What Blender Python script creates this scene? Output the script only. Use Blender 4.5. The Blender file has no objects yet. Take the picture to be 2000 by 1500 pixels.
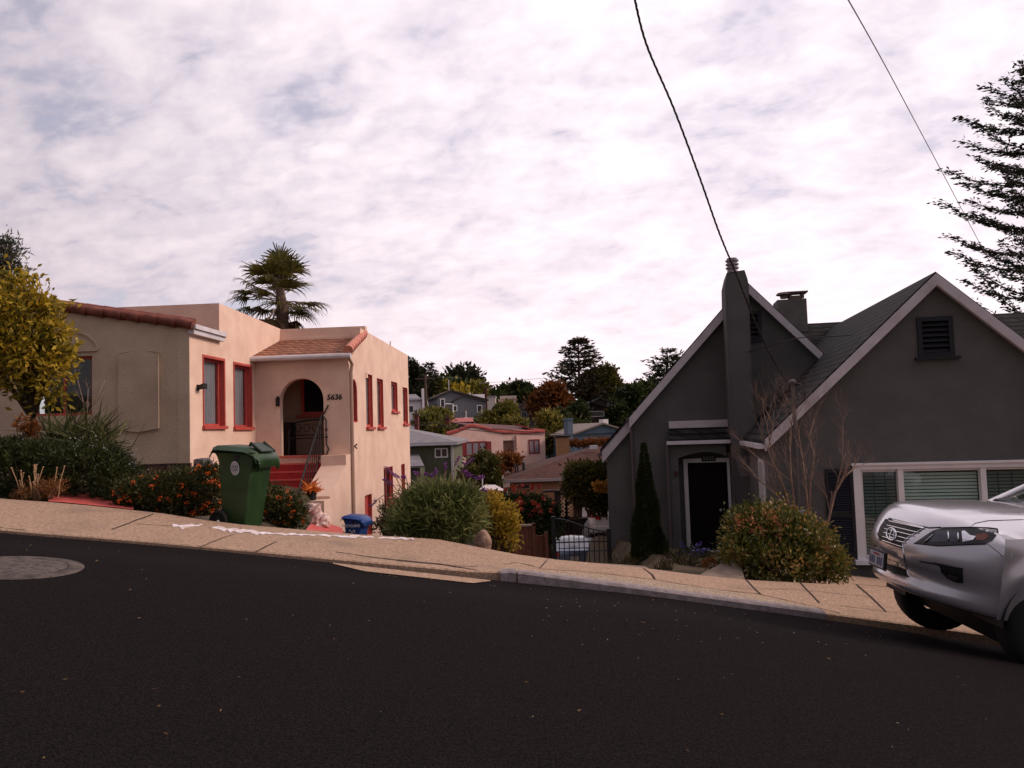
import bpy, bmesh, math, random
import numpy as np
from mathutils import Vector, Matrix
from mathutils.geometry import tessellate_polygon
from mathutils.bvhtree import BVHTree
S = bpy.context.scene
C = S.collection
R = math.radians
# ---------------------------------------------------------------- camera, light, exposure
PITCH, ROLL = 3.35, -1.8
CR = Matrix.Rotation(R(90+PITCH), 3, 'X') @ Matrix.Rotation(R(ROLL), 3, 'Z')
cd = bpy.data.cameras.new('camera'); cam = bpy.data.objects.new('camera', cd); C.objects.link(cam)
cam.rotation_euler = CR.to_euler(); cd.lens = 27.0; cd.sensor_width = 36.0
cd.clip_start = .05; cd.clip_end = 5000
S.camera = cam
S.view_settings.view_transform = 'Standard'; S.view_settings.look = 'None'
S.view_settings.exposure = 0.25; S.view_settings.gamma = 1.0
SUN = Vector((.85, .02, .50)).normalized()
ld = bpy.data.lights.new('sun', 'SUN'); lo = bpy.data.objects.new('sun', ld); C.objects.link(lo)
ld.energy = 1.75; ld.angle = R(14); ld.color = (1.0, .77, .62)
lo.rotation_euler = SUN.to_track_quat('Z', 'Y').to_euler()
S.cycles.max_bounces = 6; S.cycles.diffuse_bounces = 3; S.cycles.transparent_max_bounces = 8
S.cycles.use_denoising = True

def world():
    w = bpy.data.worlds.new('World'); S.world = w; w.use_nodes = True
    nt = w.node_tree; N = nt.nodes; L = nt.links; N.clear()
    out = N.new('ShaderNodeOutputWorld')
    sky = N.new('ShaderNodeTexSky'); sky.sky_type = 'NISHITA'; sky.sun_disc = False
    sky.sun_elevation = math.asin(SUN.z); sky.sun_rotation = math.atan2(SUN.x, SUN.y)
    b1 = N.new('ShaderNodeBackground'); b1.inputs[1].default_value = .12; L.new(sky.outputs[0], b1.inputs[0])
    tc = N.new('ShaderNodeTexCoord'); sp = N.new('ShaderNodeSeparateXYZ'); L.new(tc.outputs['Generated'], sp.inputs[0])
    def M(op, a, b=None, c=None, clamp=False):
        n = N.new('ShaderNodeMath'); n.operation = op; n.use_clamp = clamp
        for i, x in enumerate((a, b, c)):
            if x is None: continue
            if isinstance(x, (int, float)): n.inputs[i].default_value = x
            else: L.new(x, n.inputs[i])
        return n.outputs[0]
    zz = M('ADD', M('MAXIMUM', sp.outputs[2], 0.0), .36)
    cx = M('DIVIDE', sp.outputs[0], zz); cy = M('DIVIDE', sp.outputs[1], zz)
    cb = N.new('ShaderNodeCombineXYZ'); L.new(M('ADD', M('MULTIPLY', cx, 1.0), M('MULTIPLY', cy, .25)), cb.inputs[0]); L.new(M('MULTIPLY', cy, 1.25), cb.inputs[1])
    def noise(scale, det, rough, dist, off=0):
        n = N.new('ShaderNodeTexNoise'); n.inputs['Scale'].default_value = scale; n.inputs['Detail'].default_value = det
        n.inputs['Roughness'].default_value = rough; n.inputs['Distortion'].default_value = dist
        if off:
            a = N.new('ShaderNodeVectorMath'); a.operation = 'ADD'; a.inputs[1].default_value = (off, off*.7, off*.3); L.new(cb.outputs[0], a.inputs[0]); L.new(a.outputs[0], n.inputs[0])
        else: L.new(cb.outputs[0], n.inputs[0])
        return n.outputs[0]
    n1 = noise(1.5, 3, .5, .4, 3.1); n2 = noise(6.5, 6, .52, .5, 9.7); n3 = noise(22, 4, .5, .3, 1.3)
    s = M('ADD', M('ADD', M('MULTIPLY', n1, .38), M('MULTIPLY', n2, .42)), M('MULTIPLY', n3, .20))
    s = M('ADD', s, M('MULTIPLY', sp.outputs[0], .085))
    # cloud brightness ramp
    cr = N.new('ShaderNodeValToRGB'); L.new(s, cr.inputs[0]); e = cr.color_ramp.elements
    e[0].position = .36; e[0].color = (.56, .51, .61, 1); e[1].position = .60; e[1].color = (.97, .885, .925, 1)
    x = e.new(.43); x.color = (.71, .64, .72, 1); x = e.new(.51); x.color = (.86, .765, .82, 1)
    # directional brightness: brightest toward the veiled sun, dim behind the camera
    dv = N.new('ShaderNodeVectorMath'); dv.operation = 'DOT_PRODUCT'; L.new(tc.outputs['Generated'], dv.inputs[0]); dv.inputs[1].default_value = Vector((.55, .70, .42)).normalized()
    mr = N.new('ShaderNodeMapRange'); mr.interpolation_type = 'SMOOTHSTEP'; L.new(dv.outputs['Value'], mr.inputs[0])
    mr.inputs[1].default_value = -.35; mr.inputs[2].default_value = .98; mr.inputs[3].default_value = .36; mr.inputs[4].default_value = 1.04
    # warmer, paler towards the skyline
    hz = N.new('ShaderNodeMapRange'); L.new(sp.outputs[2], hz.inputs[0]); hz.inputs[1].default_value = .0; hz.inputs[2].default_value = .34; hz.inputs[3].default_value = .62; hz.inputs[4].default_value = 0.0
    mx = N.new('ShaderNodeMix'); mx.data_type = 'RGBA'; L.new(hz.outputs[0], mx.inputs['Factor']); L.new(cr.outputs[0], mx.inputs['A']); mx.inputs['B'].default_value = (.97, .80, .83, 1)
    b2 = N.new('ShaderNodeBackground'); L.new(mx.outputs['Result'], b2.inputs[0]); L.new(mr.outputs[0], b2.inputs[1])
    gap = N.new('ShaderNodeMapRange'); L.new(s, gap.inputs[0]); gap.inputs[1].default_value = .34; gap.inputs[2].default_value = .42; gap.inputs[3].default_value = .75; gap.inputs[4].default_value = 1.0
    ms = N.new('ShaderNodeMixShader'); L.new(gap.outputs[0], ms.inputs[0]); L.new(b1.outputs[0], ms.inputs[1]); L.new(b2.outputs[0], ms.inputs[2])
    L.new(ms.outputs[0], out.inputs[0])
world()

# ---------------------------------------------------------------- geometry helpers
def ray(px, py):
    v = CR @ Vector(((px-1000)/1500, -(py-750)/1500, -1)); return v / v.y
def at(px, py, Y): return ray(px, py) * Y
def nrm(x, y): return Vector((x, y, 0)).normalized()
class Frame:                       # an upright plane: s along it, z up, d into it (away from its face)
    def __init__(f, O, u, w): f.O = Vector((O[0], O[1], 0)); f.u = u; f.w = w
    def hit(f, px, py, d=0):
        r = ray(px, py); k = ((f.O + f.w*d).dot(f.w)) / r.dot(f.w); p = r*k
        return (p - f.O).dot(f.u), p.z
    def s(f, px, py, d=0): return f.hit(px, py, d)[0]
    def z(f, px, py, d=0): return f.hit(px, py, d)[1]
    def pt(f, s, z, d=0): return f.O + f.u*s + f.w*d + Vector((0, 0, z))
    def rect(f, x0, y0, x1, y1, d=0):
        my = (y0+y1)/2; mx = (x0+x1)/2
        return f.s(x0, my, d), f.s(x1, my, d), f.z(mx, y1, d), f.z(mx, y0, d)
    def sub(f, s=0, d=0): return Frame(f.pt(s, 0, d), f.u, f.w)
def wloc(o):
    v = Vector((0, 0, 0))
    while o is not None: v += o.location; o = o.parent
    return v
def tag(o, label=None, cat=None, group=None, kind=None):
    if label: o['label'] = label
    if cat: o['category'] = cat
    if group: o['group'] = group
    if kind: o['kind'] = kind
    return o
def thing(name, label, cat, loc, group=None):
    o = bpy.data.objects.new(name, None); C.objects.link(o); o.location = loc; o.empty_display_size = .2
    return tag(o, label, cat, group)
def link(name, me, mat, parent=None, org=None):
    o = bpy.data.objects.new(name, me); C.objects.link(o)
    if mat: me.materials.append(mat)
    if parent is not None:
        o.parent = parent; b = wloc(parent)
    else:
        if org is None:
            co = np.empty(len(me.vertices)*3); me.vertices.foreach_get('co', co); co = co.reshape(-1, 3)
            org = Vector(((co[:, 0].min()+co[:, 0].max())/2, (co[:, 1].min()+co[:, 1].max())/2, co[:, 2].min()))
        b = Vector(org); o.location = b
    me.transform(Matrix.Translation(-b))
    return o
class MB:
    def __init__(m): m.v = []; m.f = []
    def add(m, vs, fs):
        b = len(m.v); m.v += [tuple(v) for v in vs]; m.f += [tuple(i+b for i in f) for f in fs]; return m
    def box(m, F, s0, s1, z0, z1, d0, d1):
        vs = [F.pt(s, z, d) for d in (d0, d1) for z in (z0, z1) for s in (s0, s1)]
        return m.add(vs, [(0, 1, 3, 2), (4, 6, 7, 5), (0, 4, 5, 1), (2, 3, 7, 6), (0, 2, 6, 4), (1, 5, 7, 3)])
    def pbox(m, F, r, d0, d1): return m.box(F, r[0], r[1], r[2], r[3], d0, d1)
    def hexa(m, bot, top):
        n = len(bot); fs = [tuple(range(n)), tuple(range(n, 2*n))] + [(i, (i+1) % n, n+(i+1) % n, n+i) for i in range(n)]
        return m.add(list(bot)+list(top), fs)
    def slab(m, pts, off):
        return m.hexa(pts, [Vector(p)+Vector(off) for p in pts])
    def prism(m, F, poly, d0, d1):
        return m.wall(F, poly, [], d0, d1)
    def wall(m, F, outer, holes, d0, d1):
        loops = [list(outer)] + [list(h) for h in holes]
        flat = [p for l in loops for p in l]; n = len(flat)
        tris = tessellate_polygon([[Vector((p[0], p[1], 0)) for p in l] for l in loops])
        vs = [F.pt(p[0], p[1], d0) for p in flat] + [F.pt(p[0], p[1], d1) for p in flat]
        fs = [tuple(t) for t in tris] + [tuple(n+i for i in t) for t in tris]
        b = 0
        for l in loops:
            k = len(l)
            for i in range(k): j = (i+1) % k; fs.append((b+i, b+j, n+b+j, n+b+i))
            b += k
        return m.add(vs, fs)
    def tube(m, pts, r, n=6, cap=True):
        pts = [Vector(p) for p in pts]; rs = r if isinstance(r, (list, tuple)) else [r]*len(pts)
        vs = []; fs = []; prev = None
        for i, p in enumerate(pts):
            t = (pts[min(i+1, len(pts)-1)] - pts[max(i-1, 0)])
            t = t.normalized() if t.length > 1e-9 else Vector((0, 0, 1))
            a = prev if prev is not None else (Vector((0, 0, 1)) if abs(t.z) < .9 else Vector((1, 0, 0)))
            a = (a - t*a.dot(t)); a = a.normalized() if a.length > 1e-6 else t.orthogonal().normalized()
            b = t.cross(a); prev = a
            for k in range(n):
                w = 2*math.pi*k/n; vs.append(p + (a*math.cos(w)+b*math.sin(w))*rs[i])
        for i in range(len(pts)-1):
            for k in range(n):
                k2 = (k+1) % n; fs.append((i*n+k, i*n+k2, (i+1)*n+k2, (i+1)*n+k))
        if cap: fs.append(tuple(range(n))); fs.append(tuple((len(pts)-1)*n+k for k in range(n)))
        return m.add(vs, fs)
    def lathe(m, base, prof, n=16):
        base = Vector(base); vs = []; fs = []
        for r_, z_ in prof:
            for k in range(n): w = 2*math.pi*k/n; vs.append(base+Vector((r_*math.cos(w), r_*math.sin(w), z_)))
        for i in range(len(prof)-1):
            for k in range(n): k2 = (k+1) % n; fs.append((i*n+k, i*n+k2, (i+1)*n+k2, (i+1)*n+k))
        fs.append(tuple(range(n))); fs.append(tuple((len(prof)-1)*n+k for k in range(n)))
        return m.add(vs, fs)
    def ball(m, c, r, n=10, k=7, rot=None):
        c = Vector(c); vs = []; fs = []
        for i in range(k+1):
            a = math.pi*i/k
            for j in range(n):
                w = 2*math.pi*j/n; q = Vector((r[0]*math.sin(a)*math.cos(w), r[1]*math.sin(a)*math.sin(w), r[2]*math.cos(a)))
                if rot: q = rot @ q
                vs.append(c+q)
        for i in range(k):
            for j in range(n): j2 = (j+1) % n; fs.append((i*n+j, i*n+j2, (i+1)*n+j2, (i+1)*n+j))
        return m.add(vs, fs)
    def grid(m, P):                # P: rows of points
        r = len(P); c = len(P[0]); vs = [p for row in P for p in row]
        return m.add(vs, [(i*c+j, i*c+j+1, (i+1)*c+j+1, (i+1)*c+j) for i in range(r-1) for j in range(c-1)])
    def build(m, name, mat, parent=None, smooth=False, recalc=True, bevel=0, org=None):
        me = bpy.data.meshes.new(name); me.from_pydata([tuple(v) for v in m.v], [], m.f)
        bm = bmesh.new(); bm.from_mesh(me)
        bmesh.ops.remove_doubles(bm, verts=bm.verts, dist=1e-5)
        if bevel: bmesh.ops.bevel(bm, geom=[e for e in bm.edges if len(e.link_faces) == 2 and e.calc_face_angle(0) > .5], offset=bevel, segments=2, affect='EDGES', profile=.6)
        if recalc: bmesh.ops.recalc_face_normals(bm, faces=bm.faces)
        bm.to_mesh(me); bm.free()
        if smooth:
            me.polygons.foreach_set('use_smooth', [True]*len(me.polygons))
            if smooth != 'all':
                try: me.set_sharp_from_angle(angle=R(40))
                except Exception: pass
        return link(name, me, mat, parent, org)
# ---------------------------------------------------------------- materials
MATS = {}
def mat(name, col, rough=.8, col2=None, nscale=3.0, ndet=6, bump=0, bscale=40, spec=.3, metal=0, coat=0, stain=None, sscale=.8, ramp=(.35, .65), stretch=None):
    if name in MATS: return MATS[name]
    m = bpy.data.materials.new(name); MATS[name] = m; m.use_nodes = True; nt = m.node_tree; N = nt.nodes; L = nt.links
    b = N['Principled BSDF']; b.inputs['Roughness'].default_value = rough; b.inputs['Specular IOR Level'].default_value = spec
    b.inputs['Metallic'].default_value = metal; b.inputs['Coat Weight'].default_value = coat; b.inputs['Coat Roughness'].default_value = .08
    g = N.new('ShaderNodeNewGeometry'); vec = g.outputs['Position']
    if stretch:
        vm = N.new('ShaderNodeVectorMath'); vm.operation = 'MULTIPLY'; vm.inputs[1].default_value = stretch; L.new(vec, vm.inputs[0]); sv = vm.outputs[0]
    else: sv = vec
    def noise(scale, det, v=vec):
        n = N.new('ShaderNodeTexNoise'); n.inputs['Scale'].default_value = scale; n.inputs['Detail'].default_value = det; L.new(v, n.inputs[0]); return n.outputs[0]
    if col2 is not None:
        cr = N.new('ShaderNodeValToRGB'); L.new(noise(nscale, ndet, sv), cr.inputs[0]); e = cr.color_ramp.elements
        e[0].position, e[1].position = ramp; e[0].color = (*col, 1); e[1].color = (*col2, 1); o = cr.outputs[0]
        if stain is not None:
            mr = N.new('ShaderNodeMapRange'); L.new(noise(sscale, 8), mr.inputs[0]); mr.inputs[1].default_value = .55; mr.inputs[2].default_value = .75; mr.inputs[4].default_value = .6
            mx = N.new('ShaderNodeMix'); mx.data_type = 'RGBA'; L.new(mr.outputs[0], mx.inputs['Factor']); L.new(o, mx.inputs['A']); mx.inputs['B'].default_value = (*stain, 1); o = mx.outputs['Result']
        L.new(o, b.inputs['Base Color'])
    else: b.inputs['Base Color'].default_value = (*col, 1)
    if bump:
        bp = N.new('ShaderNodeBump'); bp.inputs['Strength'].default_value = bump; bp.inputs['Distance'].default_value = .02
        L.new(noise(bscale, 4), bp.inputs['Height']); L.new(bp.outputs[0], b.inputs['Normal'])
    return m
def leafmat(name, cols, trans=.35, rough=.55, clump=1.2):
    if name in MATS: return MATS[name]
    m = bpy.data.materials.new(name); MATS[name] = m; m.use_nodes = True; nt = m.node_tree; N = nt.nodes; L = nt.links
    b = N['Principled BSDF']; b.inputs['Roughness'].default_value = rough; b.inputs['Specular IOR Level'].default_value = .25
    g = N.new('ShaderNodeNewGeometry'); n = N.new('ShaderNodeTexNoise'); n.inputs['Scale'].default_value = clump; n.inputs['Detail'].default_value = 3; L.new(g.outputs['Position'], n.inputs[0])
    a = N.new('ShaderNodeMath'); a.operation = 'MULTIPLY_ADD'; L.new(g.outputs['Random Per Island'], a.inputs[0]); a.inputs[1].default_value = .6
    s2 = N.new('ShaderNodeMapRange'); L.new(n.outputs[0], s2.inputs[0]); s2.inputs[1].default_value = .35; s2.inputs[2].default_value = .65; s2.inputs[4].default_value = .4
    L.new(s2.outputs[0], a.inputs[2])
    cr = N.new('ShaderNodeValToRGB'); L.new(a.outputs[0], cr.inputs[0]); e = cr.color_ramp.elements
    while len(e) < len(cols): e.new(.5)
    for i, c in enumerate(cols): e[i].position = i/(len(cols)-1)*.9+.05; e[i].color = (*c, 1)
    L.new(cr.outputs[0], b.inputs['Base Color'])
    t = N.new('ShaderNodeBsdfTranslucent'); L.new(cr.outputs[0], t.inputs[0]); x = N.new('ShaderNodeMixShader'); x.inputs[0].default_value = trans
    L.new(b.outputs[0], x.inputs[1]); L.new(t.outputs[0], x.inputs[2]); L.new(x.outputs[0], N['Material Output'].inputs[0])
    return m
def courses(name, cols, row=.14, width=.3, rough=.85, gap=.15, bumpd=.02, axis='z', spec=.25, use='brick'):
    """shingles / blocks / planks in courses following height (z) and horizontal run."""
    if name in MATS: return MATS[name]
    m = bpy.data.materials.new(name); MATS[name] = m; m.use_nodes = True; nt = m.node_tree; N = nt.nodes; L = nt.links
    b = N['Principled BSDF']; b.inputs['Roughness'].default_value = rough; b.inputs['Specular IOR Level'].default_value = spec
    g = N.new('ShaderNodeNewGeometry'); sp = N.new('ShaderNodeSeparateXYZ'); L.new(g.outputs['Position'], sp.inputs[0])
    ad = N.new('ShaderNodeMath'); ad.operation = 'ADD'; L.new(sp.outputs[0], ad.inputs[0]); L.new(sp.outputs[1], ad.inputs[1])
    cb = N.new('ShaderNodeCombineXYZ')
    if axis == 'z': L.new(ad.outputs[0], cb.inputs[0]); L.new(sp.outputs[2], cb.inputs[1])
    else: L.new(sp.outputs[2], cb.inputs[0]); L.new(ad.outputs[0], cb.inputs[1])
    br = N.new('ShaderNodeTexBrick'); L.new(cb.outputs[0], br.inputs['Vector']); br.inputs['Scale'].default_value = 1
    br.inputs['Brick Width'].default_value = width; br.inputs['Row Height'].default_value = row; br.inputs['Mortar Size'].default_value = row*gap*.5
    br.inputs['Color1'].default_value = (*cols[0], 1); br.inputs['Color2'].default_value = (*cols[1], 1); br.inputs['Mortar'].default_value = (*cols[2], 1)
    n = N.new('ShaderNodeTexNoise'); n.inputs['Scale'].default_value = 6; n.inputs['Detail'].default_value = 6; L.new(g.outputs['Position'], n.inputs[0])
    mx = N.new('ShaderNodeMix'); mx.data_type = 'RGBA'; mx.blend_type = 'MULTIPLY'; mx.inputs['Factor'].default_value = .8
    c2 = N.new('ShaderNodeValToRGB'); L.new(n.outputs[0], c2.inputs[0]); c2.color_ramp.elements[0].position = .3; c2.color_ramp.elements[0].color = (.45, .45, .45, 1); c2.color_ramp.elements[1].position = .7; c2.color_ramp.elements[1].color = (1.25, 1.2, 1.15, 1)
    L.new(br.outputs['Color'], mx.inputs['A']); L.new(c2.outputs[0], mx.inputs['B']); L.new(mx.outputs['Result'], b.inputs['Base Color'])
    bp = N.new('ShaderNodeBump'); bp.inputs['Strength'].default_value = .8; bp.inputs['Distance'].default_value = bumpd; bp.invert = True
    L.new(br.outputs['Fac'], bp.inputs['Height']); L.new(bp.outputs[0], b.inputs['Normal'])
    return m
def glassmat(name, tint=(.02, .025, .03), refl=.6):
    if name in MATS: return MATS[name]
    m = bpy.data.materials.new(name); MATS[name] = m; m.use_nodes = True; nt = m.node_tree; N = nt.nodes; L = nt.links
    N.remove(N['Principled BSDF']); gl = N.new('ShaderNodeBsdfGlossy'); gl.inputs['Roughness'].default_value = .03
    tr = N.new('ShaderNodeBsdfTransparent'); tr.inputs[0].default_value = (*tint, 1); f = N.new('ShaderNodeLayerWeight'); f.inputs[0].default_value = .5
    pw = N.new('ShaderNodeMath'); pw.operation = 'POWER'; L.new(f.outputs['Facing'], pw.inputs[0]); pw.inputs[1].default_value = 4
    mu = N.new('ShaderNodeMath'); mu.operation = 'MULTIPLY_ADD'; L.new(pw.outputs[0], mu.inputs[0]); mu.inputs[1].default_value = refl; mu.inputs[2].default_value = .05; mu.use_clamp = True
    x = N.new('ShaderNodeMixShader'); L.new(mu.outputs[0], x.inputs[0]); L.new(tr.outputs[0], x.inputs[1]); L.new(gl.outputs[0], x.inputs[2]); L.new(x.outputs[0], N['Material Output'].inputs[0])
    return m
ASPHALT = mat('asphalt', (.0065, .0055, .006), .95, (.022, .0165, .0175), 75, 10, bump=1, bscale=120, spec=.05, stain=(.018, .013, .013), sscale=.45)
CONC = mat('concrete', (.26, .165, .115), .92, (.58, .395, .28), 32, 12, bump=1, bscale=70, stain=(.24, .17, .13), sscale=1.6, ramp=(.28, .72))
CONC2 = mat('pebbly_concrete', (.17, .12, .085), .95, (.62, .48, .36), 70, 4, bump=1, bscale=80, ramp=(.4, .6))
KERBGREY = mat('kerb_paint', (.20, .165, .17), .8, (.31, .26, .275), 14, bump=.5, bscale=40, stain=(.15, .12, .10), sscale=3)
DARKCRACK = mat('crack_dirt', (.035, .022, .016), 1)
WHITEPAINT = mat('worn_white_paint', (.80, .72, .76), .8, (.55, .42, .36), 14, ramp=(.5, .62))
REDPATH = mat('red_painted_concrete', (.46, .075, .065), .75, (.56, .11, .095), 6, bump=.2)
DIRT = mat('soil', (.045, .032, .018), 1, (.09, .065, .035), 3, bump=.7, bscale=12, stain=(.035, .05, .015), sscale=.4)
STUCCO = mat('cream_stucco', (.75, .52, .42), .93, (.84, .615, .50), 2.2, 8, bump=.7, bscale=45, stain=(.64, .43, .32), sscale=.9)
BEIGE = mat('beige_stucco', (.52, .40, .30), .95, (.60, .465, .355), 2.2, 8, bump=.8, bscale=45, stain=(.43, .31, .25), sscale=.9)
REDTRIM = mat('red_trim', (.42, .06, .05), .6, (.50, .085, .07), 9)
STEPRED = mat('step_red', (.30, .018, .022), .7, (.38, .03, .03), 6)
STEPEDGE = mat('step_edge', (.52, .10, .085), .7)
TILE = mat('clay_tile', (.13, .035, .028), .75, (.26, .085, .06), 5, bump=.3, bscale=20, stain=(.08, .035, .03), sscale=3)
TILE2 = mat('clay_tile_bright', (.50, .17, .12), .7, (.62, .25, .18), 9, bump=.3)
REDSH = courses('red_shingle', [(.30, .12, .07), (.42, .18, .10), (.10, .03, .02)], .075, .20, gap=.3)
WHITE = mat('white_trim', (.72, .70, .74), .6, (.80, .77, .80), 5)
METW = mat('gutter_metal', (.55, .52, .56), .5, (.66, .62, .66), 4, spec=.5)
BLACK = mat('black_iron', (.012, .011, .012), .55, spec=.4)
GREY = mat('grey_stucco', (.102, .098, .098), .95, (.122, .117, .116), 2.0, 8, bump=.9, bscale=45, stain=(.088, .084, .084), sscale=.7)
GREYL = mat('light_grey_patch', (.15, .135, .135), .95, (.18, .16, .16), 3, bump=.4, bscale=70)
BARGE = mat('bargeboard_paint', (.50, .46, .50), .7, (.58, .54, .58), 4, stain=(.24, .18, .17), sscale=2)
SLATE = courses('dark_shingle', [(.022, .021, .024), (.040, .038, .041), (.003, .003, .003)], .13, .34, gap=.35)
VOID = mat('dark_interior', (.010, .008, .009), .9)
DOORM = mat('door_paint', (.007, .003, .006), .7, spec=.15)
SHUT = mat('shutter_paint', (.014, .014, .020), .6)
STONE = courses('rubble_stone', [(.10, .055, .04), (.19, .12, .09), (.06, .04, .03)], .17, .36, gap=.22, bumpd=.05)
CURT = mat('curtain_cloth', (.55, .50, .52), .9, (.80, .76, .78), 30, 2, stretch=(9, 9, .05), ramp=(.4, .6))
GLASS = glassmat('window_glass', (.75, .78, .8), .55)
GLASSD = glassmat('dark_glass', (.88, .93, .92), .35)
BLIND = mat('blind_slat', (.16, .20, .19), .6)
BLINDL = mat('blind_slat_pale', (.62, .70, .66), .6)
BARK = mat('bark', (.07, .045, .032), .95, (.13, .085, .06), 12, bump=.8, bscale=30)
TWIG = mat('pinkish_bark', (.17, .105, .085), .85, (.27, .18, .14), 12)
WOODF = mat('fence_wood', (.10, .035, .022), .85, (.17, .06, .04), 6, stretch=(8, 8, .5), bump=.4)
# ---------------------------------------------------------------- leaves
RNG = np.random.default_rng(7)
def leafobj(name, P, D, size, width, m, parent, bend=.25, rng=RNG, kind=None):
    n = len(P); D = D/np.maximum(np.linalg.norm(D, axis=1, keepdims=True), 1e-6)
    A = rng.normal(size=(n, 3)); Sd = np.cross(D, A); Sd /= np.maximum(np.linalg.norm(Sd, axis=1, keepdims=True), 1e-6); Nn = np.cross(D, Sd)
    sz = size*rng.uniform(.65, 1.3, (n, 1)); w = sz*width
    V = np.stack([P, P+D*sz*.45+Sd*w*.5+Nn*sz*bend*.3, P+D*sz-Nn*sz*bend*.4, P+D*sz*.45-Sd*w*.5+Nn*sz*bend*.3], 1).reshape(-1, 3)
    me = bpy.data.meshes.new(name); me.vertices.add(4*n); me.vertices.foreach_set('co', V.ravel().astype(np.float32))
    me.loops.add(4*n); me.loops.foreach_set('vertex_index', np.arange(4*n, dtype=np.int32))
    me.polygons.add(n); me.polygons.foreach_set('loop_start', np.arange(0, 4*n, 4, dtype=np.int32)); me.update(calc_edges=True); me.validate()
    o = link(name, me, m, parent)
    if kind: o['kind'] = kind
    return o
def clumpy(blobs, ncl, per, cr, shell=.55, up=.3, out=.8, rng=RNG, zmin=None):
    """blobs: list of (centre, (rx,ry,rz)). Leaf positions gathered in clumps near the outside of the blobs."""
    vol = np.array([b[1][0]*b[1][1]*b[1][2] for b in blobs])**.67; vol /= vol.sum()
    idx = rng.choice(len(blobs), ncl, p=vol); Cc = np.array([list(b[0]) for b in blobs])[idx]; Rr = np.array([list(b[1]) for b in blobs])[idx]
    u = rng.normal(size=(ncl, 3)); u /= np.linalg.norm(u, axis=1, keepdims=True); rad = (shell+(1.06-shell)*rng.random((ncl, 1))**.6)
    cc = Cc+u*Rr*rad
    cs = cr*rng.uniform(.6, 1.4, (ncl, 1))
    P = np.repeat(cc, per, 0)+rng.normal(size=(ncl*per, 3))*np.repeat(cs, per, 0)*.55
    O = np.repeat(u, per, 0); D = O*out+rng.normal(size=P.shape)*.6; D[:, 2] += up
    if zmin is not None: k = P[:, 2] > zmin; P, D = P[k], D[k]
    return P, D
def bpx(px, py, Y, rx, ry, rd=None):
    c = at(px, py, Y); k = Y/1500; return (c, (rx*k, (rd if rd is not None else rx)*k, ry*k))
# ---------------------------------------------------------------- street and terrain
def table(tb, Y):
    pts = [at(px, py, Y) for px, py in tb]; xs = [p.x for p in pts]; zs = [p.z for p in pts]
    x0, x1 = xs[0], xs[-1]; xs = [x0-60]+xs+[x1+60]; zs = [zs[0]+60*.135]+zs+[zs[-1]-60*.135]
    return np.array(xs), np.array(zs)
TB = table([(0, 974), (120, 982), (230, 993), (330, 1004), (430, 1021), (560, 1032), (740, 1047), (830, 1050), (906, 1060), (955, 1075), (1067, 1091), (1240, 1107), (1360, 1123), (1480, 1134), (1650, 1142), (1800, 1158), (2000, 1180)], 9.9)
TF = table([(0, 1034), (200, 1050), (400, 1067), (650, 1091), (960, 1119), (1000, 1117), (1240, 1148), (1610, 1197), (1830, 1226), (2000, 1249)], 8.0)
TE = table([(0, 1041), (200, 1057), (400, 1074), (650, 1099), (960, 1133), (1240, 1160), (1610, 1210), (1830, 1243), (2000, 1268)], 7.95)
def zb(x): return float(np.interp(x, *TB))
def zf(x): return float(np.interp(x, *TF))
def ze(x): return float(np.interp(x, *TE))
def sstep(t): t = max(0., min(1., t)); return t*t*(3-2*t)
def sw_z(x, y):
    t = (y-8.0)/1.9; return zf(x)*(1-t)+zb(x)*t
def road_z(x, y):
    return ze(x)+.28*sstep((7.9-y)/2.4)
FY = ([-400, 9, 10, 17.5, 28, 40, 50, 65, 80, 100, 150, 250, 500, 1500, 3000], [-1.9, -1.9, -1.9, -3.45, -5.5, -6.8, -6.8, -4.6, -2.2, 1.0, 4.5, 7, 7, -20, -60])
def g_z(x, y):
    f = float(np.interp(y, *FY)); xc = max(-60, min(60, x)); st = -1.6-.138*xc
    if y < 9.9:
        return st-.30 if y > -8 else st-.30+.0*y
    left = st-.03*(y-9.9)-.06; right = st-.09*(y-9.9)-.05
    if x < 0: w = sstep((-3.6-x)/1.0) if y > 14.5 else sstep((-1.2-x)/1.5); yard = left
    else: w = sstep((x-2.0)/.5); yard = right
    far = sstep((y-20)/22)
    if x < 0 and y < 24:
        hl = float(np.interp(y, [9.9, 13.5, 16.2, 17.5, 20, 28], [zb(x)-.10, -1.98, -2.36, -2.65, -3.5, -5.2]))
        k = sstep((-.8-x)/2.0)*sstep((24-y)/5); f = f*(1-k)+hl*k
        wy = sstep((-.262-x/y)/.05)
        if y <= 14.5: w = wy
        else: w = wy+(w-wy)*sstep((y-14.5)/1.0)
    near = f+(1-sstep((y-9.9)/1.3))*(min(zb(x)-.05, 9)-f)
    v = yard*w+near*(1-w)
    return v*(1-far)+f*far
def solve(px, py, fn, a, b):
    r = ray(px, py)
    for _ in range(50):
        m = (a+b)/2; p = r*m
        if p.z > fn(p.x, m): a = m
        else: b = m
    return r*((a+b)/2)
def swp(px, py, up=.004):
    p = solve(px, py, sw_z, 7.9, 10.2); p.z = sw_z(p.x, p.y)+up; return p
def rdp(px, py, up=.004):
    p = solve(px, py, road_z, 1.0, 8.2); p.z = road_z(p.x, p.y)+up; return p
def lin(a, b, n): return [a+(b-a)*i/(n-1) for i in range(n)]
xs = [-1500, -600, -250, -120, -70, -45, -30]+lin(-22, 22, 89)+[30, 45, 70, 120, 250, 600, 1500]
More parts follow.
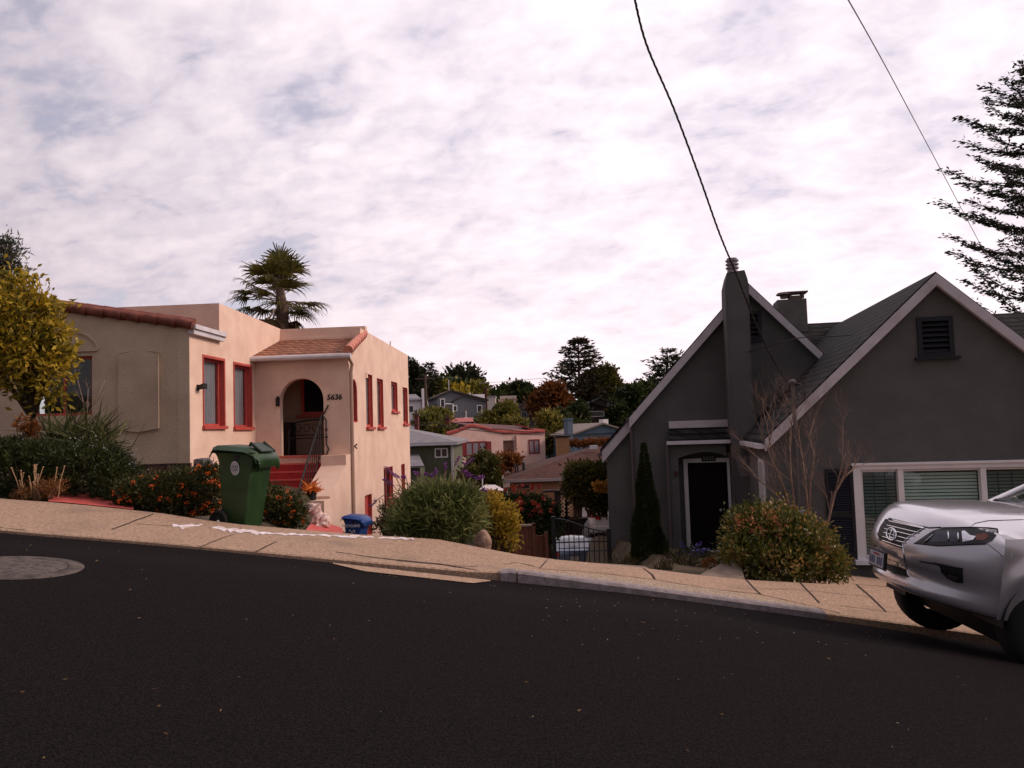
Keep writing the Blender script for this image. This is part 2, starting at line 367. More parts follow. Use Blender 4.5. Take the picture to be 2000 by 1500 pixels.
ys = [-400, -150, -60, -25, -8, 0, 6, 9.0, 9.88]+lin(9.92, 24, 40)+lin(25, 60, 24)+[66, 73, 80, 90, 100, 120, 150, 200, 250, 350, 500, 900, 1500, 3000]
m = MB(); m.grid([[Vector((x, y, g_z(x, y))) for x in xs] for y in ys])
tag(m.build('ground', DIRT, smooth='all', recalc=False, org=(0, 0, 0)), kind='structure')
rx = lin(-45, 45, 181); ry = [-6, -4, -2, 0, 2, 3.5, 4.5]+lin(5.2, 7.95, 12)
m = MB(); m.grid([[Vector((x, y, road_z(x, y)-.25*max(0, (-2-y)/4))) for x in rx] for y in ry])
tag(m.build('road', ASPHALT, smooth='all', recalc=False, org=(0, 0, ze(0))), kind='structure')
m = MB(); rows = [[Vector((x, 8.0, zf(x)-.20)) for x in rx], [Vector((x, 8.0, zf(x)-.012)) for x in rx], [Vector((x, 8.02, zf(x))) for x in rx]]
for y in lin(8.1, 9.9, 10): rows.append([Vector((x, y, sw_z(x, y))) for x in rx])
rows.append([Vector((x, 9.92, zb(x)-.02)) for x in rx]); rows.append([Vector((x, 9.93, zb(x)-.6)) for x in rx])
m.grid(rows); sidewalk = tag(m.build('sidewalk', CONC, recalc=False, org=(0, 9, zf(0))), kind='structure')
# gutter between asphalt and kerb
def strip(name, pts_lo, pts_hi, mt, parent=None, up=0):
    m = MB(); m.grid([pts_lo, pts_hi]); return m.build(name, mt, parent, recalc=False)
def ribbon(pts, w, rng=random.Random(3)):
    out = [[], []]
    for i, p in enumerate(pts):
        t = (pts[min(i+1, len(pts)-1)]-pts[max(i-1, 0)]); t.z = 0; t.normalize(); n = Vector((-t.y, t.x, 0)); k = w*rng.uniform(.5, 1.2)
        out[0].append(p+n*k); out[1].append(p-n*k)
    return out
def densify(pp, step=14, jit=0, rng=random.Random(5)):
    out = []
    for (a, b), (c, d) in zip(pp[:-1], pp[1:]):
        n = max(1, int(math.hypot(c-a, d-b)/step))
        for i in range(n): t = i/n; out.append((a+(c-a)*t+rng.uniform(-jit, jit), b+(d-b)*t+rng.uniform(-jit, jit)*.4))
    out.append(pp[-1]); return out
m = MB()
for pl, w in [([(218, 1034), (300, 1004)], .016), ([(262, 1023), (345, 1028)], .010), ([(392, 1068), (432, 1052), (460, 1043)], .008), ([(500, 1078), (540, 1058)], .010),
              ([(655, 1078), (780, 1096), (900, 1106), (960, 1107), (1010, 1098), (1055, 1110), (1070, 1092)], .010), ([(720, 1088), (860, 1102), (955, 1118)], .014),
              ([(1050, 1111), (1160, 1118), (1275, 1132), (1400, 1152), (1480, 1160), (1560, 1178), (1640, 1198)], .009), ([(1256, 1110), (1272, 1122), (1279, 1132)], .012),
              ([(1456, 1131), (1486, 1162)], .013), ([(1562, 1138), (1600, 1178)], .012), ([(1672, 1142), (1700, 1165), (1731, 1196)], .012), ([(1486, 1150), (1560, 1152), (1700, 1166)], .006),
              ([(1665, 1141), (1760, 1149)], .016), ([(1640, 1183), (1740, 1196), (1830, 1208)], .006), ([(0, 1031), (50, 1036)], .01), ([(120, 1056), (360, 1074)], .008)]:
    m.grid(ribbon([swp(a, b) for a, b in densify(pl, 16, .9)], w))
m.build('crack', DARKCRACK, sidewalk, recalc=False)
m = MB(); lo = []; hi = []
rr = random.Random(8)
for a, b in densify([(337, 1028), (400, 1027), (450, 1035), (520, 1042), (600, 1045), (700, 1048), (808, 1053)], 6):
    k = 1.0 if a < 520 else .55
    lo.append(swp(a, b+rr.uniform(.5, 6.5)*k, .005)); hi.append(swp(a, b-rr.uniform(.2, 4.5)*k, .005))
m.grid([lo, hi]); m.build('paint_line', WHITEPAINT, sidewalk, recalc=False)
# pebbly strip behind the grey kerb
m = MB(); lo = []; hi = []
for x in lin(.15, 3.15, 40):
    k = .03+.42*math.sin(min(1, (x-.1)/.9)*math.pi/2)*(1 if x < 2.2 else max(.05, 1-(x-2.2)/1.0))
    lo.append(Vector((x, 8.10, sw_z(x, 8.10)+.004))); hi.append(Vector((x, 8.10+k+.15, sw_z(x, 8.25+k)+.004)))
m.grid([lo, hi]); m.build('pebbly_strip', CONC2, sidewalk, recalc=False)
# grey painted kerb (two lengths with a joint)
k0 = at(978, 1118, 8).x; k1 = at(1008, 1118, 8).x; k2 = at(1609, 1200, 8).x
for i, (a, b) in enumerate(((k0, k1), (k1+.015, k2))):
    m = MB(); xs_ = lin(a, b, 4 if i == 0 else 50); prof = [(7.945, -.2), (7.945, .0), (7.965, .022), (8.00, .028), (8.085, .022), (8.10, .0), (8.10, -.1)]
    m.grid([[Vector((x, y, zf(x)+dz)) for x in xs_] for y, dz in prof]); o = m.build('kerb', KERBGREY, smooth=True, recalc=False)
    tag(o, kind='structure')
m = MB(); lo = []; hi = []
for a in lin(650, 958, 30):
    t = (a-650)/308; e_ = 1099+t*34+2.0; hi.append(rdp(a, e_, .010)); lo.append(rdp(a, e_+1.5+8*min(1, t*5)*min(1, (1-t)*9), .010))
m.grid([lo, hi]); tag(m.build('gutter', CONC, recalc=False), kind='structure')
# manhole collar
c = rdp(34, 1108); m = MB(); n = 40
ring = lambda r, up: [Vector((c.x+r*math.cos(2*math.pi*i/n), c.y+r*math.sin(2*math.pi*i/n), road_z(c.x+r*math.cos(2*math.pi*i/n), c.y+r*math.sin(2*math.pi*i/n))+up)) for i in range(n+1)]
mh = thing('manhole', 'round worn manhole in the road at the left, with a rough concrete collar', 'manhole', c)
m.grid([ring(.40, .001), ring(.39, .006), ring(.31, .008), ring(.30, .004)]); m.build('collar', mat('old_collar', (.05, .04, .036), .95, (.12, .095, .082), 12, bump=.8, bscale=30), mh, recalc=False)
m = MB(); m.grid([ring(.298, .006), ring(.15, .011), ring(.001, .011)]); m.build('cover', mat('cast_cover', (.05, .04, .036), .85, (.13, .105, .09), 22, bump=1, bscale=45), mh, recalc=False)
# driveway, front path, side path
def sheet(name, x0f, x1f, y0, y1, n, mt, up=.03):
    m = MB(); P = []
    for y in lin(y0, y1, n):
        a, b = x0f(y), x1f(y); P.append([Vector((x, y, g_z(x, y)+up)) for x in lin(a, b, 7)])
    m.grid(P); return tag(m.build(name, mt, recalc=False), kind='structure')
sheet('driveway', lambda y: -.3, lambda y: 1.7, 9.94, 31, 50, mat('old_concrete', (.16, .12, .10), .95, (.25, .19, .15), 8, bump=.5))
m = MB(); lo = []; hi = []
for px in lin(96, 262, 12):
    p = at(px, 978+(px-96)*.105, 9.96); q = Vector((p.x*1.10, 11.0, zb(p.x)+.07)); lo.append(Vector((p.x, 9.94, zb(p.x)+.004))); hi.append(q)
m.grid([lo, hi]); tag(m.build('path', REDPATH, recalc=False), kind='structure')
# litter on the road
P = []; rr = np.random.default_rng(11)
for i in range(150):
    px, py = rr.uniform(0, 2000), 1060+rr.random()**2.2*430
    if rr.random() < .35: px = rr.uniform(1050, 1750); py = 1130+(px-1050)*.125+rr.random()**1.5*70+18
    p = rdp(px, max(py, 1056+px*.092), .006); P.append(list(p))
P = np.array(P); D = rr.normal(size=P.shape); D[:, 2] = .15
leafobj('leaf_litter', P, D, .019, .35, leafmat('litter', [(.20, .11, .05), (.42, .26, .10), (.50, .40, .30)]), None, kind='stuff')
# ---------------------------------------------------------------- generic building bits
def window(F, par, r, fm, depth=.12, fw=.05, gm=GLASS, curtain=None, sill=None, muntin=(), name='window', blinds=None):
    s0, s1, z0, z1 = r; m = MB(); e = .002
    outer = [(s0+e, z0+e), (s1-e, z0+e), (s1-e, z1-e), (s0+e, z1-e)]; inner = [(s0+fw, z0+fw), (s1-fw, z0+fw), (s1-fw, z1-fw), (s0+fw, z1-fw)]
    m.wall(F, outer, [inner], depth-.03, depth+.04)
    for k, t in muntin:
        if k == 'v': x = s0+(s1-s0)*t; m.box(F, x-fw*.35, x+fw*.35, z0+fw, z1-fw, depth-.02, depth+.035)
        else: x = z0+(z1-z0)*t; m.box(F, s0+fw, s1-fw, x-fw*.35, x+fw*.35, depth-.02, depth+.035)
    w = m.build(name, fm, par)
    m = MB(); m.box(F, s0+fw, s1-fw, z0+fw, z1-fw, depth+.005, depth+.011); m.build('pane', gm, w)
    m = MB(); m.box(F, s0+e, s1-e, z0+e, z1-e, depth+.30, depth+.32); m.build('dark_room', VOID, w)
    if curtain is not None:
        m = MB(); n = 60; P = []
        for z in (z0+.02, z1-.02): P.append([F.pt(s0+.01+(s1-s0-.02)*i/n, z, depth+.045+.016*math.sin(i*.9)+.006*math.sin(i*2.3)) for i in range(n+1) if True])
        m.grid(P); m.build('curtain', curtain, w, smooth='all', recalc=False)
    if blinds is not None:
        m = MB(); z = z0+fw
        while z < z1-fw:
            m.hexa([F.pt(s0+fw*.6, z, depth+.04), F.pt(s1-fw*.6, z, depth+.04), F.pt(s1-fw*.6, z+.016, depth+.075), F.pt(s0+fw*.6, z+.016, depth+.075)], [F.pt(s0+fw*.6, z+.003, depth+.04), F.pt(s1-fw*.6, z+.003, depth+.04), F.pt(s1-fw*.6, z+.019, depth+.075), F.pt(s0+fw*.6, z+.019, depth+.075)]); z += .045
        m.build('blind', blinds, w)
    if sill is not None:
        m = MB(); m.box(F, s0-.06, s1+.06, z0-.07, z0-.002, -.07, depth+.02); m.build('sill', sill, w)
    return w
def rectpoly(r): s0, s1, z0, z1 = r; return [(s0, z0), (s1, z0), (s1, z1), (s0, z1)]
def text(name, body, F, s, z, d, size, mt, par, ext=.008, shear=0):
    cu = bpy.data.curves.new(name, 'FONT'); cu.body = body; cu.size = size; cu.extrude = ext; cu.shear = shear; cu.align_x = 'CENTER'; cu.align_y = 'CENTER'; cu.offset = size*.012
    o = bpy.data.objects.new('tmp', cu); C.objects.link(o); dg = bpy.context.evaluated_depsgraph_get(); me = bpy.data.meshes.new_from_object(o.evaluated_get(dg)); bpy.data.objects.remove(o)
    M4 = Matrix.Identity(4)
    for i in range(3): M4[i][0] = F.u[i]; M4[i][1] = (0, 0, 1)[i]; M4[i][2] = -F.w[i]
    M4.translation = F.pt(s, z, d); me.transform(M4); me.materials.clear(); me.name = name
    return link(name, me, mt, par)
def dirpt(a, b, t): return a+(b-a)*t
# ================================================================ LEFT HOUSE (cream, 5636)
kL = .054; uL = nrm(1, -kL); nL = nrm(kL, 1)
A = at(371, 800, 15.5); L0 = Frame(A, uL, nL); SW = Frame(A, nL, -uL)
house = thing('stucco_house', 'cream stucco house with red window trim and an arched porch numbered 5636', 'house', (A.x, A.y, -1.4))
ZB = -1.4
# --- front wing
zA = L0.z(371, 641); sl = (L0.z(90, 603)-zA)/(-L0.s(90, 603)); sR = -4.4
win0 = L0.rect(62, 697, 180, 812); pan = L0.rect(235, 690, 312, 838)
outer = [(sR*2, ZB), (-.2505, ZB), (-.2505, zA+sl*.25), (sR, zA-sl*sR), (sR*2, zA)]
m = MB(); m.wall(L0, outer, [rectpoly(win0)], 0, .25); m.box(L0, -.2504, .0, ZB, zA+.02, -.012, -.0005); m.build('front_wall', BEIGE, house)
window(L0, house, win0, REDTRIM, .10, .055, GLASSD, None, None, [('v', .5)])
# raised panel with pointed top and bottom, and a blind arch moulding over the window
s0, s1, z0, z1 = pan; mid = (s0+s1)/2
pp = [(s0, z0), (mid, z0-.05), (s1, z0), (s1, z1), (mid, z1+.05), (s0, z1)]
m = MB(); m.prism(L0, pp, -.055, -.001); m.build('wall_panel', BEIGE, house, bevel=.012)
m = MB(); ac = (win0[0]+win0[1])/2; ar = (win0[1]-win0[0])/2+.12; az = win0[3]+.12
arc = [L0.pt(ac+ar*math.cos(t), az+ar*.55*math.sin(t), -.01) for t in lin(0, math.pi, 20)]
m.tube(arc, .03, 5); m.box(L0, win0[0]-.12, win0[1]+.12, az-.03, az+.02, -.04, -.001); m.build('arch_moulding', BEIGE, house)
m = MB(); zst = L0.z(330, 905); m.box(L0, sR*2, .03, ZB, zst, -.06, -.003); m.build('stone_base', STONE, house)
# rake of barrel tiles
m = MB(); L = -sR; n = 12
for i in range(n+2):
    a = .12-i*L*1.02/n; b = a-L/n*1.12
    f = lambda s, dz=0, d=-.06: L0.pt(s, zA-sl*s+.07+dz, d)
    m.tube([f(a), f(b, .03)], [.105, .085], 10)
    m.tube([f(a-.1, .05, .14), f(b-.1, .085, .14)], [.11, .085], 10)
m.build('rake_tiles', TILE, house, smooth=True)
m = MB(); m.slab([L0.pt(.06, zA-.02, -.03), L0.pt(sR, zA-sl*sR-.02, -.03), L0.pt(sR, zA-sl*sR-.02, 1.6), L0.pt(.06, zA-.02, 1.6)], (0, 0, .05)); m.slab([L0.pt(sR, zA-sl*sR-.02, -.03), L0.pt(sR*2, zA-.02, -.03), L0.pt(sR*2, zA-.02, 1.6), L0.pt(sR, zA-sl*sR-.02, 1.6)], (0, 0, .05)); m.build('front_roof', REDSH, house)
# --- side wall facing right
sP = SW.s(500, 850); sV = SW.s(548, 700); sU = SW.s(428, 620)
zU = SW.z(425, 591); zV = SW.z(548, 643); zF = SW.z(430, 662)
w1 = SW.rect(397, 701, 437, 832); w2 = SW.rect(457, 714, 490, 834)
outer = [(.0, -2.0), (sV+.25, -2.0), (sV+.25, zV), (sU, zU), (sU, zF), (0.0, zA-.03)]
m = MB(); m.wall(SW, outer, [rectpoly(w1), rectpoly(w2)], 0, .25); m.build('side_wall', STUCCO, house)
for w in (w1, w2):
    window(SW, house, w, REDTRIM, .13, .05, GLASS, CURT, REDTRIM)
    m = MB(); s0, s1, z0, z1 = w; m.wall(SW, [(s0-.03, z0-.01), (s1+.05, z0-.01), (s1+.05, z1+.05), (s0-.03, z1+.05)], [[(s0+.002, z0+.002), (s1-.004, z0+.002), (s1-.004, z1-.004), (s0+.002, z1-.004)]], -.02, .12); m.build('window_casing', REDTRIM, house)
m = MB(); m.box(SW, -.05, sU+.02, zA-.12, zA+.03, -.12, -.002); m.box(SW, -.08, sU+.02, zA-.02, zA+.07, -.17, -.121); m.build('fascia', METW, house)
# parapet body set behind the tiled front
U = SW.O+nL*sU; FU = Frame(U, uL, nL)
m = MB(); m.box(FU, -7.5, -.251, zF-.5, zU, 0, .25); m.build('parapet_wall', STUCCO, house)
m = MB(); m.box(FU, -7.5, -.3, zF-.1, zF, .26, 3.9); m.build('flat_roof', mat('roof_felt', (.2, .17, .15), .95), house)
# --- porch
Pp = SW.O+nL*sP; FP = Frame(Pp, uL, nL); sC = FP.s(683, 850)
zE = FP.z(590, 700); zfl = FP.z(590, 890)
ax0 = FP.s(547, 850); ax1 = FP.s(633, 850); ar = (ax1-ax0)/2; amx = (ax0+ax1)/2; azc = FP.z(590, 739)-ar
hole = [(ax0, zfl+.003), (ax1, zfl+.003), (ax1, azc)]+[(amx+ar*math.cos(t), azc+ar*math.sin(t)) for t in lin(.12, math.pi-.12, 22)]+[(ax0, azc)]
m = MB(); m.wall(FP, [(.002, -3.2), (sC, -3.2), (sC, zE), (.002, zE)], [hole], 0, .22); m.build('porch_wall', STUCCO, house)
FC = Frame(FP.pt(sC, 0), nL, -uL)      # side of the porch block and rear wing
zQ1 = FC.z(704, 641); zQ2 = FC.z(799, 695); sQ = FC.s(800, 850); sQV = FC.s(704, 670)
aw = FC.rect(686, 740, 698, 825); amr = (aw[1]-aw[0])/2; amc = (aw[0]+aw[1])/2; awz = aw[3]-amr*1.15
awh = [(aw[0], aw[2]), (aw[1], aw[2]), (aw[1], awz)]+[(amc+amr*math.cos(t), awz+amr*1.15*math.sin(t)) for t in lin(.15, math.pi-.15, 14)]+[(aw[0], awz)]
wr = [FC.rect(715, 731, 728, 834), FC.rect(737, 740, 749, 834), FC.rect(764.5, 746, 776.5, 803), FC.rect(787, 757, 796.5, 827), FC.rect(750, 912, 768, 990), FC.rect(784, 906, 791, 960)]
dr = FC.rect(713, 966, 727, 1048)
outer = [(.222, -5), (sQ, -5), (sQ, zQ2), (sQV, zQ1), (sQV, FC.z(704, 668)), (.222, zE)]
m = MB(); m.wall(FC, outer, [awh]+[rectpoly(r) for r in wr]+[rectpoly(dr)], 0, .2); m.build('rear_side_wall', STUCCO, house)
m = MB(); s0, s1, z0, z1 = aw; m.wall(FC, [(a*1.0, b) for a, b in [(s0-.0, z0), (s1, z0), (s1, awz)]+[(amc+amr*math.cos(t), awz+amr*1.15*math.sin(t)) for t in lin(.15, math.pi-.15, 14)]+[(s0, awz)]], [[(s0+.03, z0+.03), (s1-.03, z0+.03), (s1-.03, awz)]+[(amc+(amr-.03)*math.cos(t), awz+(amr*1.15-.03)*math.sin(t)) for t in lin(.15, math.pi-.15, 14)]+[(s0+.03, awz)]], .01, .19); m.build('arched_opening_lining', REDTRIM, house)
for i, r in enumerate(wr):
    window(FC, house, r, REDTRIM, .10, .07, GLASS if i != 4 else GLASSD, CURT if i != 4 else None, REDTRIM, [('v', .5)] if i == 4 else [])
    m = MB(); s0, s1, z0, z1 = r; m.box(FC, s1-.014, s1-.002, z0+.005, z1-.005, .002, .065); m.box(FC, s0+.002, s1-.015, z1-.014, z1-.002, .002, .065); m.build('window_reveal', REDTRIM, house)
m = MB(); s0, s1, z0, z1 = dr; m.box(FC, s0+.003, s1-.003, z0, z1-.003, .10, .15); m.box(FC, s1-.02, s1-.003, z0, z1-.003, .0, .099)
d_ = m.build('basement_door', REDTRIM, house)
m = MB(); m.ball(FC.pt(s0+.12, (z0+z1)/2-.1, .08), (.03, .03, .03)); m.build('handle', BLACK, d_)
# front parapet above the porch, pent roof
Vp = SW.O+nL*sV; FV = Frame(Vp, uL, nL); sVC = (FC.pt(sQV, 0)-FV.O).dot(uL); dV = 0
zVa, zVb = FV.z(550, 643), FV.z(702, 637)
m = MB(); m.prism(FV, [(.002, zE-.4), (sVC-.202, zE-.4), (sVC-.202, zVb), (.002, zVa)], 0, .2); m.box(FV, sVC-.2, sVC-.002, zE-.4, zVb, .0, .2); m.build('porch_parapet', STUCCO, house)
m = MB(); ta, tb = FV.z(560, 668), FV.z(690, 664)
e0, e1 = FP.pt(0.003, zE+.02, -.22), FP.pt(sC+.08, zE+.02, -.22); t0, t1 = FV.pt(.003, ta, -.01), FV.pt(sVC-.05, tb, -.01)
m.slab([e0, e1, t1, t0], (0, 0, .05)); m.build('pent_roof', REDSH, house)
m = MB(); m.box(FV, .003, sVC-.1, tb+.03, tb+.10, -.05, -.003); m.build('flashing', STUCCO, house)
m = MB()
for i in range(9):
    a = dirpt(e1+Vector((-.02, 0, .12)), t1+Vector((.0, 0, .14)), i/8.6); b = dirpt(e1+Vector((-.02, 0, .12)), t1+Vector((0, 0, .14)), (i+1.15)/8.6)
    m.tube([a, b+Vector((0, 0, .02))], [.12, .10], 10)
m.build('ridge_tiles', TILE2, house, smooth=True)
m = MB(); m.tube([e0+Vector((0, -.04, -.02)), e1+Vector((.05, -.04, -.02))], .065, 8); m.box(FP, 0.003, sC+.1, zE-.03, zE+.05, -.26, -.20); gut = m.build('gutter', METW, house)
m = MB(); q = FC.pt(.10, zE-.05, -.09); m.tube([FP.pt(sC+.06, zE-.03, -.2), FC.pt(.05, zE-.18, -.08), FC.pt(.06, zE-.35, -.05), FC.pt(.06, -5, -.05)], .042, 8); m.build('downspout', mat('pipe_paint', (.42, .28, .22), .6), house)
m = MB(); m.tube([FC.pt(.06, -.25, -.16), FC.pt(.06, -.30, -.10), FC.pt(.06, -.36, -.16)], .02, 6); m.build('hose_hook', BLACK, house)
# porch interior
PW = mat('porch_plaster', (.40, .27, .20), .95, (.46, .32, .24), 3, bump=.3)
m = MB(); bk = 1.55; m.box(FP, -.2, sC-.02, zfl-.5, zE-.1, bk, bk+.1); m.build('porch_back_wall', PW, house)
m = MB(); m.box(FP, .02, sC-.21, zfl-.15, zfl, .0, bk); m.build('porch_floor', STEPRED, house)
m = MB(); m.box(FP, .0, sC-.02, zE-.12, zE-.02, .225, bk+.1); m.build('porch_ceiling', PW, house)
wb = FP.rect(595, 742, 640, 804, bk)
m = MB(); s0, s1, z0, z1 = wb; m.wall(FP, [(s0-.08, z0-.08), (s1+.1, z0-.08), (s1+.1, z1+.08), (s0-.08, z1+.08)], [[(s0, z0), (s1, z0), (s1, z1), (s0, z1)]], bk-.06, bk-.005); m.box(FP, s0-.2, s1+.15, z0-.14, z0-.082, bk-.12, bk-.005); w_ = m.build('porch_window', REDTRIM, house)
m = MB(); m.box(FP, s0, s1, z0, z1, bk-.03, bk-.02); m.build('pane', VOID, w_)
m = MB(); m.box(FP, s0-.9, s0-.25, zfl+.0, zfl+.85, bk-.4, bk-.01); tag(m.build('storage_chest', mat('dark_wood', (.03, .02, .018), .7), None), 'dark wooden storage chest against the back of the porch', 'chest')
text('house_number', '5636', FP, FP.s(653, 776), FP.z(653, 776), -.012, .19, BLACK, house, .008, .15)
m = MB(); p = (FP.s(545, 786), FP.z(545, 786)); m.box(FP, p[0]-.05, p[0]+.02, p[1]-.09, p[1]+.09, -.10, -.002); m.lathe(FP.pt(p[0]-.01, p[1]+.09, -.05), [(.06, 0), (.02, .06)], 8); m.build('porch_lamp', BLACK, house)
# steps, stair wall, railing
m = MB(); m2 = MB(); sx0 = FP.s(520, 900); NS = 9; RIS = .175; TR = .25
for k in range(1, NS+1):
    z = zfl-RIS*k
    m.box(FP, ax0-.55-.02*k, ax1+.02, z-.9 if k == NS else z-RIS-.01, z, -TR*k-.02, -.002 if k == 1 else -TR*(k-1)-.02)
    m2.box(FP, ax0-.55-.02*k, ax1+.02, z-.035, z+.004, -TR*k-.035, -TR*k-.0195)
m2.box(FP, ax0+.0, ax1-.0, zfl-.035, zfl+.004, -.035, -.001)
st = m.build('steps', STEPRED, house); m2.build('nosing', STEPEDGE, st)
yP = 1.75; zp = FP.z(620, 975, -yP); cx0, cx1 = ax1+.04, sC-.001
m = MB(); FS = Frame(FP.pt(cx1, 0), -nL, -uL)   # stair wall seen from its outer side, s toward the street
top = FP.z(660, 888)
m.prism(FS, [(.002, -4), (yP+.45, -4), (yP+.45, zp), (yP+.02, zp), (yP+.02, zp+.06), (.42, top-.24), (.42, top), (.002, top)], -.01, cx1-cx0); m.build('stair_wall', STUCCO, house)
m = MB()
def rail(t): return FP.pt(ax1-.04+.0*t, dirpt(zfl+1.0, zfl-1.35+.55, t), -.02-t*1.9)
pts = [rail(t) for t in lin(0, 1, 12)]
m.tube(pts, .022, 6)
for i in range(13):
    p = rail(i/12); q = Vector((p.x, p.y, dirpt(zfl+.05, zfl-1.55, i/12))); m.tube([p, q], .011, 5)
m.tube([Vector((p.x, p.y, p.z-.82)) for p in pts], .014, 5)
p = rail(0); m.tube([p+Vector((.17, -.03, .22)), p+Vector((.06, -.02, .02)), p, p+Vector((.10, 0, -.15)), p+Vector((.10, 0, -.75)), p+Vector((.16, -.02, -.85)), p+Vector((.09, 0, -1.0))], .018, 6)
m.ball(p+Vector((.10, 0, -.38)), (.035, .035, .035)); m.ball(p+Vector((.10, 0, -.56)), (.035, .035, .035))
m.build('stair_railing', BLACK, house, smooth=True)
m = MB(); p = SW.hit(386, 757); m.box(SW, p[0]-.05, p[0]+.05, p[1]-.06, p[1]+.06, -.02, -.002); m.hexa([SW.pt(p[0]-.09, p[1]+.08, -.16), SW.pt(p[0]+.09, p[1]+.08, -.16), SW.pt(p[0]+.09, p[1]-.03, -.16), SW.pt(p[0]-.09, p[1]-.03, -.16)], [SW.pt(p[0]-.04, p[1]+.04, -.02), SW.pt(p[0]+.04, p[1]+.04, -.02), SW.pt(p[0]+.04, p[1]-.04, -.02), SW.pt(p[0]-.04, p[1]-.04, -.02)]); m.build('wall_lamp', BLACK, house)
m = MB(); p = SW.hit(388, 908); m.prism(SW, [(p[0]-.22, p[1]-.12), (p[0]+.22, p[1]-.12), (p[0]+.22, p[1]+.05), (p[0]+.05, p[1]+.14), (p[0]-.22, p[1]+.12)], -.2, -.002); m.build('vent_hood', mat('hood_grey', (.13, .12, .14), .6), house)
m = MB(); p = FC.pt(FC.s(769, 690), zQ1-.5, .1); m.tube([p, p+Vector((0, 0, .62))], .02, 6); m.build('roof_pipe', METW, house)
m = MB(); m.box(FV, .1, sVC-.25, zE+.1, zE+.16, .21, 7.5); m.build('rear_roof', mat('roof_felt', (.2, .17, .15)), house)
m = MB(); m.box(FC, sQ-.2, sQ-.003, -5, zQ2-.02, .205, 4.5); m.build('rear_wall', STUCCO, house)
# --- bench on the porch
bp = FP.pt(FP.s(612, 870, .9), zfl, .9); bench = thing('porch_bench', 'black wrought iron bench with scrolled back inside the arched porch', 'bench', bp)
b = bp; W = .55
m = MB(); [m.tube([b+Vector((-W, y_, .42)), b+Vector((W, y_, .42))], .018, 5) for y_ in (-.25, -.17, -.09, -.01, .07, .15)]; m.build('seat', BLACK, bench)
m = MB(); m.tube([b+Vector((-W+i*W*2/12, .2+.06, .82+.07*math.sin(math.pi*i/12))) for i in range(13)], .02, 5); m.tube([b+Vector((-W, .22, .5)), b+Vector((W, .22, .5))], .015, 5)
for k in range(5):
    c_ = b+Vector((-W*.8+k*W*.4, .24, .67)); m.tube([c_+Vector((.1*math.cos(t)*(1-t/14), 0, .13*math.sin(t)*(1-t/14))) for t in lin(0, 7, 16)], .010, 4)
for s_ in (-W, W): m.tube([b+Vector((s_, .2, .42)), b+Vector((s_, .26, .84))], .02, 5)
m.build('backrest', BLACK, bench)
for s_ in (-W, W):
    for y_ in (-.25, .18): m = MB(); m.tube([b+Vector((s_, y_, .42)), b+Vector((s_*1.03, y_-.03 if y_ < 0 else y_+.03, .0))], .02, 5); m.build('leg', BLACK, bench)
    m = MB(); m.tube([b+Vector((s_, -.27, .42)), b+Vector((s_, -.3, .60)), b+Vector((s_, -.1, .66)), b+Vector((s_, .22, .64))], .02, 5); m.build('armrest', BLACK, bench)
# --- pot with orange plant on the stair pier
pot = FP.pt((cx0+cx1)/2-.02, zp, -yP-.25); pl = thing('potted_plant', 'dark pot of orange bromeliad-like leaves on top of the stair pier', 'potted plant', pot)
m = MB(); m.lathe(pot, [(.085, 0), (.11, .16), (.125, .19), (.115, .19)], 14); m.lathe(pot+Vector((0, 0, .19)), [(.112, -.03), (.001, -.03)], 14); m.build('pot', BLACK, pl, smooth=True)
rr = np.random.default_rng(4); n = 70; P = np.tile(np.array(list(pot+Vector((0, 0, .2)))), (n, 1))+rr.normal(size=(n, 3))*.035; D = rr.normal(size=(n, 3)); D[:, 2] = np.abs(D[:, 2])*.8+.1; D[:, 0] -= .1
leafobj('leaves', P, D, .26, .17, leafmat('orange_leaf', [(.25, .04, .015), (.65, .15, .02), (.85, .32, .08)]), pl, .8)
# --- lion statue
def blobmesh(name, balls, voxel, mt, label, cat, loc):
    m = MB()
    for c_, r_, *ro in balls: m.ball(c_, r_, 16, 12, ro[0] if ro else None)
    me = bpy.data.meshes.new('t'); me.from_pydata([tuple(v) for v in m.v], [], m.f); o = bpy.data.objects.new('t', me); C.objects.link(o)
    md = o.modifiers.new('r', 'REMESH'); md.mode = 'VOXEL'; md.voxel_size = voxel; sm = o.modifiers.new('s', 'SMOOTH'); sm.iterations = 2
    dg = bpy.context.evaluated_depsgraph_get(); me2 = bpy.data.meshes.new_from_object(o.evaluated_get(dg)); bpy.data.objects.remove(o)
    me2.polygons.foreach_set('use_smooth', [True]*len(me2.polygons)); me2.name = name
    me2.transform(Matrix.Translation(Vector(loc)))
    return tag(link(name, me2, mt), label, cat)
zl = at(618, 1031, 15.4); V3 = Vector
rr = random.Random(2)
balls = [(V3((0.0, 0, .03)), (.28, .17, .035)), (V3((.13, .02, .16)), (.14, .12, .13)), (V3((.02, .0, .22)), (.12, .115, .17)), (V3((-.03, -.02, .36)), (.125, .12, .13)),
         (V3((-.07, -.09, .38)), (.065, .065, .07)), (V3((-.10, -.14, .355)), (.038, .04, .032)), (V3((-.06, -.08, .10)), (.035, .04, .12)), (V3((.04, -.09, .10)), (.035, .04, .12)),
         (V3((-.09, -.14, .045)), (.05, .07, .032)), (V3((.03, -.15, .045)), (.05, .07, .032)), (V3((.17, -.09, .07)), (.09, .05, .05)), (V3((.2, .06, .12)), (.07, .06, .09)),
         (V3((-.11, -.04, .47)), (.03, .02, .035)), (V3((.03, -.05, .47)), (.03, .02, .035))]
for i in range(26):
    a = rr.uniform(0, 6.28); q = rr.uniform(-.5, 1); balls.append((V3((-.03+.115*math.cos(a), -.02+.10*math.sin(a)*.9, .35+.11*q)), (.035, .035, .045)))
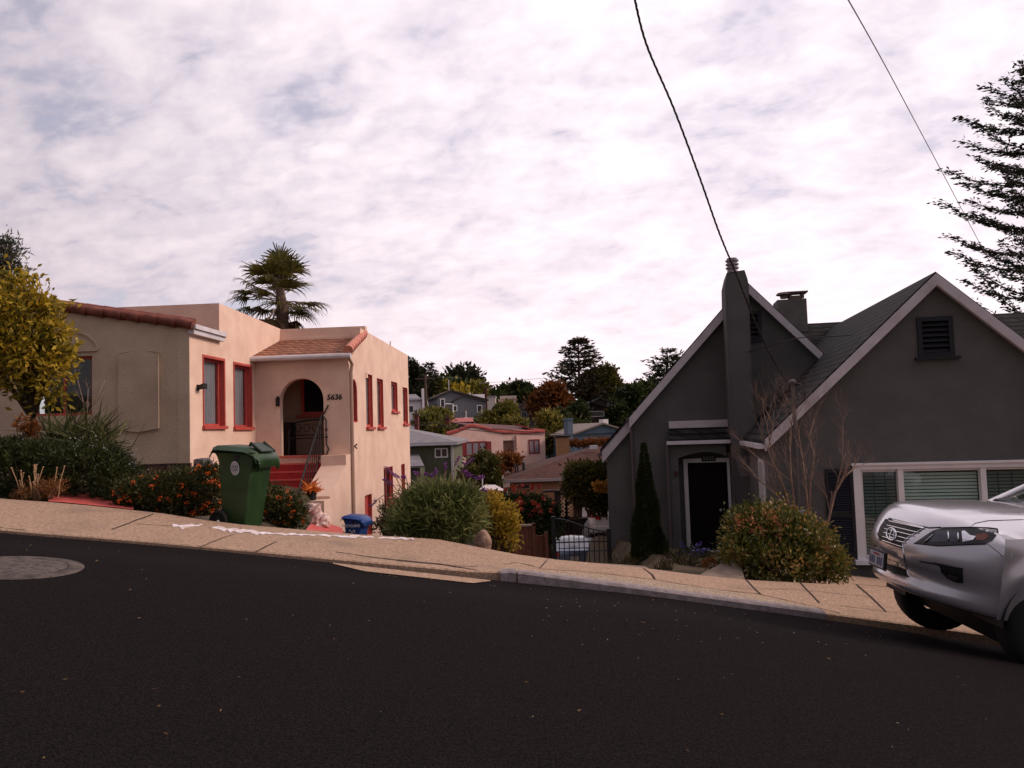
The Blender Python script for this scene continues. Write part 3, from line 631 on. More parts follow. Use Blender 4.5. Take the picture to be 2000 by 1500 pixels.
STAT = mat('painted_statue', (.42, .27, .24), .85, (.78, .62, .58), 16, bump=.8, bscale=40, ramp=(.42, .58))
blobmesh('lion_statue', balls, .012, STAT, 'small seated stone lion on a slab beside the stair pier', 'statue', zl)
m = MB(); q = [at(590, 1043, 13.3), at(672, 1045, 13.3), at(668, 1031, 16.2), at(615, 1013, 16.4)]; m.hexa([p-Vector((0, 0, .7)) for p in q], q); tag(m.build('side_path', REDPATH, recalc=False), kind='structure')
# ================================================================ RIGHT HOUSE (grey, two gables)
th = R(10); uR = Vector((math.cos(th), -math.sin(th), 0)); nR = Vector((math.sin(th), math.cos(th), 0))
P0 = at(1672, 905, 14.3); G = Frame(P0, uR, nR); H = G.sub(0, 3.8)
gh = thing('gabled_house', 'dark grey stucco house with two steep gables and pale bargeboards', 'house', (6.5, 15.5, -3.4))
ZG = -4.2
gL = G.s(1503, 950); zGe = G.z(1503, 862); gA, zGA = G.hit(1822, 548); gR = 2*gA-gL
slp = (zGA-zGe)/(gA-gL)
wv = G.rect(1797, 624, 1856, 692); ww = G.rect(1684, 914, 1999, 1090)
ww = (ww[0], ww[0]+(G.s(1757, 1000)-G.s(1688, 1000))*2+(G.s(1919, 1000)-G.s(1768, 1000))+.35, ww[2], ww[3])
outer = [(gL, ZG), (gR, ZG), (gR, zGe), (gA, zGA), (gL, zGe)]
m = MB(); m.wall(G, outer, [rectpoly(wv), rectpoly(ww)], 0, .25); m.build('garage_wing_wall', GREY, gh)
GS = Frame(G.pt(gL, 0), nR, uR)
sw_ = GS.rect(1485, 903, 1496, 982)
m = MB(); m.wall(GS, [(.252, ZG), (3.78, ZG), (3.78, zGe+.02), (.252, zGe+.02)], [rectpoly(sw_)], 0, .2); m.build('wing_side_wall', GREY, gh)
window(GS, gh, sw_, WHITE, .04, .06, GLASSD, None, None)
m = MB(); s0, s1, z0, z1 = sw_; m.wall(GS, [(s0-.05, z0-.09), (s1+.05, z0-.09), (s1+.05, z1+.06), (s0-.05, z1+.06)], [rectpoly(sw_)], -.03, -.002); m.build('side_window_trim', WHITE, gh)
# roof of the wing
def gable_roof(F, sa, za, sl_, sr, slope, d0, d1, th_=.09, name='roof', par=gh, mt=SLATE, zo=.02):
    m = MB()
    for s_ in (sl_, sr):
        if s_ is None: continue
        ze_ = za-slope*abs(s_-sa)
        m.slab([F.pt(sa, za+zo, d0), F.pt(s_, ze_+zo, d0), F.pt(s_, ze_+zo, d1), F.pt(sa, za+zo, d1)], (0, 0, th_*1.3))
    return m.build(name, mt, par)
gable_roof(G, gA, zGA, gL-.10, gR+.10, slp, -.16, 8.3, name='wing_roof')
def barge(F, sa, za, s_, slope, w=.21, d0=-.2, d1=-.1, name='bargeboard', z_off=.10, foot=True):
    ze_ = za-slope*abs(s_-sa); v = w*math.sqrt(1+slope*slope)*.75
    m = MB(); m.prism(F, [(sa, za+z_off), (s_, ze_+z_off), (s_, ze_+z_off-v), (sa, za+z_off-v)], d0, d1); return m.build(name, BARGE, gh)
barge(G, gA, zGA, gL-.07, slp); barge(G, gA, zGA, gR+.07, slp)
m = MB(); zc = zGe-slp*.10; m.box(G, gL-.19, gL-.003, zc-.04, zc+.05, -.16, 3.7); m.build('eave_gutter', METW, gh)
# vent in the wing gable
def vent(F, r, nsl, sill=True):
    s0, s1, z0, z1 = r; m = MB(); m.wall(F, rectpoly((s0-.05, s1+.05, z0-.05, z1+.05)), [rectpoly((s0+.03, s1-.03, z0+.03, z1-.03))], -.04, .08)
    v = m.build('gable_vent', SHUT, gh); m = MB()
    for i in range(nsl):
        z = z0+.03+(z1-z0-.06)*(i+.1)/nsl; h = (z1-z0)/nsl*.8
        m.hexa([F.pt(s0+.02, z, -.02), F.pt(s1-.02, z, -.02), F.pt(s1-.02, z+h, .07), F.pt(s0+.02, z+h, .07)], [F.pt(s0+.02, z+.02, -.02), F.pt(s1-.02, z+.02, -.02), F.pt(s1-.02, z+h+.02, .07), F.pt(s0+.02, z+h+.02, .07)])
    m.box(F, s0, s1, z0, z1, .12, .14); m.build('louvre', SHUT, v)
    if sill: m = MB(); m.box(F, s0-.12, s1+.12, z0-.10, z0-.052, -.12, -.003); m.build('vent_sill', SHUT, v)
vent(G, wv, 6)
# big front window
s0, s1, z0, z1 = ww; m = MB(); tw = .13
m.wall(G, [(s0-tw, z0-.02), (s1+tw, z0-.02), (s1+tw, z1+.08), (s0-tw, z1+.08)], [rectpoly((s0+.002, s1-.002, z0+.002, z1-.002))], -.05, -.002)
m.box(G, s0-tw-.03, s1+tw+.03, z1+.082, z1+.12, -.10, -.002); m.box(G, s0-tw-.06, s1+tw+.06, z0-.10, z0-.022, -.14, -.002)
bw = m.build('front_window', WHITE, gh)
a1 = G.s(1757, 1000); a2 = G.s(1768, 1000); a3 = G.s(1919, 1000); a4 = G.s(1930, 1000)
m = MB()
for a, b in ((a1, a2), (a3, a4)): m.box(G, a, b, z0+.004, z1-.004, -.03, .10)
m.wall(G, rectpoly((s0+.003, s1-.003, z0+.003, z1-.003)), [rectpoly((s0+.05, a1-.003, z0+.05, z1-.05)), rectpoly((a2+.003, a3-.003, z0+.05, z1-.05)), rectpoly((a4+.003, s1-.05, z0+.05, z1-.05))], .04, .095); m.build('frame', WHITE, bw)
m = MB(); m.box(G, s0+.05, s1-.05, z0+.05, z1-.05, .070, .076); m.build('pane', GLASSD, bw)
MUN = mat('muntin_dark', (.03, .05, .045), .6)
m = MB()
for a, b in ((s0+.05, a1), (a4, s1-.05)):
    for t in (1/3, 2/3): x = a+(b-a)*t; m.box(G, x-.008, x+.008, z0+.05, z1-.05, .058, .068)
m.build('muntin', MUN, bw)
for (a, b), mt in (((s0+.05, a1-.01), BLIND), ((a2+.01, a3-.01), BLINDL), ((a4+.01, s1-.05), BLIND)):
    m = MB(); z = z0+.06
    while z < z1-.08:
        m.hexa([G.pt(a, z, .12), G.pt(b, z, .12), G.pt(b, z+.042, .14), G.pt(a, z+.042, .14)], [G.pt(a, z+.004, .12), G.pt(b, z+.004, .12), G.pt(b, z+.046, .14), G.pt(a, z+.046, .14)]); z += .062
    m.build('blind', mt, bw)
m = MB(); m.box(G, s0-.1, s1+.1, z0-.1, z1+.1, .5, .55); m.build('dark_room', VOID, bw)
# shutter
sh = G.rect(1615, 916, 1668, 1087); s0, s1, z0, z1 = sh; m = MB(); hz_ = (z0+z1)/2-.05
m.wall(G, rectpoly(sh), [rectpoly((s0+.05, s1-.05, z0+.07, hz_-.03)), rectpoly((s0+.05, s1-.05, hz_+.03, z1-.07))], -.055, -.004); shu = m.build('shutter', SHUT, gh)
m = MB(); z = z0+.07
while z < z1-.08:
    if abs(z-hz_) > .035: m.hexa([G.pt(s0+.05, z, -.05), G.pt(s1-.05, z, -.05), G.pt(s1-.05, z+.03, -.01), G.pt(s0+.05, z+.03, -.01)], [G.pt(s0+.05, z+.006, -.05), G.pt(s1-.05, z+.006, -.05), G.pt(s1-.05, z+.036, -.01), G.pt(s0+.05, z+.036, -.01)])
    z += .042
m.build('louvre', mat('louvre_blue', (.022, .024, .036), .5), shu)
# --- left gable
hA, zHA = H.hit(1456, 562); hL, zHe = H.hit(1235, 818); hs = (zHA-zHe)/(hA-hL)
hv = H.rect(1463, 612, 1483, 664)
zEnd = H.s(1640, 750); zr = zHA-hs*(zEnd-hA)
m = MB(); m.wall(H, [(hL, -4.6), (zEnd, -4.6), (zEnd, zr), (hA, zHA), (hL, zHe)], [rectpoly(hv)], 0, .25); m.build('gable_wall', GREY, gh)
vent(H, hv, 5, False)
gable_roof(H, hA, zHA, hL-.10, zEnd-.35, hs, -.16, 8.0, name='gable_roof')
barge(H, hA, zHA, hL-.08, hs, .22); bb = barge(H, hA, zHA, H.s(1603, 690), hs, .20)
H2 = H.sub(0, .35); l2, z2 = H2.hit(1186, 868); l2 = H2.s(1187, 960); z2h = zHe-.05
m = MB(); m.prism(H2, [(l2, -5.4), (hL-.02, -5.4), (hL-.02, zHe-.1), (l2, zHe-.1-hs*(hL-.02-l2))], 0, .25); m.build('side_bay_wall', GREY, gh)
m = MB(); m.prism(H2, [(hL-.02, zHe+.06), (l2-.10, zHe+.06-hs*(hL+.08-l2)), (l2-.10, zHe+.06-hs*(hL+.08-l2)-.30), (hL-.02, zHe-.24)], -.12, -.003); m.build('bay_bargeboard', BARGE, gh)
m = MB(); m.slab([H2.pt(hL-.02, zHe+.06, -.14), H2.pt(l2-.14, zHe+.06-hs*(hL+.12-l2), -.14), H2.pt(l2-.14, zHe+.06-hs*(hL+.12-l2), 7), H2.pt(hL-.02, zHe+.06, 7)], (0, 0, .09)); m.build('bay_roof', SLATE, gh)
m = MB(); m.box(H2, l2, l2+.2, -6, zHe-1.0, .26, 7); m.build('bay_side_wall', GREY, gh)
m = MB(); m.tube([H.pt(hL-.10, zHe-.02, -.16), H.pt(hL-.10, zHe-.02, 6)], .06, 6); m.tube([H.pt(hL-.03, zHe-.1, -.05), H.pt(hL-.03, -4.3, -.05)], .035, 6); m.tube([H2.pt(l2-.16, zHe-.0-hs*(hL+.12-l2), -.16), H2.pt(l2-.16, zHe-.0-hs*(hL+.12-l2), 6)], .055, 6); m.build('downspout', mat('pipe_grey', (.09, .07, .075), .6), gh)
# --- chimney
cf = -.9; X = lambda px, py: H.hit(px, py, cf)
m = MB(); pts = [X(1443, 1130), X(1417, 600), X(1416, 556), X(1421, 533), X(1453, 529), X(1460, 546), X(1462, 556), X(1469, 745), X(1480, 900), X(1492, 1130)]
m.prism(H, pts, cf, -.001); ch = m.build('chimney', GREY, gh, bevel=.02)
c0 = H.pt(*(lambda a: (a[0], a[1]))(X(1433, 531)), cf+.24); m = MB(); prof = [(.115, -.05), (.12, .08)]
for k in range(3): z = .12+k*.085; prof += [(.11, z-.02), (.15, z), (.15, z+.03), (.11, z+.045)]
m.lathe(c0, prof+[(.12, .36), (.0, .37)], 16); m.build('chimney_pot', mat('flue_metal', (.26, .24, .27), .55), ch, smooth=True)
m = MB(); pp = [H.hit(1446, 931, cf-.02), H.hit(1488, 931, cf-.02), H.hit(1486, 893, cf-.02), H.hit(1436, 889, cf-.02)]; m.prism(H, pp, cf-.012, cf-.002); m.pbox(GS, GS.rect(1466, 894, 1501, 931), -.008, -.002); m.build('pale_patch', GREYL, gh)  # paler grey patch across the chimney front and the wing side wall
# --- porch over the door
pd = -.55; Q = lambda *a: H.rect(*a, pd)
fr = Q(1306, 823, 1424, 835); m = MB(); r_ = H.rect(1306, 821, 1424, 835); m.box(H, r_[0], r_[1], r_[2], r_[3], -.09, -.002); m.build('frieze_board', BARGE, gh)
g_ = Q(1302, 860, 1426, 867); m = MB(); m.box(H, g_[0], g_[1], g_[2], g_[3], pd-.10, pd+.02); m.build('porch_gutter', METW, gh)
m = MB(); m.slab([H.pt(g_[0]+.06, g_[3]-.02, pd-.04), H.pt(g_[1], g_[3]-.02, pd-.04), H.pt(g_[1], r_[2]-.02, -.02), H.pt(r_[0], r_[2]-.02, -.02)], (0, 0, .04)); m.build('porch_roof', SLATE, gh)
pw = Q(1311, 868, 1424, 1110); op = Q(1329, 884, 1424, 1110); z0 = -4.0
oa = [(op[0], z0), (op[0], op[3]-.12)]+[(op[0]+(pw[1]-op[0])*t, op[3]-.12+.13*math.sin(math.pi*t*.9)) for t in lin(.06, .94, 12)]+[(pw[1], op[3]-.1)]
m = MB(); m.prism(H, [(pw[0], z0)]+[(pw[0], pw[3])]+[(pw[1], pw[3])]+oa[::-1], pd+.06, -.002); m.build('porch_surround', GREY, gh)
m = MB(); m.tube([H.pt(pw[0]-.03, g_[2], pd), H.pt(pw[0]-.03, -4, pd)], .035, 6); m.build('porch_downspout', mat('pipe_grey', (.09, .07, .075)), gh)
DF = H.rect(1338, 895, 1428, 1079); s0, s1, z0, z1 = DF; fw = H.s(1346, 1000)-H.s(1338, 1000)
m = MB(); m.wall(H, [(s0, z0), (s1, z0), (s1, z1), (s0, z1)], [[(s0+fw, z0+.06), (s1-fw*.6, z0+.06), (s1-fw*.6, z1-fw), (s0+fw, z1-fw)]], -.06, -.001); fdo = m.build('door_frame', WHITE, gh)
m = MB(); m.wall(H, rectpoly((s0+fw, s1-fw*.6, z0+.06, z1-fw)), [rectpoly((s0+fw+.15+a*(s1-s0)*.40, s0+fw+.15+a*(s1-s0)*.40+.28, z0+b, z0+b+.5)) for a in (0, 1) for b in (.25, .95, 1.55) if z0+b+.5 < z1-fw-.05], -.012, -.0015)
m.box(H, s0+fw+.002, s1-fw*.6-.002, z0+.062, z1-fw-.002, -.008, -.001); fd = m.build('front_door', DOORM, gh); m = MB(); m.ball(H.pt(s1-fw-.15, z0+1.0, -.05), (.035, .035, .035)); m.build('handle', METW, fd)
sg = H.rect(1370, 889, 1398, 901, -.08); m = MB(); m.box(H, sg[0], sg[1], sg[2], sg[3], -.08, -.062); plq = m.build('number_plaque', mat('plaque_black', (.008, .010, .008), .5), gh)
text('number', '5630', H, (sg[0]+sg[1])/2, (sg[2]+sg[3])/2, -.082, (sg[3]-sg[2])*.95, mat('plaque_digit', (.22, .24, .22), .6), plq, .003)
m = MB(); p = H.hit(1320, 923, pd+.06); m.box(H, p[0]-.03, p[0]+.04, p[1]-.05, p[1]+.03, pd-.02, pd+.058); m.build('doorbell_lamp', mat('dull_red', (.06, .015, .015), .6), gh)
# main roof behind and rear chimney
B = G.sub(0, 8.0); zb0 = B.z(1610, 637, 0)
m = MB(); m.slab([B.pt(gA+6, zb0, 0), B.pt(hA-.5, zb0, 0), B.pt(hA-.5, zb0-3.4, -4.0), B.pt(gA+6, zb0-3.4, -4.0)], (0, 0, .1)); m.slab([B.pt(gA+6, zb0, 0), B.pt(hA-.5, zb0, 0), B.pt(hA-.5, zb0-3.6, 5), B.pt(gA+6, zb0-3.6, 5)], (0, 0, .1)); m.build('main_roof', SLATE, gh)
r_ = B.rect(1520, 584, 1577, 650, -.3); m = MB(); m.box(B, r_[0], r_[1], r_[2]-1.0, r_[3], -.3, .5); rc = m.build('rear_chimney', GREYL if False else mat('grey_stucco_rear', (.12, .11, .105), .95, (.15, .14, .13), 4, bump=.4), gh)
a_ = B.hit(1532, 583, 0); m = MB(); m.lathe(B.pt(a_[0], a_[1], 0), [(.12, 0), (.12, .07), (.24, .10), (.20, .16), (.03, .19), (0, .19)], 12); m.build('flue_cap', mat('rusty_cap', (.16, .11, .10), .7), rc)
a_ = B.hit(1555, 584, 0); m = MB(); sx, zx = a_
for dx in (-.17, .17):
    for dd in (-.1, .15): m.box(B, sx+dx-.03, sx+dx+.03, zx, zx+.16, dd-.03, dd+.03)
m.box(B, sx-.28, sx+.30, zx+.16, zx+.20, -.2, .28); m.box(B, sx-.15, sx+.15, zx-.02, zx+.09, -.1, .15); m.build('slab_cap', mat('rusty_cap', (.16, .11, .10)), rc)
# service mast, meter
mp = lambda px, py, d: G.pt(*G.hit(px, py, d), d)
m = MB(); t_ = mp(1548, 752, -.18); b_ = mp(1562, 985, -.18); bz = Vector((t_.x, t_.y, b_.z)); m.tube([t_, bz], .035, 8); m.ball(t_+Vector((0, 0, .05)), (.075, .09, .06)); m.box(G, G.s(1548, 800, -.18)-.07, G.s(1548, 800, -.18)+.07, t_.z-.35, t_.z-.32, -.25, -.1); m.ball(t_+Vector((.10, -.02, -.20)), (.03, .03, .05))
mast = m.build('service_mast', mat('mast_paint', (.10, .09, .09), .5), gh, smooth=True)
p = mp(1566, 1003, -.2); m = MB(); m.lathe(Vector((0, 0, 0)), [(.085, 0), (.085, .10), (.05, .13), (0, .13)], 16)
M_ = Matrix.Translation(p) @ Matrix.Rotation(R(90), 4, 'X'); m.v = [tuple(M_ @ Vector(v)) for v in m.v]; m.build('electric_meter', mat('meter_glass', (.20, .20, .22), .2, spec=.6), gh, smooth=True)
q = G.hit(1560, 1003, -.08); m = MB(); m.box(G, q[0]-.2, q[0]+.12, q[1]-.25, q[1]+.45, -.1, -.002); m.build('meter_box', GREY, gh)
m = MB(); m.tube([mp(1470, 664, -.1)+nR*3.5, mp(1560, 660, 1.5), mp(1662, 655, 1.0)], .012, 5); m.tube([mp(1536, 744, -.2), mp(1524, 752, -.2), mp(1519, 770, -.1), mp(1524, 784, 0)], .012, 5); m.tube([mp(1553, 748, -.2), mp(1566, 752, -.2), mp(1572, 768, -.1), mp(1570, 785, 0)], .012, 5); m.build('drop_wire', BLACK, gh)
# ---------------------------------------------------------------- overhead cables
def cable(name, label, pts, Y0, Y1, r, mt, twist=False):
    n = len(pts); P = []
    for i, (a, b) in enumerate(pts): P.append(at(a, b, Y0+(Y1-Y0)*i/(n-1)))
    Q_ = []
    for i in range(n-1):
        p0, p1, p2, p3 = P[max(i-1, 0)], P[i], P[i+1], P[min(i+2, n-1)]
        for k in range(10):
            t = k/10; Q_.append(.5*((2*p1)+(p2-p0)*t+(2*p0-5*p1+4*p2-p3)*t*t+(3*p1-p0-3*p2+p3)*t**3))
    Q_.append(P[-1]); m = MB()
    if twist:
        D_ = []
        for a, b in zip(Q_[:-1], Q_[1:]):
            for k in range(4): D_.append(a+(b-a)*k/4)
        for ph in (0, 2.1, 4.2): m.tube([p+Vector((math.cos(i*.45+ph), 0, math.sin(i*.45+ph)*.6))*r*.9 for i, p in enumerate(D_)], r*.75, 5)
    else: m.tube(Q_, r, 5)
    return tag(m.build(name, mt, smooth='all'), label, 'cable')
cable('power_cable', 'thick black twisted service cable dropping to the mast of the grey house', [(1236, -20), (1262, 85), (1316, 212), (1366, 345), (1405, 455), (1440, 540), (1476, 632), (1510, 702), (1536, 744)], 8.5, 14.0, .010, BLACK, True)
cable('telephone_wire', 'thin pale wire running down past the conifer at the right', [(1650, -12), (1720, 112), (1786, 235), (1850, 355), (1915, 478), (1975, 590), (2010, 650)], 9, 30, .009, mat('wire_grey', (.16, .17, .19), .6))
# ================================================================ SUV at the kerb
def decal(bvh, poly, off, cuts=3, thick=0):
    bm = bmesh.new(); vs = [bm.verts.new((p[0], p[1], 0)) for p in densify(list(poly)+[poly[0]], 9)[:-1]]
    bm.faces.new(vs); bmesh.ops.triangulate(bm, faces=bm.faces)
    bmesh.ops.subdivide_edges(bm, edges=[e for e in bm.edges if e.calc_length() > 12], cuts=1, use_grid_fill=True); bmesh.ops.triangulate(bm, faces=bm.faces)
    for _ in range(4):
        L_ = [e for e in bm.edges if e.calc_length() > 5]
        if not L_: break
        bmesh.ops.subdivide_edges(bm, edges=L_, cuts=1, use_grid_fill=True); bmesh.ops.triangulate(bm, faces=bm.faces)
    bm.verts.index_update()
    bm.verts.ensure_lookup_table(); P = []; ok = []
    for v in bm.verts:
        r = ray(v.co.x, v.co.y); h = bvh.ray_cast(Vector((0, 0, 0)), r.normalized())
        if h[0] is None: ok.append(False); P.append(Vector((0, 0, 0)))
        else:
            n = h[1] if h[1].dot(r) < 0 else -h[1]
            ok.append(True); P.append(h[0]-r.normalized()*off)
    fs = [tuple(v.index for v in f.verts) for f in bm.faces if all(ok[v.index] for v in f.verts)]
    bm.verts.index_update(); bm.free(); m = MB(); m.add(P, fs); return m
def projline(bvh, pts, off, step=8):
    out = []
    for a, b in densify(pts, step):
        r = ray(a, b).normalized(); h = bvh.ray_cast(Vector((0, 0, 0)), r)
        if h[0] is not None: out.append(h[0]-r*off)
    return out
PAINT = mat('silver_paint', (.58, .56, .60), .26, metal=.7, coat=.9, spec=.5)
CHROME = mat('chrome', (.75, .75, .78), .12, metal=1)
BLKP = mat('black_plastic', (.010, .010, .011), .55)
TYRE = mat('tyre_rubber', (.012, .012, .012), .85)
# car frame: +X rearward, +Y toward the camera side, +Z up ; origin under the nose centre
gx, gy = 3.17, 7.02
g1 = road_z(gx+.9, 7.0); ang = math.atan((road_z(gx+3.6, 7.0)-road_z(gx+.9, 7.0))/2.7)
MC = Matrix.Translation((gx, gy, road_z(gx+1.0, 6.2)+1.0*math.tan(-ang)-.02)) @ Matrix.Rotation(R(-2.0), 4, 'Z') @ Matrix.Rotation(-ang, 4, 'Y') @ Matrix.Rotation(math.pi, 4, 'Z') @ Matrix.Rotation(math.pi, 4, 'Z') @ Matrix.Scale(-1, 4, (0, 1, 0)) @ Matrix.Rotation(R(-1.0), 4, 'X') @ Matrix.Scale(1.06, 4)
def W3(x, y, z): return MC @ Vector((x, y, z))
car = thing('parked_suv', 'silver SUV parked nose uphill at the kerb, cut by the right edge', 'car', MC.translation)
HW = .94
# fascia + bonnet rows: (x at centre, z, half width, plan sweep)
rows_ = [(.30, .36, .80, .26), (.16, .36, .86, .37), (.10, .38, .885, .42), (.07, .41, .895, .45), (.075, .45, .90, .445), (.10, .50, .905, .42), (.105, .56, .91, .415), (.06, .60, .915, .46), (.035, .64, .92, .485), (.025, .70, .925, .495), (.03, .76, .925, .49), (.055, .83, .928, .465), (.09, .90, .925, .43), (.13, .97, .915, .40), (.185, 1.03, .90, .38), (.23, 1.055, .895, .38),
         (.30, 1.075, .885, .46), (.45, 1.105, .88, .38), (.65, 1.13, .88, .28), (.85, 1.15, .875, .18), (1.05, 1.165, .87, .10), (1.25, 1.18, .865, .04), (1.38, 1.185, .86, .0)]
def shell(row, b):
    x, z, w, k = row; s_ = abs(b)
    X_ = x+k*s_**2.6; Y_ = b*w
    if z > 1.03: zz_ = z-.115*s_**2.6-(.02 if s_ > .9 else 0)+.012*math.exp(-((s_-.62)/.10)**2)
    elif z > .92: zz_ = z-.07*s_**2.4
    else: zz_ = z-.01*s_**2
    return (X_, Y_, zz_)
BS = [math.sin(t)*1.0 for t in lin(-math.pi/2, math.pi/2, 41)]
m = MB(); m.grid([[W3(*shell(r_, b)) for b in BS] for r_ in rows_])
def side_pts(sg):
    xs_ = [.47, .50, .53, .56, .59, .62, .66, .72, .80, .90, 1.0, 1.1, 1.2, 1.28, 1.34, 1.38, 1.42, 1.5, 1.7, 2.1, 2.6, 3.1, 3.35, 3.42, 3.5, 3.6, 3.75, 3.9, 4.0, 4.08, 4.14, 4.3, 4.5, 4.68, 4.74]
    G_ = []
    for x in xs_:
        zb_ = .36 if x < .5 else .30
        for wc_ in (.92, 3.72):
            if abs(x-wc_) < .41: zb_ = max(zb_, .36+math.sqrt(max(0, .41**2-(x-wc_)**2)))
        if x < .66: zb_ = .36+(x-.5)*.0
        top = float(np.interp(x, [.5, .7, 1.0, 1.38, 2.5, 4.2, 4.74], [.95, .98, 1.02, 1.06, 1.10, 1.14, 1.05]))
        col = []
        for t in lin(0, 1, 16):
            z = zb_+(top-zb_)*t
            y = HW*(1-.0)-(.10*max(0, (z-.80)/.3)**2)-.035*max(0, (.55-z)/.25)**2
            if x < .8:
                w_ = float(np.interp(z, [.36, .45, .7, .9, 1.0], [.885, .90, .925, .925, .905])); bl_ = sstep((x-.47)/.33); y = w_*(1-bl_)+y*bl_
            fl = .022*max(0, 1-abs(math.hypot(x-.92, z-.36)-.45)/.10)
            y += fl-(.035 if x < .0 else 0)-max(0, x-4.5)*.25
            col.append(W3(x, sg*y, z))
        G_.append(col)
    return G_
for sg in (1, -1): m.grid(side_pts(sg))
rear = [[W3(4.74+.06*math.sin(math.pi*t)-(.25*max(0, t-.55)), b*.86, .35+t*1.1) for b in lin(-1, 1, 9)] for t in lin(0, 1, 9)]
m.grid(rear)
bm_b = MB(); bm_b.v = list(m.v); bm_b.f = list(m.f)
body = m.build('body', PAINT, car, smooth='all', recalc=False)
bvh = BVHTree.FromPolygons([Vector(v) for v in bm_b.v], bm_b.f)
# cabin
m = MB(); ws = lambda t, b: W3(1.36+.72*t, b*(.80-.20*t), 1.17+.44*t-.03*b*b*(1-t*.5)); m.grid([[ws(t, b) for b in lin(-1, 1, 11)] for t in lin(0, 1, 6)])
scr = m.build('windscreen', GLASSD, car, smooth='all', recalc=False)
m = MB(); m.grid([[W3(x, b*(.60+(.0)), 1.61+.05*math.sin(math.pi*min(1, (x-2.05)/2.4))-.03*b*b) for b in lin(-1, 1, 9)] for x in lin(2.06, 4.45, 9)])
for sg in (1, -1):
    m.tube([W3(1.34, sg*.83, 1.12), W3(1.7, sg*.74, 1.37), W3(2.08, sg*.61, 1.60)], .035, 6); m.tube([W3(2.9, sg*.89, 1.1), W3(2.85, sg*.63, 1.6)], .035, 6); m.tube([W3(4.6, sg*.85, 1.1), W3(4.3, sg*.6, 1.6)], .07, 6)
m.build('roof', PAINT, car, smooth='all', recalc=False)
for sg in (1, -1):
    m = MB(); m.grid([[W3(1.40+3.1*t, sg*.86, 1.09+.02*t) for t in lin(0, 1, 5)], [W3(2.05+2.3*t, sg*.615, 1.585) for t in lin(0, 1, 5)]]); m.build('side_window', GLASSD, car, recalc=False)
    m = MB(); m.ball(W3(1.62, sg*1.02, 1.16), (.09, .11, .075)); m.tube([W3(1.62, sg*.88, 1.10), W3(1.62, sg*.98, 1.13)], .03, 5); m.build('wing_mirror', PAINT if sg > 0 else BLKP, car, smooth=True)
m = MB(); m.box(Frame((0, 0), Vector((1, 0, 0)), Vector((0, 1, 0))), 0, 0, 0, 0, 0, 0) if False else None
m.grid([[W3(x, y, z) for y in lin(-.70, .70, 3)] for x, z in ((.55, .40), (.62, .36), (.72, .12), (1.3, .08), (4.4, .14), (4.6, .36))]); [m.grid([[W3(x, sg_*.70, z) for x, z in ((.62, .36), (.72, .12), (1.3, .08), (4.4, .14))], [W3(x, sg_*.70, .40) for x in (.62, .75, 1.3, 4.4)]]) for sg_ in (1, -1)]; m.grid([[W3(x, y, z) for y in (-.78, .78)] for x, z in ((.5, .34), (.52, .9), (1.4, .9), (1.42, .34))]); m.build('underbody', BLKP, car, recalc=False)  # underbody hung extra low as a black mass, standing in for shade below the car
for wx in (.91, 3.72):
    for sg in (1, -1):
        m = MB(); c_ = (wx, sg*.82, .345 if sg > 0 else .24); P_ = []
        for r_, dy in [(.20, .10), (.24, .115), (.32, .115), (.352, .09), (.362, .03), (.362, -.05), (.352, -.10), (.30, -.11), (.2, -.11)]:
            P_.append([W3(c_[0]+r_*math.cos(a), c_[1]+sg*dy, c_[2]+r_*math.sin(a)) for a in lin(0, 2*math.pi, 33)])
        m.grid(P_); wh = m.build('wheel', TYRE, car, smooth='all', recalc=False)
        m = MB(); m.grid([[W3(c_[0]+r_*math.cos(a), c_[1]+sg*dy, c_[2]+r_*math.sin(a)) for a in lin(0, 2*math.pi, 33)] for r_, dy in [(.245, .105), (.22, .07), (.20, .02)]])
        for k in range(5):
            a = k*2*math.pi/5; m.hexa([W3(c_[0]+math.cos(a+q)*rr_, c_[1]+sg*.075, c_[2]+math.sin(a+q)*rr_) for rr_, q in ((.03, -.8), (.22, -.17), (.22, .17), (.03, .8))], [W3(c_[0]+math.cos(a+q)*rr_, c_[1]+sg*.09, c_[2]+math.sin(a+q)*rr_) for rr_, q in ((.03, -.8), (.22, -.17), (.22, .17), (.03, .8))])
        m.build('rim', mat('alloy', (.30, .30, .32), .35, metal=.8), wh, recalc=False)
        m = MB(); m.grid([[W3(c_[0]+(.405 if i else .405)*math.cos(a), sg*yy, c_[2]+.405*math.sin(a)) for a in lin(-.1, math.pi+.1, 20)] for i, yy in enumerate((.935, .55))]); m.build('wheel_arch_liner', BLKP, car, recalc=False)
# front details laid on the body
def dpart(name, poly, off, mt, par=car): return decal(bvh, poly, off).build(name, mt, par, smooth='all', recalc=False)
grille = dpart('grille', [(1729, 1013), (1760, 1018), (1805, 1031), (1798, 1037), (1773, 1050), (1763, 1063), (1763, 1072), (1738, 1064), (1718, 1055), (1713, 1044), (1719, 1028)], .006, BLKP)
m = MB()
for a, b in [((1729, 1016), (1804, 1032)), ((1725, 1024), (1793, 1040)), ((1721, 1031), (1784, 1046)), ((1719, 1038), (1774, 1053)), ((1717, 1046), (1767, 1060)), ((1717, 1053), (1764, 1069))]:
    for q in [projline(bvh, [a, b], .014)]:
        if len(q) > 1: m.tube(q, .0055, 5)
m.build('grille_bars', CHROME, grille, smooth='all')
m = MB(); c0 = (1741, 1043); el = [(c0[0]+9.5*math.cos(t)+3*math.sin(t)*.3, c0[1]+12*math.sin(t)) for t in lin(0, 2*math.pi, 25)]
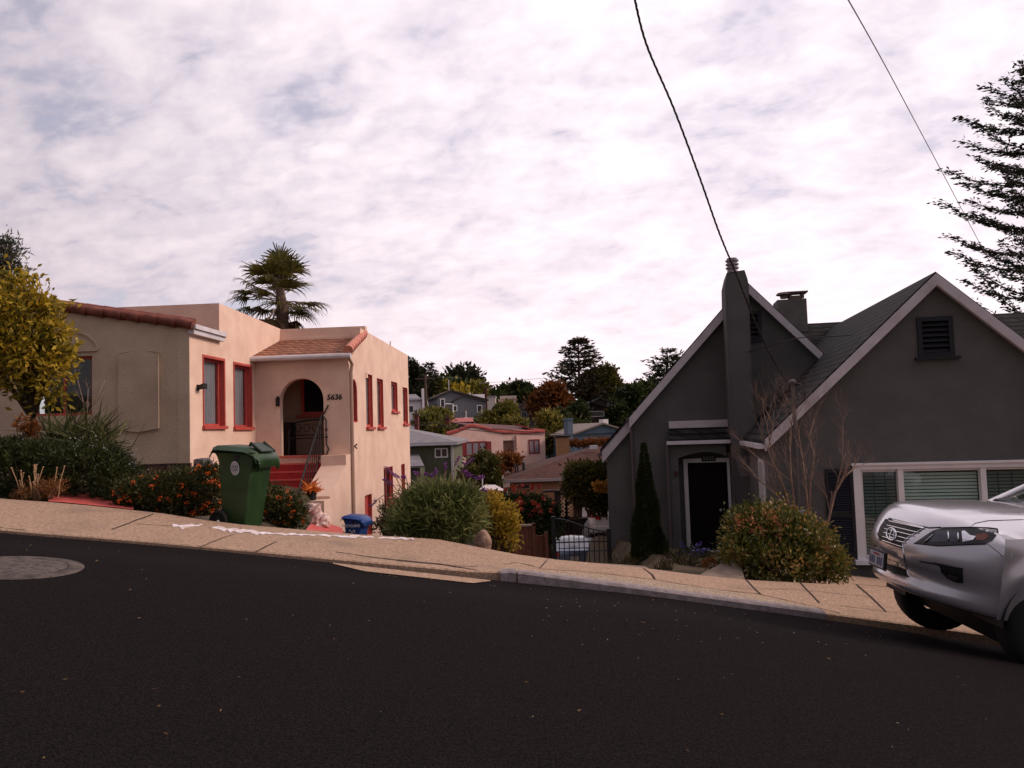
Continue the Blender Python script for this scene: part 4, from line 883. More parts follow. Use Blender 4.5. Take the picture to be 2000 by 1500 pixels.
m.tube(projline(bvh, el, .03), .006, 6); m.tube(projline(bvh, [(1743, 1033), (1737, 1049), (1746, 1051)], .03, 4), .006, 6); m.tube(projline(bvh, [(1743, 1033), (1747, 1038), (1745, 1050)], .03, 4), .004, 6)
m.build('emblem', CHROME, grille, smooth='all')
m = MB()
for pl in ([(1737, 1014), (1805, 1031), (1773, 1050), (1763, 1063), (1766, 1090), (1775, 1127)],): m.tube(projline(bvh, pl, .004), .007, 5)
m.build('grille_surround', CHROME, grille, smooth='all')
dpart('lower_grille', [(1704, 1072), (1708, 1063), (1712, 1068), (1735, 1078), (1764, 1088), (1770, 1108), (1774, 1127), (1746, 1120), (1722, 1108), (1704, 1098)], .005, BLKP)
dpart('bumper_panel', [(1712, 1068), (1735, 1068), (1763, 1076), (1769, 1112), (1738, 1102), (1712, 1090)], .010, PAINT)
# number plate
n0 = projline(bvh, [(1706, 1070), (1706, 1071)], 0.0); 
pc = W3(-.005, -.00, .575); px_ = (W3(0, 1, 0)-W3(0, 0, 0)).normalized(); pz_ = (W3(-.02, 0, 1)-W3(0, 0, 0)).normalized(); pn_ = px_.cross(pz_)
m = MB(); q = lambda a, b, d: pc+px_*a+pz_*b+pn_*d
dsg = 1 if pn_.dot(-pc) > 0 else -1
m.hexa([q(-.16, -.08, 0), q(.16, -.08, 0), q(.16, .08, 0), q(-.16, .08, 0)], [q(-.16, -.08, dsg*.02), q(.16, -.08, dsg*.02), q(.16, .08, dsg*.02), q(-.16, .08, dsg*.02)]); nf = m.build('number_plate_holder', BLKP, car, bevel=.004)
m = MB(); m.hexa([q(-.14, -.065, dsg*.021), q(.14, -.065, dsg*.021), q(.14, .065, dsg*.021), q(-.14, .065, dsg*.021)], [q(-.14, -.065, dsg*.024), q(.14, -.065, dsg*.024), q(.14, .065, dsg*.024), q(-.14, .065, dsg*.024)]); pl_ = m.build('number_plate', mat('plate_white', (.34, .34, .40), .5), nf)
m = MB()
for i in range(7):
    if i != 3: a0 = -.115+i*.036; m.hexa([q(a0-.010, -.045, dsg*.0245), q(a0+.010, -.045, dsg*.0245), q(a0+.010, .022, dsg*.0245), q(a0-.010, .022, dsg*.0245)], [q(a0-.010, -.045, dsg*.026), q(a0+.010, -.045, dsg*.026), q(a0+.010, .022, dsg*.026), q(a0-.010, .022, dsg*.026)])
m.build('plate_characters', mat('plate_blue', (.03, .035, .09), .6), pl_)
m = MB(); m.hexa([q(-.06, .036, dsg*.0245), q(.06, .036, dsg*.0245), q(.06, .054, dsg*.0245), q(-.06, .054, dsg*.0245)], [q(-.06, .036, dsg*.026), q(.06, .036, dsg*.026), q(.06, .054, dsg*.026), q(-.06, .054, dsg*.026)]); m.build('plate_script', mat('dull_red_print', (.30, .05, .05), .6), pl_)
# headlamp
hl = [(1785, 1061), (1801, 1050), (1822, 1036), (1840, 1031), (1895, 1030), (1930, 1031), (1948, 1033), (1949, 1040), (1938, 1055), (1925, 1062), (1880, 1064), (1830, 1066)]
head = dpart('headlight', hl, .006, mat('headlamp_black', (.012, .012, .015), .25, coat=.5, spec=.4))
dpart('reflector', [(1812, 1058), (1829, 1037), (1868, 1036), (1872, 1058)], .009, mat('lamp_reflector', (.07, .07, .09), .3, metal=.6, coat=.5), head)
dpart('bright_reflector', [(1878, 1037), (1884, 1036), (1895, 1045), (1906, 1047), (1900, 1054), (1880, 1058)], .011, mat('lamp_bright', (.85, .85, .92), .08, metal=.9, coat=1), head)
dpart('indicator', [(1905, 1044), (1925, 1041), (1932, 1047), (1922, 1055), (1907, 1054)], .010, mat('amber_lens', (.16, .025, .008), .15, coat=1), head)
m = MB(); m.tube(projline(bvh, [(1804, 1060), (1812, 1057), (1822, 1044)], .012), .004, 5); m.tube(projline(bvh, hl[3:8], .006), .006, 5); m.tube(projline(bvh, [(1785, 1061), (1830, 1066), (1880, 1064), (1925, 1062)], .006), .005, 5); m.build('lamp_trim', BLKP, head, smooth='all')
m = MB(); m.tube(projline(bvh, [(1852, 1038), (1853, 1057)], .012), .006, 6); m.tube(projline(bvh, [(1871, 1040), (1872, 1057)], .012), .006, 6); m.tube(projline(bvh, [(1804, 1060), (1822, 1044)], .012), .004, 6); m.build('lamp_tubes', CHROME, head, smooth='all')
# fog lamp
dpart('fog_recess', [(1820, 1097), (1880, 1110), (1881, 1139), (1868, 1138), (1850, 1130), (1838, 1118), (1836, 1108)], .005, BLKP)
dpart('fog_light', [(1841, 1117), (1848, 1124), (1856, 1122), (1872, 1128), (1872, 1133), (1860, 1135), (1848, 1129)], .010, CHROME)
m = MB(); m.tube(projline(bvh, [(1796, 1096), (1836, 1103), (1880, 1111)], .003), .007, 5)
m.tube(projline(bvh, [(1928, 1062), (1945, 1075), (1960, 1088)], .0), .003, 4)
m.tube(projline(bvh, [(1895, 1029), (1905, 1022), (1930, 1017), (1999, 1015)], .0), .004, 5)
m.tube(projline(bvh, [(1736, 1012), (1790, 1026), (1815, 1031), (1838, 1030)], .002), .006, 5)
m.build('panel_gap', BLKP, car, smooth='all')
# wipers / cowl
m = MB(); m.grid([[W3(1.36, b*.80, 1.165), ] + [W3(1.46, b*.79, 1.20)] for b in lin(-1, 1, 9)]); m.build('cowl', BLKP, car, recalc=False)
m = MB(); m.tube([W3(1.42, -.1, 1.20), W3(1.47, .3, 1.215), W3(1.50, .70, 1.205)], .012, 5); m.build('wiper', BLKP, car)
# ================================================================ small hatchback behind the gate
def backcar(name, label, cx, cy, colr, yaw=0):
    gz = g_z(cx, cy)+.04; slope = math.atan((g_z(cx, cy+2.8)-g_z(cx, cy))/2.8)
    MM = Matrix.Translation((cx, cy, gz)) @ Matrix.Rotation(R(yaw), 4, 'Z') @ Matrix.Rotation(slope, 4, 'X'); f = lambda x, y, z: MM @ Vector((x, y, z))
    t = thing(name, label, 'car', (cx, cy, gz)); m = MB()
    secs = [(.02, .60, .35, .78), (.0, .84, .32, .80), (.10, .87, .28, .95), (.35, .87, .24, 1.0), (1.2, .88, .22, .98), (3.2, .88, .22, .95), (4.1, .82, .25, .78), (4.4, .6, .3, .62)]
    m.grid([[f(b*w*(1-.06*(t_ > .7)), y, z0+(z1-z0)*t_) for t_, b in [(0, -.8), (.15, -1), (.6, -1), (.9, -.96), (1, -.86), (1.0, 0), (1, .86), (.9, .96), (.6, 1), (.15, 1), (0, .8)]] for y, w, z0, z1 in secs])
    m.grid([[f(x, .02, z) for x in lin(-.6, .6, 5)] for z in (.34, .8)]); m.build('body', colr, t, smooth='all', recalc=False)
    m = MB(); m.grid([[f(b*w*.9, y, z) for b, z in ((-1, z0), (-.80, z1-.06), (-.55, z1), (0, z1+.03), (.55, z1), (.80, z1-.06), (1, z0))] for y, w, z0, z1 in [(.30, .80, .98, 1.02), (.75, .82, .98, 1.36), (1.3, .82, .98, 1.47), (2.2, .82, .98, 1.46), (3.2, .82, .95, 1.0)]]); m.build('cabin', mat('sky_reflecting_glass', (.10, .10, .12), .12, metal=.3, coat=1), t, smooth='all', recalc=False)
    m = MB(); m.grid([[f(b*.70, .27+.42*k, 1.0+.33*k+.01) for b in lin(-1, 1, 7)] for k in lin(0, 1, 4)]); m.build('rear_window', mat('rear_glass', (.16, .16, .19), .15, metal=.5, coat=1), t, smooth='all', recalc=False)
    for sg in (-1, 1):
        m = MB(); m.grid([[f(sg*x, y-.03, z+dz) for x, y, z in ((.50, .02, .80), (.68, .02, .84), (.83, .08, .88), (.86, .28, .93))] for dz in (-.10, .06)]); m.build('tail_light', mat('tail_red', (.35, .012, .016), .3, coat=1), t, smooth='all', recalc=False)
        for wy in (.85, 3.5):
            m = MB(); P_ = [[f(sg*(.74+dx), wy+r_*math.cos(a), .31+r_*math.sin(a)) for a in lin(0, 6.2832, 21)] for r_, dx in ((.05, .10), (.27, .11), (.31, .05), (.31, -.1))]; m.grid(P_); m.build('wheel', TYRE, t, recalc=False)
    m = MB(); m.box(Frame((0, 0), Vector((1, 0, 0)), Vector((0, 1, 0))), -.17, .17, .58, .72, -.03, .0); m.v = [tuple(f(*v)) for v in m.v]; m.build('number_plate', mat('plate_pale', (.35, .35, .33), .5), t)
    m = MB(); m.box(Frame((0, 0), Vector((1, 0, 0)), Vector((0, 1, 0))), -.8, .8, .28, .50, -.05, .02); m.v = [tuple(f(*v)) for v in m.v]; m.build('rear_bumper', colr, t, bevel=.03)
    return t
p = at(1122, 1085, 25.5); backcar('parked_hatchback', 'pale blue-grey hatchback seen from behind through the black gate bars', p.x, 25.5, mat('blue_grey_paint', (.13, .16, .24), .3, metal=.5, coat=.7))
p = at(1192, 1090, 26.5); backcar('parked_saloon', 'white car parked in the driveway half hidden by the grey house corner', p.x+.25, 26.5, mat('white_car_paint', (.5, .48, .5), .3, coat=.7))
# ================================================================ bins
def bin_(name, label, base, M_, colr, par_sticker=None, sc=1.0):
    f = lambda x, y, z: base+M_ @ Vector((x*sc*(.64 if z < 9 else 1), y*sc, z*sc)); t = thing(name, label, 'bin', base); m = MB()
    # x: back(-) to front(+), y: width
    secs = [(.03, -.22, .20, .24), (.12, -.30, .215, .26), (.62, -.335, .30, .30), (.88, -.36, .37, .32), (.95, -.40, .385, .325), (1.0, -.45, .40, .335)]
    R_ = []
    for z, xa, xb, w in secs:
        c_ = []; rr_ = .05
        for cx_, cy_, a0 in ((xb-rr_, w-rr_, 0), (xa+rr_, w-rr_, 1), (xa+rr_, -w+rr_, 2), (xb-rr_, -w+rr_, 3)):
            for k in range(5): a = (a0+k/4)*math.pi/2; c_.append(f(cx_+rr_*math.cos(a), cy_+rr_*math.sin(a), z))
        c_.append(c_[0]); R_.append(c_)
    m.grid(R_); m.add(R_[0][:-1], [tuple(range(20))]); m.build('body', colr, t, smooth=True)
    m = MB(); L_ = []
    for x, z in [(-.50, 1.005), (-.48, 1.06), (-.40, 1.085), (-.1, 1.075), (.20, 1.06), (.38, 1.01), (.49, .945), (.50, .86), (.44, .82)]:
        w = .345 if x < .4 else .335-.3*(x-.4); L_.append([f(x, y, z-(.055 if abs(y) > w-.02 else 0)) for y in (-w-.012, -w, -w+.05, 0, w-.05, w, w+.012)])
    m.grid(L_); L2 = [[p-Vector((0, 0, .02*sc)) for p in row] for row in L_]; m.grid(L2)
    m.build('lid', colr, t, smooth='all', recalc=False)
    m = MB(); m.grid([[f(x, y, z) for y in (-.33, .33)] for x, z in ((-.49, 1.02), (.38, .965), (.50, .86), (.46, .80))]); m.grid([[f(x, y, z) for x, z in ((-.46, 1.0), (.40, .955), (.46, .86))] for y in (-.335, -.36)]); m.grid([[f(x, y, z) for x, z in ((-.46, 1.0), (.40, .955), (.46, .86))] for y in (.335, .36)]); m.build('rim', colr, t, recalc=False)
    m = MB(); m.tube([f(.20, -.2, 1.075), f(.22, -.2, 1.12), f(.46, -.2, 1.0)], .02, 6); m.tube([f(.20, .2, 1.075), f(.22, .2, 1.12), f(.46, .2, 1.0)], .02, 6); m.hexa([f(.20, -.2, 1.105), f(.20, .2, 1.105), f(.46, .2, 1.0), f(.46, -.2, 1.0)], [f(.20, -.2, 1.12), f(.20, .2, 1.12), f(.46, .2, 1.015), f(.46, -.2, 1.015)]); m.build('lid_handle', mat('bin_dark_green', (.012, .025, .012), .5), t) if name == 'green_bin' else None
    for sg in (-1, 1):
        m = MB(); m.grid([[f(-.32+r_*1.3*math.cos(a), sg*(.30+dy), .135+r_*math.sin(a)) for a in lin(0, 6.2832, 25)] for r_, dy in ((.001, .03), (.04, .04), (.05, .015), (.095, .015), (.10, .04), (.135, .04), (.14, .02), (.14, -.04), (.10, -.05))]); w_ = m.build('wheel', TYRE, t, smooth='all', recalc=False)
        m = MB(); m.ball(f(-.30, sg*.345, .135), (.018, .018, .018)); m.build('hub', METW, w_)
    m = MB(); m.tube([f(-.30, -.33, .135), f(-.30, .33, .135)], .015, 6); m.tube([f(.0, -.27, .08), f(.0, -.275, .08)], .05, 10); m.tube([f(.04, -.335, .93), f(.04, -.325, .93)], .035, 10); m.build('axle', BLACK, t)
    return t, f
GB = mat('bin_green', (.010, .034, .010), .45, (.018, .050, .014), 5, stain=(.035, .05, .015), sscale=4, spec=.4)
gb = at(478, 1032, 10.35); gb.z = at(478, 1033, 10.35).z
t, f = bin_('green_bin', 'tall green wheeled waste bin at the back of the sidewalk', gb, Matrix.Rotation(R(-6), 3, 'Z') @ Matrix.Rotation(R(2.2), 3, 'Y'), GB, sc=1.03)
m = MB(); q = lambda a, r_, d=.0: f(.0+r_*math.cos(a), -.316-d, .80+r_*math.sin(a)); m.grid([[q(a, r_, .006+.014*(math.sin(a)*r_/.09+0)) for a in lin(0, 6.2832, 31)] for r_ in (.001, .09)]); stk = m.build('round_sticker', mat('sticker_grey', (.42, .42, .46), .6, (.55, .55, .58), 30), t, recalc=False)
m = MB(); m.tube([q(a, .066, .012+.014*math.sin(a)*.066/.09) for a in lin(0, 6.2832, 25)], .0022, 4); m.tube([q(a, .042, .012+.014*math.sin(a)*.042/.09) for a in lin(0, 6.2832, 25)], .0022, 4)
for a in (.5, 2.2, 3.9, 5.3): m.tube([q(a, .012, .014), q(a+.5, .03, .014), q(a+.2, .04, .014)], .004, 4)
m.build('sticker_print', mat('sticker_ink', (.05, .05, .07), .7), stk)
# concrete block by the bin wheel
p = at(404, 1020, 10.6)
m = MB(); Fz = Frame((0, 0), Vector((1, 0, 0)), Vector((0, 1, 0))); m.box(Fz, p.x-.28, p.x+.28, p.z-.5, p.z+.07, 10.35, 10.8); tag(m.build('concrete_block', CONC2, bevel=.02), 'low rough concrete edging block behind the green bin wheel', 'edging block')
BB = mat('bin_blue', (.006, .040, .19), .45, (.010, .055, .24), 4, spec=.4)
bb_ = at(697, 1100, 17.0); bb_.z = at(690, 1011, 17.0).z-1.10*.80+.04
t, f = bin_('blue_bin', 'blue wheeled recycling bin, only its lid and top showing above the sidewalk', bb_, Matrix.Rotation(R(-10), 3, 'Z') @ Matrix.Rotation(R(2), 3, 'Y'), BB, sc=.83)
d_ = (Matrix.Rotation(R(-10), 3, 'Z') @ Matrix.Rotation(R(2), 3, 'Y')); u_ = d_ @ Vector((1, 0, 0)); FB = Frame(f(0, 0, 0), nrm(u_.x, u_.y), nrm(-u_.y, u_.x))
tp = f(-.02, -.33, .80); wh = mat('white_print', (.6, .62, .68), .7)
text('printed_words', 'RECYCLING', FB, (tp-FB.O).dot(FB.u), at(0, 0, 1).z*0+f(0, 0, .84).z, (tp-FB.O).dot(FB.w)-.045, .075, wh, t, .002)
m = MB(); m.tube([f(-.12+.24*k/10, -.372, .70+.035*math.sin(k*.9)) for k in range(11)], .006, 4); m.tube([f(.10, -.372, .74), f(.13, -.372, .68), f(.09, -.372, .67)], .005, 4); m.build('printed_logo', wh, t)
# ================================================================ gate, fences, rock
Fd = Frame((0, 17.2), Vector((1, 0, 0)), Vector((0, 1, 0))); IR = BLACK
gt = thing('driveway_gate', 'black metal driveway gate with bars and a curved top rail beside the grey house', 'gate', (1.6, 17.2, -3.4))
ga, gb_ = Fd.s(1082, 1050), Fd.s(1189, 1050); zt0, zt1 = Fd.z(1080, 1013), Fd.z(1189, 1037); zbm = -3.35
m = MB()
top = lambda t: zt0+(zt1-zt0)*(sstep(t*1.05)) if t > .12 else zt0
m.tube([Fd.pt(ga+(gb_-ga)*t, top(t), 0) for t in lin(0, 1, 16)], .016, 6); m.tube([Fd.pt(ga, zt1-.22, 0), Fd.pt(gb_, zt1-.22, 0)], .016, 6); m.tube([Fd.pt(ga, zbm+.1, 0), Fd.pt(gb_, zbm+.1, 0)], .018, 6); m.tube([Fd.pt(ga, -2.75, 0), Fd.pt(gb_, -2.75, 0)], .012, 6); m.build('rails', mat('gate_rail', (.03, .03, .033), .5), gt)
for i in range(1, 11):
    t_ = i/11; m = MB(); s_ = ga+(gb_-ga)*t_; m.tube([Fd.pt(s_, zbm+.05, 0), Fd.pt(s_, top(t_)+.0, 0)], .011, 5); m.build('bar', IR, gt)
for s_, zz in ((ga, zt0), (gb_, zt1)): m = MB(); m.box(Fd, s_-.045, s_+.045, zbm-.3, zz+.05, -.045, .045); m.build('post', IR, gt)
Ff = Frame((0, 12.6), Vector((1, 0, 0)), Vector((0, 1, 0)))
ft = thing('iron_fence', 'short black iron fence below the yellow bush', 'fence', (-.3, 12.6, -2.6)); a, b = Ff.s(948, 1050), Ff.s(1004, 1050); zt = Ff.z(978, 1037)
m = MB(); m.tube([Ff.pt(a, zt-.03, 0), Ff.pt(b, zt-.03, 0)], .014, 5); m.tube([Ff.pt(a, zt-.7, 0), Ff.pt(b, zt-.7, 0)], .014, 5)
for i in range(7): s_ = a+(b-a)*i/6; m.tube([Ff.pt(s_, zt-.8, 0), Ff.pt(s_, zt+.0, 0)], .008, 4)
m.build('bars', IR, ft); m = MB(); s_ = Ff.s(979, 1050); m.box(Ff, s_-.022, s_+.022, zt-1, zt+.02, -.022, .022); m.build('post', IR, ft)
Fw = Frame((0, 15.5), Vector((1, 0, 0)), Vector((0, 1, 0)))
wt = thing('wooden_fence', 'red-brown wooden board fence panels left of the driveway gate', 'fence', (.3, 15.5, -3))
for i, (x0, x1, yt) in enumerate([(1001, 1043, 1025), (1044, 1067, 1042)]):
    a, b, zt = Fw.s(x0, 1050), Fw.s(x1, 1050), Fw.z(x0, yt); m = MB(); n = 4 if i == 0 else 3
    for k in range(n): m.box(Fw, a+(b-a)*k/n+.004, a+(b-a)*(k+1)/n-.004, zt-1.4, zt-.04-.01*(k % 2), i*.05, i*.05+.025)
    m.build('boards', WOODF, wt)
    if i == 0: m = MB(); m.box(Fw, a-.02, b+.02, zt-.035, zt+.0, -.03, .05); m.build('cap_rail', mat('pale_cap', (.30, .22, .20), .8), wt)
    m = MB(); m.box(Fw, b-.03, b+.03, zt-1.5, zt+.02, -.03, .03); m.build('post', WOODF, wt)
# boulder
def rock(name, label, p, r_, mt, seed=1, cat='boulder'):
    rr = random.Random(seed); m = MB(); m.ball((0, 0, 0), (1, 1, 1), 18, 12); o = [(rr.uniform(-1, 1), rr.uniform(-1, 1), rr.uniform(-1, 1)) for _ in range(7)]; V = []
    for v in m.v:
        v = Vector(v); k = 1+.12*sum(math.sin(v.dot(Vector(q))*3+i) for i, q in enumerate(o))/2; V.append((p[0]+v.x*r_[0]*k, p[1]+v.y*r_[1]*k, p[2]+v.z*r_[2]*k))
    m.v = V; return tag(m.build(name, mt, smooth='all'), label, cat)
ROCK = mat('rock', (.16, .095, .07), .95, (.34, .22, .165), 9, bump=1, bscale=25)
p = at(944, 1064, 10.25); rock('boulder', 'rounded brown boulder at the sidewalk edge right of the salvia bush', p, (.115, .10, .17), ROCK)
p = at(918, 1072, 10.2); rock('boulder', 'low flat brown stone left of the upright boulder', p, (.10, .08, .07), mat('rock_dark', (.07, .045, .035), .95, (.14, .09, .07), 9, bump=1), 3)
# concrete wedge in front of the right house
m = MB(); pts = [at(1358, 1126, 10.0), at(1455, 1131, 9.96), at(1449, 1110, 10.3), at(1432, 1096, 10.5), at(1413, 1098, 10.5)]
m.hexa([p-Vector((0, 0, .8)) for p in pts], pts); tag(m.build('retaining_block', mat('old_concrete', (.16, .12, .10)), bevel=.01), 'weathered concrete wedge wall between the sidewalk and the clipped bush', 'low wall')
# path slab by the garage wing
m = MB(); m.grid([[Vector((x, y, g_z(x, y)+.05)) for x in lin(3.9, 9, 8)] for y in lin(9.94, 13.5, 10)]); tag(m.build('side_paving', CONC, recalc=False), kind='structure')
# planter at the door
p = at(1352, 1092, 15.2); pt = thing('planter', 'terracotta planter of purple and white flowers beside the dark front door', 'planter', p-Vector((0, 0, .25)))
m = MB(); b = p-Vector((0, 0, .45)); m.box(Frame((b.x, b.y), uR, nR), -.22, .22, b.z, b.z+.42, -.2, .2); m.build('box', mat('terracotta', (.12, .03, .02), .85, (.16, .045, .03), 9), pt, bevel=.02)
P, D = clumpy([(b+Vector((0, 0, .52)), (.28, .2, .16))], 30, 14, .06); leafobj('leaves', P, D, .09, .3, leafmat('planter_leaf', [(.015, .03, .012), (.05, .07, .03)]), pt)
P, D = clumpy([(b+Vector((-.02, -.05, .60)), (.27, .18, .13))], 22, 6, .04); leafobj('flowers', P, D, .06, .8, leafmat('purple_flower', [(.07, .03, .22), (.14, .08, .35), (.35, .35, .45)]), pt, kind='stuff')
# lattice screen and dark wall behind the parked cars
Fl = Frame((0, 33), Vector((1, 0, 0)), Vector((0, 1, 0)))
sh_ = thing('garage', 'dark brown garage wall standing behind the parked cars', 'garage', (3, 33, -6.5))
r_ = Fl.rect(1066, 1012, 1240, 1110); m = MB(); m.box(Fl, r_[0], r_[1], r_[2], r_[3], 0, 4); m.build('wall', courses('dark_planks', [(.018, .010, .008), (.028, .015, .012), (.006, .004, .004)], .2, 4, axis='x'), sh_)
m = MB(); m.box(Fl, r_[0]+.3, r_[1], r_[3]+.005, r_[3]+.07, -.1, 4); m.build('roof_edge', mat('roof_pale_edge', (.14, .11, .11)), sh_)
lt = thing('lattice_screen', 'pale wooden diamond lattice panel between the red flower hedge and the green bush', 'lattice', (2.4, 34, -4.5))
Fk = Frame((0, 32.2), Vector((1, 0, 0)), Vector((0, 1, 0)))
for (x0, y0, x1, y1) in ((1095, 968, 1104, 1009), (1109, 985, 1126, 1009)):
    s0, s1, z0, z1 = Fk.rect(x0, y0, x1, y1); m = MB(); k = -2
    W_, H_ = s1-s0, z1-z0; stp = .16
    def seg(cx, sgn):
        a = max(0, 0-cx*sgn if False else 0)
        P_ = []
        for t in lin(0, H_, 24):
            x = cx+sgn*t
            if 0 <= x <= W_: P_.append(Fk.pt(s0+x, z0+t, 0 if sgn > 0 else .02))
        if len(P_) > 1: m.tube([P_[0], P_[-1]], .03, 4)
    c = -H_
    while c < W_+H_: seg(c, 1); seg(c, -1); c += stp
    m.build('lattice', mat('lattice_paint', (.42, .26, .17), .8), lt)
    m = MB(); m.box(Fk, s0-.1, s1+.1, z0-.2, z1+.1, .4, .5); m.build('backing', mat('lattice_back', (.03, .015, .012)), lt)
m = MB(); s0, s1, z0, z1 = Fk.rect(1084, 960, 1095, 1012); m.box(Fk, s0, s1, z0-2, z1, .0, .3); s0, s1, z0, z1 = Fk.rect(1060, 957, 1110, 961); m.box(Fk, s0, s1, z0, z1, -.1, .3); m.build('post', mat('shed_dark', (.035, .018, .02), .9), lt)
# ================================================================ HOUSES ACROSS THE VALLEY
def FY_(Y, yaw=0): return Frame((0, Y), nrm(math.cos(R(yaw)), math.sin(R(yaw))), nrm(-math.sin(R(yaw)), math.cos(R(yaw))))
def bwin(F, par, r, fm, n=1, gm=None, fw=.07, name='window', d=-.05):
    s0, s1, z0, z1 = r; m = MB(); hs_ = []
    for i in range(n): a = s0+fw+(s1-s0-fw)*i/n; b = s0+(s1-s0-fw)*(i+1)/n; hs_.append([(a, z0+fw), (b, z0+fw), (b, z1-fw), (a, z1-fw)])
    m.wall(F, rectpoly(r), hs_, d, -.002); w = m.build(name, fm, par)
    m = MB(); m.box(F, s0+.01, s1-.01, z0+.01, z1-.01, -.02, -.004); m.build('pane', gm or WPANE, w); return w
WPANE = mat('far_pane', (.02, .022, .026), .15, spec=.6); CPANE = mat('far_curtained_pane', (.20, .17, .20), .4, (.30, .26, .30), 3, stretch=(6, 6, .3))
FW = mat('far_white_trim', (.80, .76, .78), .7); PINK = mat('pink_stucco', (.72, .47, .42), .95, (.80, .55, .49), 1.5, stain=(.62, .40, .36), sscale=.6)
RT = mat('far_red_tile', (.34, .065, .055), .85, (.42, .10, .08), 2); FRED = mat('far_red_paint', (.22, .03, .035), .8)
GRN = mat('olive_siding', (.10, .105, .070), .9, (.125, .13, .088), 2); GREYB = mat('blue_grey_siding', (.14, .145, .17), .9, (.17, .175, .20), 2); BLUE = mat('blue_siding', (.11, .17, .235), .9, (.14, .20, .27), 2)
RGREY = mat('grey_shingle_far', (.17, .155, .17), .9, (.26, .24, .26), 5, stretch=(.4, .4, 6)); RBRN = mat('brown_shingle_far', (.040, .015, .012), .95, (.115, .048, .038), 5, 8, stretch=(.6, .6, 5), ramp=(.3, .7)); TAN = mat('tan_stucco', (.36, .17, .09), .95, (.42, .21, .12), 1.5)
DBRN = mat('dark_brown_siding', (.045, .030, .030), .9, (.06, .042, .040), 2)
def hip(F, s0, s1, d1, ze, zr, inset, mt, par, over=.4, name='roof'):
    a, b, c_, d_ = F.pt(s0-over, ze, -over), F.pt(s1+over, ze, -over), F.pt(s1+over, ze, d1+over), F.pt(s0-over, ze, d1+over)
    e, f_ = F.pt(s0+inset, zr, d1/2), F.pt(s1-inset, zr, d1/2); lo = [p-Vector((0, 0, .15)) for p in (a, b, c_, d_)]
    m = MB(); m.add([a, b, c_, d_, e, f_]+lo, [(0, 1, 5, 4), (1, 2, 5), (2, 3, 4, 5), (3, 0, 4), (6, 7, 1, 0), (7, 8, 2, 1), (8, 9, 3, 2), (9, 6, 0, 3), (6, 9, 8, 7)]); return m.build(name, mt, par)
# olive green house
F = FY_(42); hs = thing('green_house', 'olive green house with grey hip roof beside the cream house', 'house', (-4, 42, -7))
s1 = F.s(882, 900); ze = F.z(845, 864); s0 = s1-9; m = MB(); m.box(F, s0, s1, -9, ze, 0, 9); m.build('wall', GRN, hs)
hip(F, s0, s1, 9, ze, F.z(800, 826, 4.5), 4.4, RGREY, hs); bwin(F, hs, F.rect(849, 875, 875, 894), FW, 2)
m = MB(); m.box(F, s1-.02, s1+.1, -9, ze-.1, -.12, 0); m.box(F, s0-.4, s1+.4, ze-.16, ze-.02, -.46, -.40); m.build('gutter', METW, hs)
m = MB(); p0, p1 = F.hit(798, 903, -2.5), F.hit(829, 913, -2.5); m.slab([F.pt(p0[0]-1, p1[1], -2.6), F.pt(p1[0], p1[1], -2.6), F.pt(p1[0]-.6, p1[1]+.55, 0), F.pt(p0[0]-1, p1[1]+.55, 0)], (0, 0, .1)); m.build('lean_to_roof', RGREY, hs); m = MB(); m.box(F, p0[0]-1, p1[0]-.25, -9, p1[1]-.02, -2.3, -.01); m.build('lean_to_wall', GRN, hs)
# pink house
F = FY_(64, 22); hp = thing('pink_house', 'pink stucco house with red tile coping and red shutters', 'house', (0, 64, -6))
P_ = [(873, 849), (893, 843), (915, 834), (926, 832.5), (940, 836), (962, 842), (985, 846), (1030, 845), (1064, 844)]; tp = [F.hit(a, b) for a, b in P_]
niche = F.rect(983, 860, 1009, 897); m = MB(); m.wall(F, [(tp[0][0], -8), (tp[-1][0], -8)]+tp[::-1], [rectpoly(niche)], 0, .3); m.build('front_wall', PINK, hp)
m = MB(); m.box(F, tp[0][0], tp[0][0]+.3, -8, tp[0][1]-.1, .31, 9); m.box(F, tp[-1][0]-.3, tp[-1][0], -8, tp[-1][1]+.1, .31, 9); m.box(F, niche[0]-.3, niche[1]+.3, niche[2]-.2, niche[3]+.2, 1.4, 1.6); m.build('side_wall', PINK, hp)
m = MB(); m.tube([F.pt(a, b+.05, .05) for a, b in tp], .17, 6); q = F.hit(1062, 831); m.slab([F.pt(tp[-1][0]-.9, tp[-1][1]+.1, 0), F.pt(tp[-1][0]+.05, tp[-1][1]+.1, 0), F.pt(tp[-1][0]+.05, tp[-1][1]+.25, 4), F.pt(tp[-1][0]-.9, tp[-1][1]+.7, 4)], (0, 0, .15)); m.build('tile_coping', RT, hp)
m = MB(); m.slab([F.pt(tp[3][0], tp[3][1]-.1, .31), F.pt(tp[-1][0]-.1, tp[-1][1]-.15, .31), F.pt(tp[-1][0]-.1, tp[-1][1]+.55, 6), F.pt(tp[3][0], tp[3][1]+.35, 6)], (0, 0, .1)); m.build('roof', mat('dull_red_roof', (.10, .045, .045), .9, (.15, .07, .065), 1), hp)
bwin(F, hp, F.rect(909, 862, 950, 890), FRED, 3, CPANE, .10); bwin(F, hp, F.rect(1032.5, 858, 1054, 886), FRED, 2, CPANE, .10)
for a, b in ((900, 908.5), (950.5, 959)): m = MB(); m.pbox(F, F.rect(a, 862, b, 890), -.08, -.003); m.build('shutter', FRED, hp)
